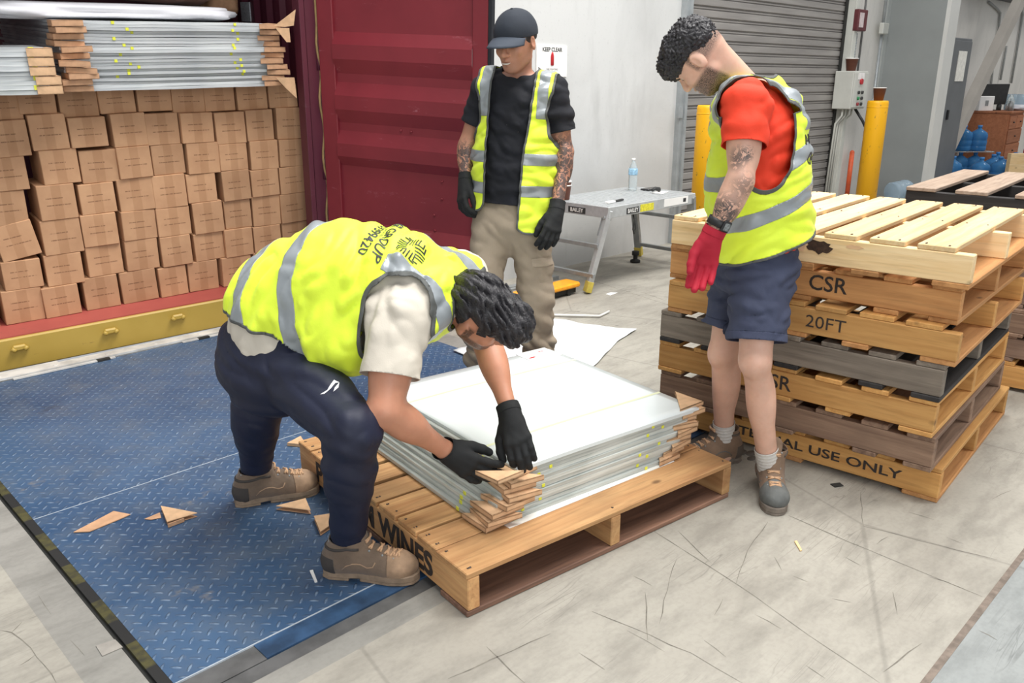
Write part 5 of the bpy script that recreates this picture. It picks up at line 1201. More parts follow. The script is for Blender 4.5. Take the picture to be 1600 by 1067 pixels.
def boot(parent, heel, toe, up=(0, 0, 1), shaft=.14, lean=(0, 0), W_=.052, mats=None, laces=True, name='boot', tongue=.0, legd=None):
    """work boot standing on the floor: own empty at the heel"""
    h = A3(heel); t_ = A3(toe); x = nrm((t_-h)*[1, 1, 0]); z = A3((0, 0, 1)); y = np.cross(z, x); L = np.linalg.norm((t_-h)[:2]); s = L/.30
    Mw = frame(h, x, y); b = empty(name, mat4=Mw); b.parent = parent; pm = Matrix.Identity(4)
    b.matrix_basis = parent.matrix_basis.inverted() @ Mw
    P = lambda a, c, d: h+x*a*s+y*c*s+z*d
    up_, tc, dk_, sl = mats or (M_boot, M_boottoe, M_bootd, M_sole)
    lx, ly = lean
    pr = [Ell(P(.035, 0, .060), [x, y, z], (.040*s, .036*s, .055), .02), Cap(P(.04, 0, .055), P(.15, 0, .055), .038*s, .044*s, .03), Ell(P(.235, .003, .050), [x, y, z], (.062*s, .047*s, .040), .025),
          Cap(P(.20, 0, .045), P(.235, 0, .045), .046*s, .044*s, .02), Cap(P(.06, 0, .09), P(.17, 0, .075), .036*s, .036*s, .03),
          Cap(P(.065, 0, .08), P(.075+lx, ly, shaft), .044*s, .053*s, .03), Cap(P(.10, 0, .085), P(.105+lx, ly, shaft-.01), .038*s, .040*s, .03)]
    V, Q = sdf_mesh(pr, .0045, disp=lambda p: .0016*snoise(p, 90, 3)+.0007*snoise(p, 240, 1)); V = smooth_mesh(V, Q, 1, .4); T = tris(Q)
    loc = lambda v: ((v-h)@x/s, (v-h)@y/s, (v-h)@z)
    V, T = keep(V, T, lambda v: .022-loc(v)[2]); V, T = keep(V, T, lambda v: loc(v)[2]-(shaft-.012+.12*np.abs(loc(v)[0]-.07)))
    V2, toeF, rest = split(V, T, .205-loc(V)[0]+.25*np.abs(loc(V)[1])**1.0*.6); npmesh('toe_cap', V2+0, toeF, tc, b, thick=.004, off=.6)
    V3, r1 = compact(V2, rest); 
    V4, dkF, rest2 = split(V3, r1, np.maximum(loc(V3)[0]-.045, loc(V3)[2]-.085)); npmesh('heel_counter', V4, dkF, dk_, b, thick=.003, off=.5)
    upper = npmesh('upper', V4, rest2, up_, b, thick=.0025, off=0)
    tree = bvh(V, T)
    # sole: two lofted layers following the outline
    def outline(a, w0): 
        return [(-.006, 0), (0.0, .022), (.02, .036), (.06, .038), (.12, .034), (.17, .042), (.22, .0495), (.26, .046), (.29, .032), (.302, .012), (.304, 0)]
    o = outline(0, 0); pts = [(p[0], p[1]*1.04) for p in o]+[(p[0], -p[1]*1.02) for p in o[::-1][1:-1]]
    m = MB(); m.prism([(p[0]*s, p[1]*s) for p in pts], .010, .032, M=Mw, bev=.003)
    m.prism([(p[0]*s, p[1]*.97*s) for p in pts if p[0] <= .095]+[], .0, .012, M=Mw, bev=.002) if False else None
    pl = [p for p in pts if p[0] > .11]; k = len([p for p in pl if p[1] > 0]); m.prism([(p[0]*s, p[1]*.98*s) for p in pl], 0, .0105, M=Mw, bev=.002)
    hl = [(-.004, .02), (.02, .035), (.085, .036), (.085, -.036), (.02, -.035), (-.004, -.02)]; m.prism([(p[0]*s, p[1]*s) for p in hl], 0, .0105, M=Mw, bev=.002)
    sub(m, 'sole', sl, b)
    # padded collar and raised seams
    rp = [tree.ray_cast(Vector(P(.082+lx+.12*cos(t_), .12*sin(t_)+ly, shaft-.022-.012*abs(cos(t_)-.2))), Vector(nrm(-x*cos(t_)-y*sin(t_))), .3)[0] for t_ in np.linspace(.75, 2*pi-.75, 22)]
    rp = [A3(q) for q in rp if q is not None]
    if len(rp) > 6: sub(MB().tube(rp, .0055, 8), 'collar', dk_, b)
    for sg in (-1, 1):
        sp = []
        for (a_, z_) in ((.07, .050), (.085, .066), (.105, .074), (.13, .072), (.15, .062), (.168, .064), (.176, .080)):
            q = tree.ray_cast(Vector(P(a_, sg*.2, z_)), Vector(-y*sg), .3)[0]
            if q is not None: sp.append(A3(q))
        if len(sp) > 4: sub(MB().tube(sp, .0028, 6), 'side_seam', tc, b)
    # tongue and laces
    tg = [P(.12+lx*.6, ly, shaft-.03), P(.115+lx, ly, shaft+.012)]
    V5, Q5 = sdf_mesh([Cap(P(.15, 0, .10), P(.118+lx, ly, shaft+.018), .026*s, .030*s, .01, x, .45)], .004); npmesh('tongue', V5, tris(Q5), dk_ if tongue else up_, b)
    if laces:
        m = MB(); prev = None; rows_ = 7
        for k in range(rows_):
            f = k/(rows_-1); xx = .195-.085*f; hz = .078+(shaft-.075)*f
            for sg in (-1, 1):
                pts_ = []
                for q in range(5):
                    g = q/4; cy = sg*(-.020+.040*g); cx = xx-.012*g; o_ = P(cx+lx*f, cy+ly*f, hz+.06); dr = Vector(nrm(-z-x*.9*(f)))
                    hit = tree.ray_cast(Vector(P(cx+lx*f+.06+.05*f, cy+ly*f, hz+.05)), Vector(nrm(-x*(.25+.75*f)-z*(1-.55*f))), .2)
                    if hit[0] is not None: pts_.append(A3(hit[0])+nrm(A3(hit[1])*(1 if hit[1].dot(Vector(x+z)) > 0 else -1))*.0035)
                if len(pts_) > 2: m.tube(pts_, .0038, 6)
                if k == rows_-1 and len(pts_) > 2:
                    a_ = pts_[0]; out = y*sg; m.tube([a_, a_+x*.02+z*.02+out*.015, a_+x*.035+z*.005+out*.035, a_+x*.02-z*.01+out*.03, a_+x*.004], .0028, 6)
                    m.tube([a_, a_+x*.02-z*.02+out*.02, a_+x*.022-z*.05+out*.035], .0026, 6)
        sub(m, 'laces', M_lace, b)
        m = MB()
        for k in range(5):
            f = k/4; 
            for sg in (-1, 1):
                hit = tree.ray_cast(Vector(P(.19-.08*f+lx*f+.05, sg*.026+ly*f, .085+(shaft-.085)*f+.05)), Vector(nrm(-x*(.25+.75*f)-z*(1-.55*f))), .2)
                if hit[0] is not None: m.sph(hit[0]+Vector(x)*.001, .0042, (1, 1, 1), 8)
        sub(m, 'eyelets', alud, b)
    return b
# ================================================================ PEOPLE
def atH(px, py, Dh):
    d = ray(px, py); t = Dh/(d[:2]@_fw); return CO+d*t
FW = np.array([_fw[0], _fw[1], 0.]); RT = np.array([_rt[0], _rt[1], 0.]); UP = np.array([0, 0, 1.]); IU = UP*_c+FW*_s; ID = FW*_c-UP*_s     # image-up and depth directions
def local(o, lat, fwd, up): return lambda v: ((v-o)@lat, (v-o)@fwd, (v-o)@up)
def bands(V, F, S, mat_in, parent, name, grow=.0015, thick=.0015):
    """faces with S<0 become their own slightly raised part"""
    V2, a, b = split(V, F, S)
    if len(a): npmesh(name, V2, a, mat_in, parent, thick=thick, off=1)
    return compact(V2, b)
def wrinkle(amp, f, seed, stretch=None):
    def fn(P):
        Q = P if stretch is None else P@stretch
        a = snoise(Q, f, seed); b = snoise(Q, f*2.3, seed+5); return amp*(a+.45*b)
    return fn
def folds(P, amp, a, b, seed):
    """broken creases: warped ridged noise, tighter along b than along a"""
    c = np.cross(a, b); x, y, z = P@a, P@b, P@c; w1 = snoise(P, 13, seed); w2 = snoise(P, 9, seed+3)
    Q = np.stack([x*20+1.5*w1, y*56+2.6*w2+x*14*np.sin(seed), z*20+1.3*w1], -1); R2 = np.stack([x*48-y*30+2*w2, y*62+x*36+2*w1, z*42], -1)
    return np.minimum(amp*((1-2.4*np.abs(snoise(Q, 1., seed+1)))*.8+(1-2.4*np.abs(snoise(R2, 1., seed+6)))*.45*np.clip(w2+.5, 0, 1)+.25*snoise(P, 60, seed)-.25), .0045)
def wobble(amp, fu, fl, up, lat, seed):
    """soft folds"""
    def fn(P):
        u = P@up; l = P@lat; n = snoise(P, 11, seed); r = lambda x: 1-2*np.abs(np.sin(x*.5))**.7
        return folds(P, amp, lat, up, seed)
    return fn
def make_vest(parent, prims, o, lat, fwd, up, grow, cuts, bandlist, disp, bind=None, h=.0065, name='safety_vest'):
    V, Q = sdf_mesh(prims, h, grow, disp=disp); V = smooth_mesh(V, Q, 1, .4); T = tris(Q); full = (V, T); L = local(o, lat, fwd, up)
    edge = lambda v: np.max([c(*L(v)) for c in cuts], 0)
    V, T = keep(V, T, edge)
    v0 = empty(name); v0.parent = parent; v0.matrix_basis = Matrix.Identity(4)
    V, T = bands(V, T, -(edge(V)+.009), M_bind if bind is None else bind, v0, 'edge_binding', thick=.003)
    for fn in bandlist: V, T = bands(V, T, fn(*L(V)), M_tape, v0, 'reflective_tape', thick=.0022)
    npmesh('vest_fabric', V, T, M_vest, v0, thick=.0025, off=0)
    return v0, full, L
# ---------------------------------------------------------------- man with the cap, standing behind the pile
def man_cap():
    D0 = 4.02
    man = empty('person', (*atH(808, 400, D0)[:2], 0)); tag(man, 'man standing in dark cap, black shirt, open yellow vest and khaki trousers', 'person', None)
    yaw = R_(14); fwd = nrm(-FW*cos(yaw)-RT*sin(yaw)); lat = np.cross(UP, fwd); lat = nrm(lat)         # lat: his left = image right
    pel = atH(800, 340, D0); neck = atH(812, 123, D0+.02); up = nrm(neck-pel); lat = nrm(lat-up*(lat@up)); fwd = nrm(np.cross(lat, up))
    if fwd@FW > 0: fwd = -fwd
    H_ = np.linalg.norm(neck-pel); P = lambda u, v, w_: pel+lat*u+fwd*v+up*w_
    shL, shR = P(.168, -.01, H_-.062), P(-.168, -.01, H_-.058)
    elL, wrL = atH(883, 238, D0-.02), atH(869, 332, D0-.16)
    elR, wrR = atH(741, 222, D0+.05), atH(729, 284, D0-.04)
    elR = P(-.255, -.04, H_-.33); wrR = atH(727, 286, D0+.02)
    hipL, hipR = P(.09, 0, -.02), P(-.09, 0, -.02)
    kL, kR = atH(838, 462, D0-.05), atH(752, 462, D0-.10)
    aL, aR = atH(845, 590, D0+.0), atH(752, 588, D0+.02)
    hd = atH(806, 66, D0-.05)
    hy = R_(33); hf = -FW*cos(hy)-RT*sin(hy); hf = nrm(hf-UP*.34); hu = UP+hf*.0
    hp, hs, HP, (hl, hf, hu) = head_prims(hd, hf, hu, 1.07)
    # torso and limbs
    tors = [Cap(P(0, 0, .0), P(0, .0, H_*.40), .148, .142, .05, fwd, .74), Cap(P(0, 0, H_*.40), P(0, .0, H_*.76), .142, .160, .05, fwd, .74),
            Cap(shL-lat*.02, shR+lat*.02, .066, None, .06, fwd, 1.05), Cap(neck-up*.02, shL-lat*.04+up*.01, .05, .045, .05), Cap(neck-up*.02, shR+lat*.04+up*.01, .05, .045, .05)]
    nk = [Cap(neck-up*.05-fwd*.01, HP(0, -.03, -.045), .055, .050, .02)]
    armL = [Cap(shL, elL, .048, .039, .03), Cap(elL, wrL, .039, .027, .02), Ell(elL+(wrL-elL)*.22, [nrm(wrL-elL), lat, fwd], (.09, .046, .043), .02), Ell(shL+(elL-shL)*.45, [nrm(elL-shL), lat, fwd], (.1, .05, .055), .03)]
    armR = [Cap(shR, elR, .053, .042, .03), Cap(elR, wrR, .043, .028, .02), Ell(elR+(wrR-elR)*.22, [nrm(wrR-elR), lat, fwd], (.09, .046, .043), .02)]
    legs = [Ell(P(0, -.0, -.03), [lat, fwd, up], (.158, .115, .12), .05), Cap(hipL, kL, .085, .056, .04), Cap(kL, aL, .055, .038, .03), Cap(hipR, kR, .085, .056, .04), Cap(kR, aR, .055, .038, .03)]
    feet = [Cap(aL, aL+fwd*.13-UP*.05, .035, .03), Cap(aR, aR+fwd*.13-UP*.05, .035, .03)]
    hands = [Cap(wrL, wrL+nrm(wrL-elL)*.05, .024, .014), Cap(wrR, wrR+nrm(wrR-elR)*.05, .024, .014)]
    body = tors+nk+hp+armL+armR+legs+feet+hands
    fl, fh = hd-.13, hd+.14
    V, Q = sdf_mesh(body, .008, sub=hs, fine=(fl, fh), hf=.0032); V = smooth_mesh(V, Q, 1, .3)
    ink = np.clip(1-np.abs((V-(elL+wrL)/2)@nrm(wrL-shL))/.24, 0, 1); ink = np.where(((V-neck)@lat > .15) | ((V-neck)@lat < -.17), np.clip(ink*4, 0, 1), 0)*np.where(V[:, 2] < shL[2]-.16, 1, 0)
    ll = np.stack([(V-hd)@hl, (V-hd)@hf, (V-hd)@hu], 1)
    st = np.clip((-.045-ll[:, 2])/.02, 0, 1)*np.clip((ll[:, 1]-.0)/.03, 0, 1)*(np.abs(ll[:, 2]) < .14)*.14
    b = npmesh('body', V, Q, skin('olive_skin', srgb(186, 134, 110)), man, attrs={'ink': ink, 'stubble': st}); add_eyes(HP, man, 1.05)
    mt = MB().tube([HP(-.024, .101, -.055), HP(-.012, .1025, -.0585), HP(0, .1035, -.0595), HP(.012, .1025, -.0585), HP(.024, .101, -.055)], [.001, .003, .0036, .003, .001], 8); sub(mt, 'teeth', flat('teeth', srgb(225, 215, 205), .3), man)
    ridge(HP, [[HP(-.05, .083, .036), HP(-.033, .099, .041), HP(-.016, .100, .036)], [HP(.05, .083, .036), HP(.033, .099, .041), HP(.016, .100, .036)]], .0042, 'eyebrows', M_hair, man)
    # short hair under the cap
    R = [hl, hf, hu]
    V, Q = sdf_mesh([Ell(HP(0, -.016, .03), R, (.0865, .106, .098), .01)], .005); V, T = keep(V, tris(Q), lambda v: np.maximum(-((v-hd)@hu)+.0, (v-hd)@hf-.03)); V, T = keep(V, T, lambda v: -((v-hd)@hu+.045-.2*((v-hd)@hf+.05)*0)); npmesh('hair', V, T, M_hair, man, thick=.003)
    # cap
    M_cap = cloth('dark_slate_cap', srgb(38, 44, 54), .85, .1, 400)
    cap = empty('cap'); cap.parent = man
    cp = [Ell(HP(0, -.012, .036), R, (.093, .115, .102), .02)]
    V, Q = sdf_mesh(cp, .005, disp=lambda p: .0012*snoise(p, 60, 2)); T = tris(Q); V, T = keep(V, T, lambda v: .026-((v-hd)@hu)+.14*((v-hd)@hf))
    npmesh('crown', V, T, M_cap, cap, thick=.003)
    sub(MB().sph(HP(0, -.012, .133), .007, (1, 1, .6)), 'button', M_cap, cap)
    m = MB()
    def brim(a, b_):
        th = (a-.5)*2*1.12; r = .098*1.1; x = sin(th)*.084; y0 = cos(th)*.088; ext = .078*(cos(th*1.15))**.8 if abs(th*1.15) < pi/2 else 0
        return Vector(HP(x*(1.10+.06*b_), y0+.006+ext*b_, .050-.012*b_-.026*sin(th)**2-.010*b_*b_))
    m.grid(brim, 22, 6); o = sub(m, 'peak', cloth('slate_peak', srgb(58, 66, 78), .8, .06, 400), cap); s_ = o.modifiers.new('s', 'SOLIDIFY'); s_.thickness = .004
    # shirt
    M_bl = cloth('black_shirt', (.006, .007, .012), .85, .25, 300, .0, 8, .3)
    sh = tors+[Cap(shL, shL+(elL-shL)*.62, .055, .058, .03), Cap(shR, shR+(elR-shR)*.62, .055, .058, .03), Cap(P(0, .0, -.07), P(0, 0, .2), .150, .15, .05, fwd, .8)]
    V, Q = sdf_mesh(sh, .0075, .010, disp=wobble(.009, 60, 26, up, lat, 2.)); V = smooth_mesh(V, Q, 1, .4); T = tris(Q)
    dl, dr = nrm(elL-shL), nrm(elR-shR)
    V, T = keep(V, T, lambda v: arm_cut(v, shL, elL, .170, tors[:2])); V, T = keep(V, T, lambda v: arm_cut(v, shR, elR, .165, tors[:2]))
    V, T = keep(V, T, lambda v: -((v-pel)@up)+.075); V, T = keep(V, T, lambda v: np.where((v-neck)@up > -.09, .078-np.linalg.norm((v-neck)-np.outer((v-neck)@nrm(hd-neck), nrm(hd-neck)), axis=1), -1))
    shirt = npmesh('black_t_shirt', V, T, M_bl, man, thick=.003); tree = bvh(V, T)
    gp = flat('faded_print', srgb(120, 116, 112), .8, 0, .4, 60)
    m = MB(); rr = random.Random(4)
    for k in range(26):
        x, y = rr.uniform(-.11, .11), rr.choice([.0, .012, .03, -.14, -.02])+rr.uniform(-.008, .008); m.box(x-rr.uniform(.003, .01), x+rr.uniform(.002, .008), y-.0016, y+.0016, 0, .0005)
    me = bpy.data.meshes.new('p'); m.b.to_mesh(me); wrap_decal('faded_print', me, P(0, .0, H_*.66), lat, up, tree, gp, shirt, .001, 0, .4)
    # vest
    cO_ = pel
    vp = [Cap(P(.008, .005, -.08), P(0.004, 0, H_*.45), .190, .178, .05, fwd, .80), Cap(P(0, 0, H_*.40), P(0, .0, H_*.76), .165, .168, .05, fwd, .78),
          Cap(shL-lat*.015, shR+lat*.015, .070, None, .06, fwd, 1.08), Cap(neck-up*.03, shL-lat*.03+up*.012, .055, .048, .05), Cap(neck-up*.03, shR+lat*.03+up*.012, .055, .048, .05)]
    wA = H_-.155
    def armhole(u, v, w_): return .9*(1-np.sqrt(((np.abs(u)-.262)/.098)**2+((w_-wA)/.155)**2))*.1
    def topcut(u, v, w_): return np.where(w_ > wA, np.abs(u)-.185, -1)
    def neckhole(u, v, w_): return .082-np.sqrt(u**2+(v-.0)**2) if False else np.where(w_ > H_-.16, .084-np.sqrt(u**2+(v+.005)**2), -1)
    def opening(u, v, w_): 
        hw = np.interp(w_, [-.3, 0, .15, .3, .45, .62], [.055, .060, .063, .064, .072, .074]); c_ = np.interp(w_, [-.2, 0, .3, .6], [-.022, -.020, -.018, -.004])
        return np.where(v > 0, hw-np.abs(u-c_-.022), -1)
    def hem(u, v, w_):
        hz = np.where(u > 0, -.055, .03); base = hz-w_
        c1 = np.where((v > 0) & (u > 0), .07-np.sqrt((np.maximum(0, .115-u))**2+(np.maximum(0, hz+.07-w_))**2), 1); c2 = np.where((v > 0) & (u <= 0), .05-np.sqrt((np.maximum(0, u+.155))**2+(np.maximum(0, hz+.05-w_))**2), 1)
        return np.maximum(base, np.maximum(-c1, -c2))
    bs = [lambda u, v, w_: np.abs(w_-.29)-.026, lambda u, v, w_: np.abs(w_-.145)-.026, lambda u, v, w_: np.maximum(np.abs(np.abs(u)-.138)-.024, H_-.175-w_)]
    make_vest(man, vp, pel, lat, fwd, up, .022, [armhole, topcut, neckhole, opening, hem], bs, wobble(.009, 26, 44, up, lat, 5.), name='open_safety_vest')
    # trousers
    M_kh = cloth('khaki_drill', srgb(156, 142, 124), .85, .1, 300, 0, 7, .35)
    tp = [Ell(P(0, 0, -.03), [lat, fwd, up], (.168, .125, .125), .05), Cap(P(0, 0, .0), P(0, 0, .06), .150, .146, .04, fwd, .78), Cap(hipL, kL, .098, .078, .05), Cap(kL, aL+UP*.0, .076, .070, .04), Cap(hipR, kR, .098, .078, .05), Cap(kR, aR, .076, .070, .04)]
    def tw(Pp):
        n = snoise(Pp, 9, 3); z = Pp[..., 2]; r = lambda x: 1-2*np.abs(np.sin(x*.5))**.7; return folds(Pp, .0085, nrm(lat*.85-UP*.4), nrm(UP*.85+lat*.4), 3.)*(.8+.9*np.clip((.5-z)/.3, 0, 1))
    V, Q = sdf_mesh(tp, .0075, .004, disp=tw); T = tris(Q); V, T = keep(V, T, lambda v: (v-pel)@up-.10); V, T = keep(V, T, lambda v: .06-v[:, 2])
    tro = npmesh('khaki_trousers', V, T, M_kh, man, thick=.004); tree = bvh(V, T)
    m = MB().box(-.06, .06, -.012, .03, 0, .001); me = bpy.data.meshes.new('p'); bmesh.ops.subdivide_edges(m.b, edges=m.b.edges, cuts=5, use_grid_fill=True); m.b.to_mesh(me)
    thc = hipL+(kL-hipL)*.62; od = nrm(lat*.75+fwd*.65); wrap_decal('pocket_flap', me, thc+UP*.04, nrm(np.cross(UP, od)), UP, tree, cloth('khaki_flap', srgb(162, 148, 130), .85, .06), tro, .006, 0, .2)
    sub(MB().box(-.14, .14, -.1, .1, .0, .001) if False else MB().tube([P(-.155*cos(a), .112*sin(a), .052) for a in np.linspace(0, pi, 20)], .008, 6), 'waistband', cloth('khaki_band', srgb(136, 122, 106)), tro)
    mf = nrm(fwd*[1, 1, 0])
    for a_ in (aL, aR):
        g = A3([a_[0], a_[1], 0]); d = nrm(mf+(lat*.18 if a_ is aL else -lat*.2)); boot(man, g-d*.08, g+d*.22, shaft=.13, laces=False)
    # gloves: left hand hangs half closed, right hand relaxed
    glove('glove', wrL, nrm(wrL-elL)+fwd*.05-RT*.10, fwd*.6-lat*.8, wrL-elL, M_glove, man, palm=-1., curl=(.35, .42, .42, .4), thumb=(.35, .5), cuff=.06, grow=.003, s=1.05)
    glove('glove', wrR, nrm(wrR-elR)-RT*.12, fwd*.7+lat*.5, wrR-elR, M_glove, man, palm=1., curl=(.55, .6, .6, .55), thumb=(.3, .5), cuff=.05, grow=.003, s=1.05)
    return man
man_cap()
# ---------------------------------------------------------------- man in red shirt and shorts, left side to the camera, head bowed
def man_shorts():
    D0 = 3.05
    man = empty('person', (*atH(1172, 400, D0)[:2], 0)); tag(man, 'man with curly black hair, red shirt, yellow vest and navy shorts looking down', 'person')
    pel = atH(1173, 408, D0-.02); neck = atH(1180, 146, D0+.0)
    fwd = nrm(-RT-FW*.16); up = nrm(neck-pel); fwd = nrm(fwd-up*(fwd@up)); lat = np.cross(up, fwd)            # his left = towards the camera
    H_ = np.linalg.norm(neck-pel); P = lambda u, v, w_: pel+lat*u+fwd*v+up*w_
    shL, shR = P(.175, .030, H_-.055), P(-.175, .0, H_-.055)
    elL, wrL = atH(1157, 283, D0-.28), atH(1111, 372, D0-.27)
    shL = atH(1168, 166, D0-.19)
    elR, wrR = P(-.22, -.06, H_-.33), P(-.24, .0, H_-.57)
    hipL, hipR = P(.085, 0, -.01), P(-.085, 0, -.01)
    kL, aL = atH(1180, 562, D0-.22), atH(1203, 748, D0-.13)
    kR, aR = atH(1131, 550, D0+.04), atH(1131, 706, D0+.12)
    hf = nrm(.8*(-.5*RT-.85*IU)+.52*ID); hu = nrm(-.85*RT+.5*IU+.05*ID); hu = nrm(hu-hf*(hu@hf)); hl_ = np.cross(hu, hf)
    hd = atH(1090, 93, D0-.12)-hl_*.076+hf*.008
    hp, hs, HP, (hl, hf, hu) = head_prims(hd, hf, hu, 1.0, 1.)
    hand = nrm(wrL-elL)
    tors = [Cap(P(0, -.01, .0), P(0, -.005, H_*.40), .142, .138, .05, fwd, .80), Cap(P(0, .0, H_*.40), P(0, -.01, H_*.76), .140, .155, .05, fwd, .80),
            Cap(shL-lat*.02, shR+lat*.02, .066, None, .06), Cap(neck-up*.02, shL-lat*.04+up*.0, .05, .045, .05), Cap(neck-up*.02, shR+lat*.04+up*.0, .05, .045, .05)]
    nk = [Cap(neck-up*.03-fwd*.01, HP(0, -.040, -.02), .056, .052, .025), Cap(neck+fwd*.02-up*.02, HP(0, .0, -.06), .04, .035, .03)]
    aL_ = [Cap(shL, elL, .052, .042, .03), Cap(elL, wrL, .042, .027, .02), Ell(elL+(wrL-elL)*.25, [hand, lat, np.cross(hand, lat)], (.10, .042, .048), .02), Ell(shL+(elL-shL)*.5, [nrm(elL-shL), lat, fwd], (.11, .048, .054), .03)]
    aR_ = [Cap(shR, elR, .052, .042, .03), Cap(elR, wrR, .042, .029, .02)]
    def leg(hip, k, a, s=1.):
        d = nrm(a-k); bk = -nrm(fwd if hip is hipR else nrm(-FW*.75-RT*.45))
        return [Cap(hip, k, .085, .055, .04), Cap(k, a, .050, .036, .03), Ell(k+(a-k)*.30+bk*.020, [d, bk, np.cross(d, bk)], (.125, .046, .050), .03), Ell(k-bk*.016, [d, bk, np.cross(d, bk)], (.052, .040, .046), .02)]
    legs = [Ell(P(0, -.02, -.02), [lat, fwd, up], (.150, .125, .12), .05)]+leg(hipL, kL, aL)+leg(hipR, kR, aR)
    legs += [Ell(kL+(aL-kL)*.04+nrm(-FW*.8-RT*.5)*.035, [RT, FW, UP], (.030, .022, .032), .02), Ell(kR+(aR-kR)*.03+nrm(-FW*.3-RT*.9)*.035, [RT, FW, UP], (.022, .030, .032), .02)]
    hands = [Cap(wrL, wrL+hand*.01, .022, .012), Cap(wrR, wrR+nrm(wrR-elR)*.04, .024, .014)]
    feet = [Cap(aL, aL-UP*.05, .034, .03), Cap(aR, aR-UP*.05, .034, .03)]
    V, Q = sdf_mesh(tors+nk+hp+aL_+aR_+legs+hands+feet, .008, sub=hs, fine=(hd-.13, hd+.14), hf=.0032); V = smooth_mesh(V, Q, 1, .3)
    ll = np.stack([(V-hd)@hl, (V-hd)@hf, (V-hd)@hu], 1)
    jaw = np.clip((-.030-ll[:, 2]-.25*np.maximum(0, .05-ll[:, 1])*0)/.02, 0, 1)*np.clip((ll[:, 1]+.012)/.015, 0, 1)*np.clip((.135+ll[:, 2])/.02, 0, 1)
    mouth = np.clip(1-np.abs(ll[:, 0])/.03, 0, 1)*np.clip((ll[:, 1]-.07)/.01, 0, 1)*np.clip((ll[:, 2]+.075)/.01, 0, 1)
    side = np.clip((ll[:, 2]+.035)/.02, 0, 1)*np.clip((.03-ll[:, 1])/.01, 0, 1)*np.clip((.10-ll[:, 2])/.02, 0, 1)*np.clip((np.linalg.norm(ll, axis=1)-.065)/.01, 0, 1)*np.where(np.abs(ll[:, 0]) > .0, 1, 0)
    earm = np.clip(1-np.linalg.norm((np.stack([np.abs(ll[:, 0])-.080, ll[:, 1]+.008, ll[:, 2]+.004], 1))/[.018, .024, .036], axis=1), 0, 1)
    st = np.clip(jaw*1.4*(1-mouth)+side*.85, 0, 1)*np.where(earm > 0, 0, 1)*np.where((V-neck)@up > -.02, 1, 0)
    t_el = (V-shL)@nrm(wrL-shL)/np.linalg.norm(wrL-shL); near = ((V-(shL+wrL)/2)@lat > -.07)
    patch = lambda px, py, r: np.clip(1.7-1.7*np.linalg.norm((V-atH(px, py, D0-.31))/[1, 1, 1.0], axis=1)/r, 0, 1)
    ink = np.where(near & (V[:, 2] > .95), 1, 0)*np.clip(patch(1130, 335, .085)+patch(1148, 246, .055)*1.0+patch(1163, 290, .055)*.6+patch(1172, 240, .035), 0, 1)
    npmesh('body', V, Q, skin('fair_skin', srgb(216, 172, 150)), man, attrs={'ink': ink, 'stubble': st}); add_eyes(HP, man, 1.)
    ridge(HP, [[HP(.05, .082, .035), HP(.033, .094, .040), HP(.014, .096, .036)], [HP(-.05, .082, .035), HP(-.033, .094, .040), HP(-.014, .096, .036)]], .004, 'eyebrows', M_hair, man)
    # curly hair: dense on top, faded sides
    def curls(p): 
        return .007*np.sin(p[..., 0]*230+2*np.sin(p[..., 1]*170))*np.sin(p[..., 1]*240+2*np.sin(p[..., 2]*160))*np.sin(p[..., 2]*235+2*np.sin(p[..., 0]*150))+.004*snoise(p, 120, 3)
    R = [hl, hf, hu]
    hpr = [Ell(HP(0, .005, .062), R, (.084, .100, .074), .02), Ell(HP(0, .068, .070), R, (.058, .042, .040), .03), Ell(HP(0, -.055, .045), R, (.078, .062, .072), .03)]
    V, Q = sdf_mesh(hpr, .0034, disp=curls); V, T = keep(V, tris(Q), lambda v: .030-.85*np.clip(-.02-(v-hd)@hf, 0, .075)-.30*np.clip((v-hd)@hf-.04, 0, 1)-((v-hd)@hu)); npmesh('curly_hair', V, T, M_hair, man, thick=.002)
    # red shirt
    M_rs = cloth('red_orange_shirt', srgb(226, 60, 30), .8, .06, 300, 0, 8, .25)
    dl = nrm(elL-shL)
    sh = tors+[Cap(shL, shL+dl*.18, .064, .066, .03), Cap(shR, shR+(elR-shR)*.6, .062, .066, .03), Cap(P(0, -.01, -.10), P(0, 0, .2), .150, .148, .05, fwd, .84)]
    V, Q = sdf_mesh(sh, .007, .010, disp=wobble(.0055, 40, 46, up, fwd, 3.)); V = smooth_mesh(V, Q, 1, .4); T = tris(Q)
    V, T = keep(V, T, lambda v: arm_cut(v, shL, elL, .135, tors[:2])); V, T = keep(V, T, lambda v: arm_cut(v, shR, elR, .17, tors[:2]))
    V, T = keep(V, T, lambda v: np.where((v-neck)@up > -.07, .070-np.linalg.norm((v-neck)-np.outer((v-neck)@up, up), axis=1), -1)); V, T = keep(V, T, lambda v: -((v-pel)@up)+.03)
    rs = npmesh('red_t_shirt', V, T, M_rs, man, thick=.003)
    # vest, closed, hem sloping down to the front
    vp = [Cap(P(0, -.035, -.06), P(0, -.015, H_*.5), .170, .170, .05, fwd, .90), Cap(P(0, -.015, H_*.45), P(0, -.02, H_*.78), .168, .160, .05, fwd, .86), Ell(P(0, -.11, .03), [lat, fwd, up], (.13, .08, .16), .08),
          Cap(shL-lat*.03, shR+lat*.03, .066, None, .06), Cap(neck-up*.03, shL-lat*.04, .052, .05, .05), Cap(neck-up*.03, shR+lat*.04, .052, .05, .05)]
    wA = H_-.150
    def armhole(u, v, w_): return .09*(1-np.sqrt(((np.abs(u)-.30)/.165)**2+((v-.035)/.105)**2*0+((w_-wA)/.165)**2)) if False else np.where(np.abs(u) > .05, .1*(1-np.sqrt(((v-.028+.10*(w_-wA))/.090)**2+((w_-wA+.0)/.170)**2)), -1)*1.
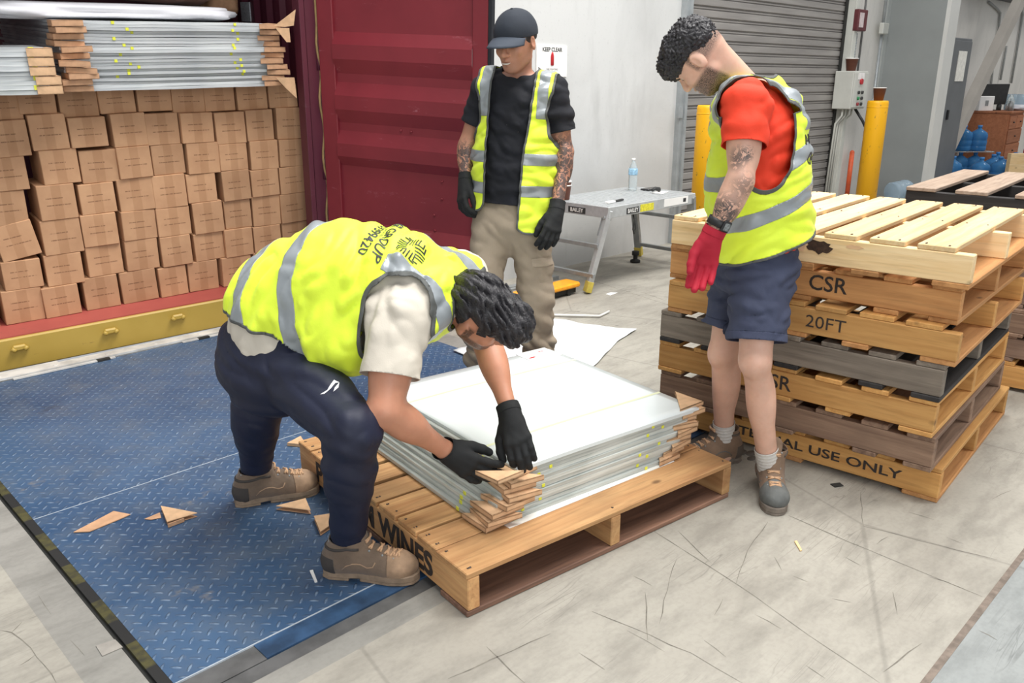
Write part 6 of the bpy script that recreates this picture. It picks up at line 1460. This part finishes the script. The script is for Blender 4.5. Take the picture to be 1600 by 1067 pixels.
    def ah2(u, v, w_): Pw = pel+np.outer(u, lat)+np.outer(v, fwd)+np.outer(w_, up); return np.maximum(np.minimum(armhole(u, v, w_), np.abs(u)-.10), np.maximum(arm_hole(Pw, shL, elL, .080), arm_hole(Pw, shR, elR, .075)))
    def top(u, v, w_): return np.where(w_ > wA+.08, np.abs(u)-.150, -1)
    def nh(u, v, w_): return np.where(w_ > H_-.12, .066-np.sqrt(u**2+(v+.0)**2), -1)
    def hem(u, v, w_): return .005+.32*np.clip(.13-v, 0, .36)-w_
    bs = [lambda u, v, w_: np.abs(w_-.355+.36*v)-.027, lambda u, v, w_: np.abs(w_-.205+.40*v)-.027, lambda u, v, w_: np.maximum(np.abs(np.abs(u)-.115)-.022, H_-.13-w_)]
    vest, full, L = make_vest(man, vp, pel, lat, fwd, up, .025, [ah2, top, nh, hem], bs, wobble(.0065, 22, 40, up, fwd, 1.2))
    tree = bvh(*full)
    o_ = P(0.0, -.2, H_-.235); xd = nrm(-lat); 
    for s_, size, dz in (('ATMR GROUP', .048, .055), ('0459399420', .062, -.01)):
        me = text_mesh(s_, size, .001); wrap_decal('back_writing', me, P(0, -.2, H_-.22+dz), lat*-1 if False else nrm(np.cross(up, -fwd))*1., up, tree, bk, vest, .003, 0, .3)
    # shorts
    M_sho = cloth('navy_shorts', srgb(56, 62, 84), .85, .1, 300, 0, 8, .35)
    hl_, hr_ = hipL+(kL-hipL)*.80, hipR+(kR-hipR)*.70
    tp = [Ell(P(0, -.02, -.02), [lat, fwd, up], (.158, .145, .12), .05), Cap(P(0, -.01, .0), P(0, -.01, .07), .142, .138, .04, fwd, .84), Cap(hipL-fwd*.01, hl_, .100, .100, .04, nrm(lat), .92), Cap(hipR-fwd*.01, hr_, .098, .092, .04, lat, .92)]
    V, Q = sdf_mesh(tp, .007, .006, disp=wobble(.010, 46, 40, up, fwd, 6.)); T = tris(Q); d1, d2 = nrm(kL-hipL), nrm(kR-hipR)
    V, T = keep(V, T, lambda v: (v-pel)@up-.09)
    V, T = keep(V, T, lambda v: np.where((v-pel)@lat > 0, (v-hl_)@d1-.0, (v-hr_)@d2-.0))
    V, a = V, T; V2, hemF, rest = split(V, T, -(np.where((V-pel)@lat > 0, (V-hl_)@d1, (V-hr_)@d2)+.028)); sho = npmesh('navy_shorts', V2, rest, M_sho, man, thick=.004); npmesh('hem_band', V2, hemF, M_sho, sho, thick=.006)
    # socks and boots
    M_sock = cloth('grey_sock', srgb(206, 202, 196), .9, .08, 120)
    for (a, k) in ((aL, kL), (aR, kR)):
        d = nrm(k-a); V, Q = sdf_mesh([Cap(a-d*.02, a+d*.17, .038, .044, .01)], .004, disp=lambda p: .0016*np.sin((p@d)*420)+.0008*np.sin((p@RT)*900)); V, T = keep(V, tris(Q), lambda v: (v-a)@d-.150); npmesh('sock', V, T, M_sock, man, thick=.002)
    M_bm = (cloth('grey_brown_leather', srgb(130, 106, 86), .8, .2, 200, .1, 14, .3), cloth('grey_toe_rubber', srgb(98, 100, 98), .7, .2, 200, 0, 20, .3), cloth('dark_boot_side', srgb(92, 84, 76), .8, .15, 200), flat('grey_boot_sole', srgb(118, 108, 98), .8, 0, .2, 30, .3))
    tL = atZ(1211, 806); hL_ = tL+nrm((aL-tL)*[1, 1, 0])*.305; boot(man, [hL_[0], hL_[1], 0], [tL[0], tL[1], 0], shaft=.19, lean=(.0, .0), mats=M_bm)
    dR = nrm(-RT*.93-FW*.32+FW*.0); hR_ = A3([aR[0], aR[1], 0])-dR*.075; boot(man, hR_, hR_+dR*.29, shaft=.17, mats=M_bm, tongue=True)
    # watch and red glove
    wt = empty('wristwatch', (0, 0, 0)); wt.parent = man; wt.matrix_basis = Matrix.Identity(4)
    wc = wrL-hand*.058; z_ = nrm(lat-hand*(lat@hand)); y_ = np.cross(hand, z_)
    Mw = frame(wc, y_, -z_ if False else z_)
    t = MB(); ring = [wc+(y_*cos(a)*.036+z_*sin(a)*.034) for a in np.linspace(0, 2*pi, 25)]
    def band(u, v_): a = u*2*pi; return Vector(wc+hand*(v_-.5)*.026+(y_*cos(a)*.0365+z_*sin(a)*.0345))
    t.grid(band, 28, 2); o = sub(t, 'strap', flat('watch_strap', (.015, .015, .016), .5), man); s_ = o.modifiers.new('s', 'SOLIDIFY'); s_.thickness = .004; s_.offset = 1; o.name = 'watch_strap'
    fM = frame(wc+z_*.036-y_*.012, hand, np.cross(nrm(z_-y_*.3), hand)); sub(MB().box(-.019, .019, -.017, .017, -.002, .007, .003, M=fM), 'watch_case', flat('watch_case', (.02, .02, .022), .3), o); sub(MB().box(-.013, .013, -.011, .011, .007, .0078, M=fM), 'watch_face', flat('watch_face', srgb(120, 124, 124), .2, 0, .5, 160), o)
    bpy.data.objects.remove(wt)
    g, _, _, _ = glove('red_glove', wrL, nrm(atH(1088, 452, D0-.27)-wrL), fwd*.9-lat*.35, hand, M_gloveR, man, palm=1., curl=(.28, .34, .36, .36), thumb=(.25, .6), cuff=.042, grow=.003, s=1.04, spread=.03)
    glove('red_glove', wrR, nrm(wrR-elR), lat, wrR-elR, M_gloveR, man, palm=-1., curl=(.5, .5, .5, .5), cuff=.03, grow=.003)
    return man
man_shorts()
# ---------------------------------------------------------------- man bending over the pile
def man_bend():
    man = empty('person', (*atH(430, 700, 2.6)[:2], 0)); tag(man, 'man with black hair bending over the sheets, yellow vest, cream shirt, navy tracksuit trousers', 'person')
    cp_ = [atH(432, 556, 2.62), atH(452, 478, 2.62), atH(530, 440, 2.585), atH(618, 444, 2.535), atH(700, 466, 2.49)]
    shR, shL = atH(622, 498, 2.36), atH(722, 432, 2.67)
    lat = nrm(shL-shR); lat2 = nrm(lat-.0*UP)
    hipR, hipL = atH(448, 566, 2.53), atH(418, 560, 2.70)
    lath = nrm(hipL-hipR)
    elR, wrR = atH(602, 640, 2.235), atH(697, 704, 2.40)
    elL, wrL = atH(760, 532, 2.70), atH(798, 650, 2.49)
    kR, aR = atH(552, 672, 2.20), atH(545, 846, 2.335)
    kL, aL = atH(404, 640, 2.72), atH(401, 742, 2.83)
    hf = nrm(.7*RT-.7*IU+.10*ID); hu = nrm(.45*RT+.35*IU-.78*ID); hu = nrm(hu-hf*(hu@hf)); hl = np.cross(hu, hf)
    hd = atH(726, 513, 2.42)+hl*.078+hf*.006
    hp, hs, HP, (hl, hf, hu) = head_prims(hd, hf, hu, 1.03, 1.)
    A, B, C_, D_, E_ = cp_
    def loc(v):
        """coordinates following the bent back: u across (his left +), v_ towards the chest, w along the spine from the pelvis"""
        best = np.full(len(v), 9.); U = np.zeros(len(v)); VV = np.zeros(len(v)); Wd = np.zeros(len(v)); acc = 0.
        for k, (a, b) in enumerate(zip(cp_[:-1], cp_[1:])):
            d = b-a; L = np.linalg.norm(d); dn_ = d/L; t = (v-a)@dn_
            tc = np.clip(t, 0 if k else -9, L if k < 3 else 9); q = v-(a+tc[:, None]*dn_); ds_ = np.linalg.norm(q, axis=1)
            l_ = nrm((lath if k == 0 else lat)-dn_*((lath if k == 0 else lat)@dn_)); f = np.cross(l_, dn_)
            m = ds_ < best; best[m] = ds_[m]; U[m] = (q@l_)[m]; VV[m] = (q@f)[m]; Wd[m] = acc+tc[m]; acc += L
        return U, VV, Wd
    Ltot = sum(np.linalg.norm(b-a) for a, b in zip(cp_[:-1], cp_[1:]))
    ax = nrm(E_-C_); fw_ = np.cross(lat, ax)
    fA = np.cross(lath, nrm(B-A))
    tors = [Cap(A, B, .150, .150, .06, fA, .84), Cap(B, C_, .150, .155, .08, np.cross(lath, nrm(C_-B)), .82), Cap(C_, D_, .155, .160, .06, fw_, .80),
            Cap(shL-lat*.02, shR+lat*.02, .070, None, .07), Cap(E_-ax*.02, shL-lat*.04, .055, .05, .05), Cap(E_-ax*.02, shR+lat*.04, .055, .05, .05)]
    nk = [Cap(E_-ax*.05, HP(0, -.04, -.035), .060, .054, .02)]
    def seg(a, b, ra, rb, k=.03): return Cap(a, b, ra, rb, k)
    def bulge(a, b, f, rad, k=.03):
        d = nrm(b-a); y_ = nrm(np.cross(d, ID)); return Ell(a+(b-a)*f, [d, y_, np.cross(d, y_)], rad, k)
    arms = [seg(shR, elR, .060, .052), seg(elR, wrR, .050, .027, .02), bulge(elR, wrR, .27, (.10, .050, .050)), bulge(shR, elR, .55, (.10, .060, .060)),
            seg(shL, elL, .056, .046), seg(elL, wrL, .046, .026, .02), bulge(elL, wrL, .27, (.10, .046, .046))]
    legs = [seg(hipR, kR, .10, .06, .04), seg(kR, aR, .058, .038), seg(hipL, kL, .10, .06, .04), seg(kL, aL, .058, .038)]
    hands = [seg(wrR, wrR+nrm(wrR-elR)*.02, .024, .014), seg(wrL, wrL+nrm(wrL-elL)*.01, .022, .012)]
    feet = [seg(aR, aR-UP*.05, .034, .03), seg(aL, aL-UP*.05, .034, .03)]
    V, Q = sdf_mesh(tors+nk+hp+arms+legs+hands+feet, .008, sub=hs, fine=(hd-.13, hd+.14), hf=.0034); V = smooth_mesh(V, Q, 1, .3)
    ll = np.stack([(V-hd)@hl, (V-hd)@hf, (V-hd)@hu], 1); nr_ = np.linalg.norm(ll, axis=1) < .17
    jaw = np.clip((-.032-ll[:, 2])/.02, 0, 1)*np.clip((ll[:, 1]+.010)/.015, 0, 1)+np.where(np.abs(ll[:, 1]-.012) < .012, np.clip((.03-ll[:, 2])/.02, 0, 1), 0)*np.where(np.abs(ll[:, 0]) > .055, 1, 0)
    mouth = np.clip(1-np.abs(ll[:, 0])/.03, 0, 1)*np.clip((ll[:, 1]-.07)/.01, 0, 1)*np.clip((ll[:, 2]+.075)/.01, 0, 1)
    npmesh('body', V, Q, skin('tan_skin', srgb(196, 138, 110)), man, attrs={'ink': np.zeros(len(V)), 'stubble': np.clip(jaw*1.3, 0, .97)*(1-mouth)*nr_}); add_eyes(HP, man, 1.)
    ridge(HP, [[HP(.05, .082, .035), HP(.033, .094, .040), HP(.014, .096, .036)], [HP(-.05, .082, .035), HP(-.033, .094, .040), HP(-.014, .096, .036)]], .0045, 'eyebrows', M_hair, man)
    # thick wavy hair
    R = [hl, hf, hu]
    def locks(p):
        q = np.stack([(p-hd)@hl, (p-hd)@hf, (p-hd)@hu], -1); s_ = np.sin(q[..., 1]*70+7*q[..., 0]*12+3.2*snoise(p, 24, 1))*np.sin(q[..., 0]*210+3.2*snoise(p, 26, 4)+q[..., 2]*60); return .0055*s_+.005*snoise(p, 95, 2)+.003*np.sin(q[..., 0]*420+3*snoise(p, 40, 8)+q[..., 1]*160)
    hpr = [Ell(HP(0, -.012, .048), R, (.087, .114, .096), .02), Ell(HP(0, .075, .090), R, (.074, .056, .052), .04), Ell(HP(.0, .112, .082), R, (.058, .036, .042), .03), Ell(HP(0, -.080, .01), R, (.068, .046, .08), .03)]
    V, Q = sdf_mesh(hpr, .0036, disp=locks); T = tris(Q)
    def hairline(v):
        x, y, z = (v-hd)@hl, (v-hd)@hf, (v-hd)@hu
        lim = np.interp(y, [-.14, -.06, -.03, -.02, .02, .03, .055, .08, .14], [-.075, -.062, -.035, .066, .066, .022, .045, .062, .05]); return lim-z
    V, T = keep(V, T, hairline); npmesh('wavy_hair', V, T, M_hair, man, thick=.003)
    # cream shirt
    M_cr = cloth('cream_shirt', srgb(206, 198, 184), .85, .05, 300, 0, 8, .25)
    dR, dL = nrm(elR-shR), nrm(elL-shL)
    sh = tors+[seg(shR, shR+(elR-shR)*.72, .074, .078), seg(shL, shL+(elL-shL)*.7, .072, .074), Ell(A+(B-A)*.55, [lath, fA, nrm(B-A)], (.172, .155, .12), .06)]
    V, Q = sdf_mesh(sh, .007, .011, disp=lambda p: folds(p, .008, nrm(dR+.2*RT), nrm(np.cross(lat, dR)), 2.)); V = smooth_mesh(V, Q, 1, .4); T = tris(Q)
    V, T = keep(V, T, lambda v: arm_cut(v, shR, elR, .175, tors[:3], .06)); V, T = keep(V, T, lambda v: arm_cut(v, shL, elL, .17, tors[:3], .06))
    nd = nrm(HP(0, -.04, -.035)-E_)
    V, T = keep(V, T, lambda v: np.where((v-E_)@ax > -.05, .074-np.linalg.norm((v-E_)-np.outer((v-E_)@nd, nd), axis=1), -1)); V, T = keep(V, T, lambda v: .045-loc(v)[2])
    sht = npmesh('cream_t_shirt', V, T, M_cr, man, thick=.003)
    # vest
    vp = [Cap(A+(B-A)*.7, B, .168, .170, .06, fA, .88), Cap(B, C_, .170, .172, .08, np.cross(lath, nrm(C_-B)), .92), Cap(C_, D_, .172, .168, .06, fw_, .92), Cap(C_+fw_*.07-lat*.02, D_+fw_*.06, .13, .13, .08), Cap(A+(B-A)*.9+fA*.09-lath*.0, C_+fw_*.09, .12, .12, .08), Ell(atH(540, 535, 2.46), [RT, IU, ID], (.10, .085, .11), .10),
          Cap(shL-lat*.03, shR+lat*.02, .074, None, .07), Cap(E_-ax*.03, shL-lat*.04, .06, .058, .05), Cap(E_-ax*.03, shR+lat*.04, .06, .058, .05)]
    wS = ((np.array([shR]))); uS, vS, wSh = loc(wS); wSh = wSh[0]; 
    def armhole(u, v, w_): return np.where(np.abs(u) > .045, .1*(1-np.sqrt(((v-.050)/.100)**2+((w_-wSh+.055)/.125)**2)), -1)
    def ah2(u, v, w_): return np.minimum(armhole(u, v, w_), np.abs(u)-.10)
    def top(u, v, w_): return np.where(w_ > wSh-.03, np.abs(u)-.175, -1)
    def nh(u, v, w_): return np.where(w_ > Ltot-.10, .080-np.sqrt(u**2+(v-.01)**2), -1)
    def endc(u, v, w_): return w_-Ltot-.06
    def hem(u, v, w_): return .150+.10*np.clip(v, -.2, .1)-w_
    V, Q = sdf_mesh(vp, .0065, .021, disp=lambda p: folds(p, .009, nrm(np.cross(ax, lat)), ax, 4.)); V = smooth_mesh(V, Q, 1, .4); T = tris(Q); full = (V, T)
    cuts = [nh, hem, endc]; edge = lambda v: np.max([c(*loc(v)) for c in cuts]+[arm_hole(v, shR, elR, .104, .035), arm_hole(v, shL, elL, .072, .0)], 0)
    V, T = keep(V, T, edge); vest = empty('safety_vest'); vest.parent = man; vest.matrix_basis = Matrix.Identity(4)
    V, T = bands(V, T, -(edge(V)+.009), M_bind, vest, 'edge_binding', thick=.003)
    wc1, wc2 = .262, .395
    def pl(c, n): n = nrm(n-lat*(n@lat)); return lambda v: np.abs((v-c)@n)-.027
    p1 = pl(atH(424, 440, 2.6), .976*RT+.217*IU); p2 = pl(atH(514, 450, 2.57), .979*RT+.205*IU); S3 = lambda v: (lambda u, vv, w_: np.maximum(np.abs(np.abs(u)-.118)-.026, wSh-.075-w_))(*loc(v))
    for fn in (p1, p2, S3):
        V, T = bands(V, T, fn(V), M_tape, vest, 'reflective_tape', thick=.0022)
    npmesh('vest_fabric', V, T, M_vest, vest, thick=.0025, off=0)
    tree = bvh(*full); bkn = -fw_; yd = ax; xd = nrm(np.cross(yd, bkn))
    cen = C_+ax*.03
    for (s_, size, px, py, bold) in (('0459399420', .046, 576, 374, .0006), ('ATMR GROUP', .042, 600, 378, .0006), ('services', .018, 588, 376, 0)):
        me = text_mesh(s_, size, bold); me.transform(Matrix.Translation((-.060, 0, 0))); wrap_decal('back_writing', me, cam_hit(px, py, tree), xd, yd, tree, bk, vest, .003, 1, .5)
    # woven-bars emblem
    m = MB()
    for k in range(4):
        rot = Matrix.Rotation(k*pi/2, 4, 'Z')
        for q in range(5):
            x0 = -.024+q*.0105; y1 = .050-.004*abs(q-2); Sh = Matrix.Identity(4); Sh[0][1] = .32
            m.box(x0, x0+.0042, .014, y1, 0, .0004, M=rot @ Sh)
            if q in (0, 1): m.box(-.020, .0, 0, .0042, 0, .0004, M=rot @ Matrix.Translation((x0+.32*y1+.004, y1-.003, 0)) @ Matrix.Rotation(-.25, 4, 'Z'))
    me = bpy.data.meshes.new('p'); m.b.to_mesh(me); me.transform(Matrix.Rotation(.25, 4, 'Z') @ Matrix.Diagonal((.85, .85, 1, 1))); wrap_decal('emblem', me, cam_hit(642, 388, tree), xd, yd, tree, bk, vest, .003, 1, .5)
    # tracksuit trousers
    M_nv = cloth('navy_tracksuit', srgb(17, 23, 48), .62, .15, 300, .0, 8, .2)
    tp = [Ell(A+fA*-.03-nrm(B-A)*.02, [lath, fA, nrm(B-A)], (.178, .160, .15), .06), Cap(A, A+(B-A)*.9, .160, .158, .05, fA, .88), seg(hipR, kR, .118, .078, .06), seg(kR, aR+UP*.03, .070, .052), seg(hipL, kL, .115, .076, .06), seg(kL, aL+UP*.03, .070, .052), bulge(kR-RT*.015, aR, .3, (.14, .068, .066), .04), bulge(kL-RT*.015, aL, .2, (.14, .072, .068), .04)]
    V, Q = sdf_mesh(tp, .007, .004, disp=lambda p: folds(p, .0045, nrm(kR-hipR), nrm(np.cross(kR-hipR, FW)), 5.)*(.5+.8*np.clip((.75-p[..., 2])/.4, 0, 1)) if False else folds(p, .0060, nrm(RT*.8-UP*.5), nrm(UP*.8+RT*.5), 5.)*(.45+.55*np.clip((p[..., 2]-.3)/.2, 0, 1))); V = smooth_mesh(V, Q, 1, .4); T = tris(Q)
    rr_ = lambda v: np.linalg.norm((v-A)-np.outer((v-A)@nrm(B-A), nrm(B-A)), axis=1); V, T = keep(V, T, lambda v: (v-A)@nrm(B-A)-.105-5*np.clip(rr_(v)-.182, 0, .6)); V, T = keep(V, T, lambda v: .138-v[:, 2])
    tro = npmesh('navy_tracksuit_trousers', V, T, M_nv, man, thick=.003); tree = bvh(V, T)
    lg = [(-.05, -.035), (-.02, -.015), (.0, .03), (.052, .034), (.03, -.004), (.012, -.022), (.014, -.004), (.026, .018), (.010, .016), (-.004, -.008), (-.03, -.032)]
    me = bpy.data.meshes.new('p'); b = bmesh.new(); f = b.faces.new([b.verts.new((x*.62, y*.62, 0)) for x, y in lg]); bmesh.ops.triangulate(b, faces=b.faces); b.to_mesh(me); b.free()
    wrap_decal('logo', me, cam_hit(519, 605, tree), RT, IU, tree, flat('white_logo', srgb(225, 225, 230), .5, 0, .02), tro, .003, 1, .3)
    # dark socks, boots
    M_ds = cloth('dark_sock', (.02, .022, .028), .9, .1, 120)
    for a, k in ((aR, kR), (aL, kL)):
        V, Q = sdf_mesh([Cap(a-UP*.03, a+UP*.05, .044, .044, .01)], .005, disp=lambda p: .0012*np.sin(p[..., 2]*500)); npmesh('sock', V, Q, M_ds, man)
    hr, tr_ = atZ(521, 893), atZ(662, 902); hl2, tl2 = atZ(367, 786), atZ(503, 762)
    M_bb = (M_boot, M_boottoe, M_bootd, M_sole)
    cR = A3([aR[0], aR[1], 0]); d1 = nrm(tr_-hr); boot(man, cR-d1*.085, cR+d1*.225, shaft=.150, mats=M_bb)
    cL = A3([aL[0], aL[1], 0]); d2 = nrm(tl2-hl2); boot(man, cL-d2*.085, cL+d2*.225, shaft=.145, mats=M_bb)
    # black gloves
    glove('black_glove', wrR, atH(759, 742, 2.385)-wrR, IU*.7+RT*.5-ID*.2, wrR-elR, M_glove, man, palm=1., curl=(.30, .32, .34, .38), thumb=(.35, .5), cuff=.02, grow=.003, s=1.1, spread=.10)
    glove('black_glove', wrL, atH(817, 728, 2.375)-wrL, -RT*.9-IU*.35, wrL-elL, M_glove, man, palm=-1., curl=(.62, .50, .42, .36), thumb=(.55, .6), cuff=.045, grow=.003, s=1.08, spread=.02, tb=.3)
    return man
man_bend()
bpy.context.view_layer.update()
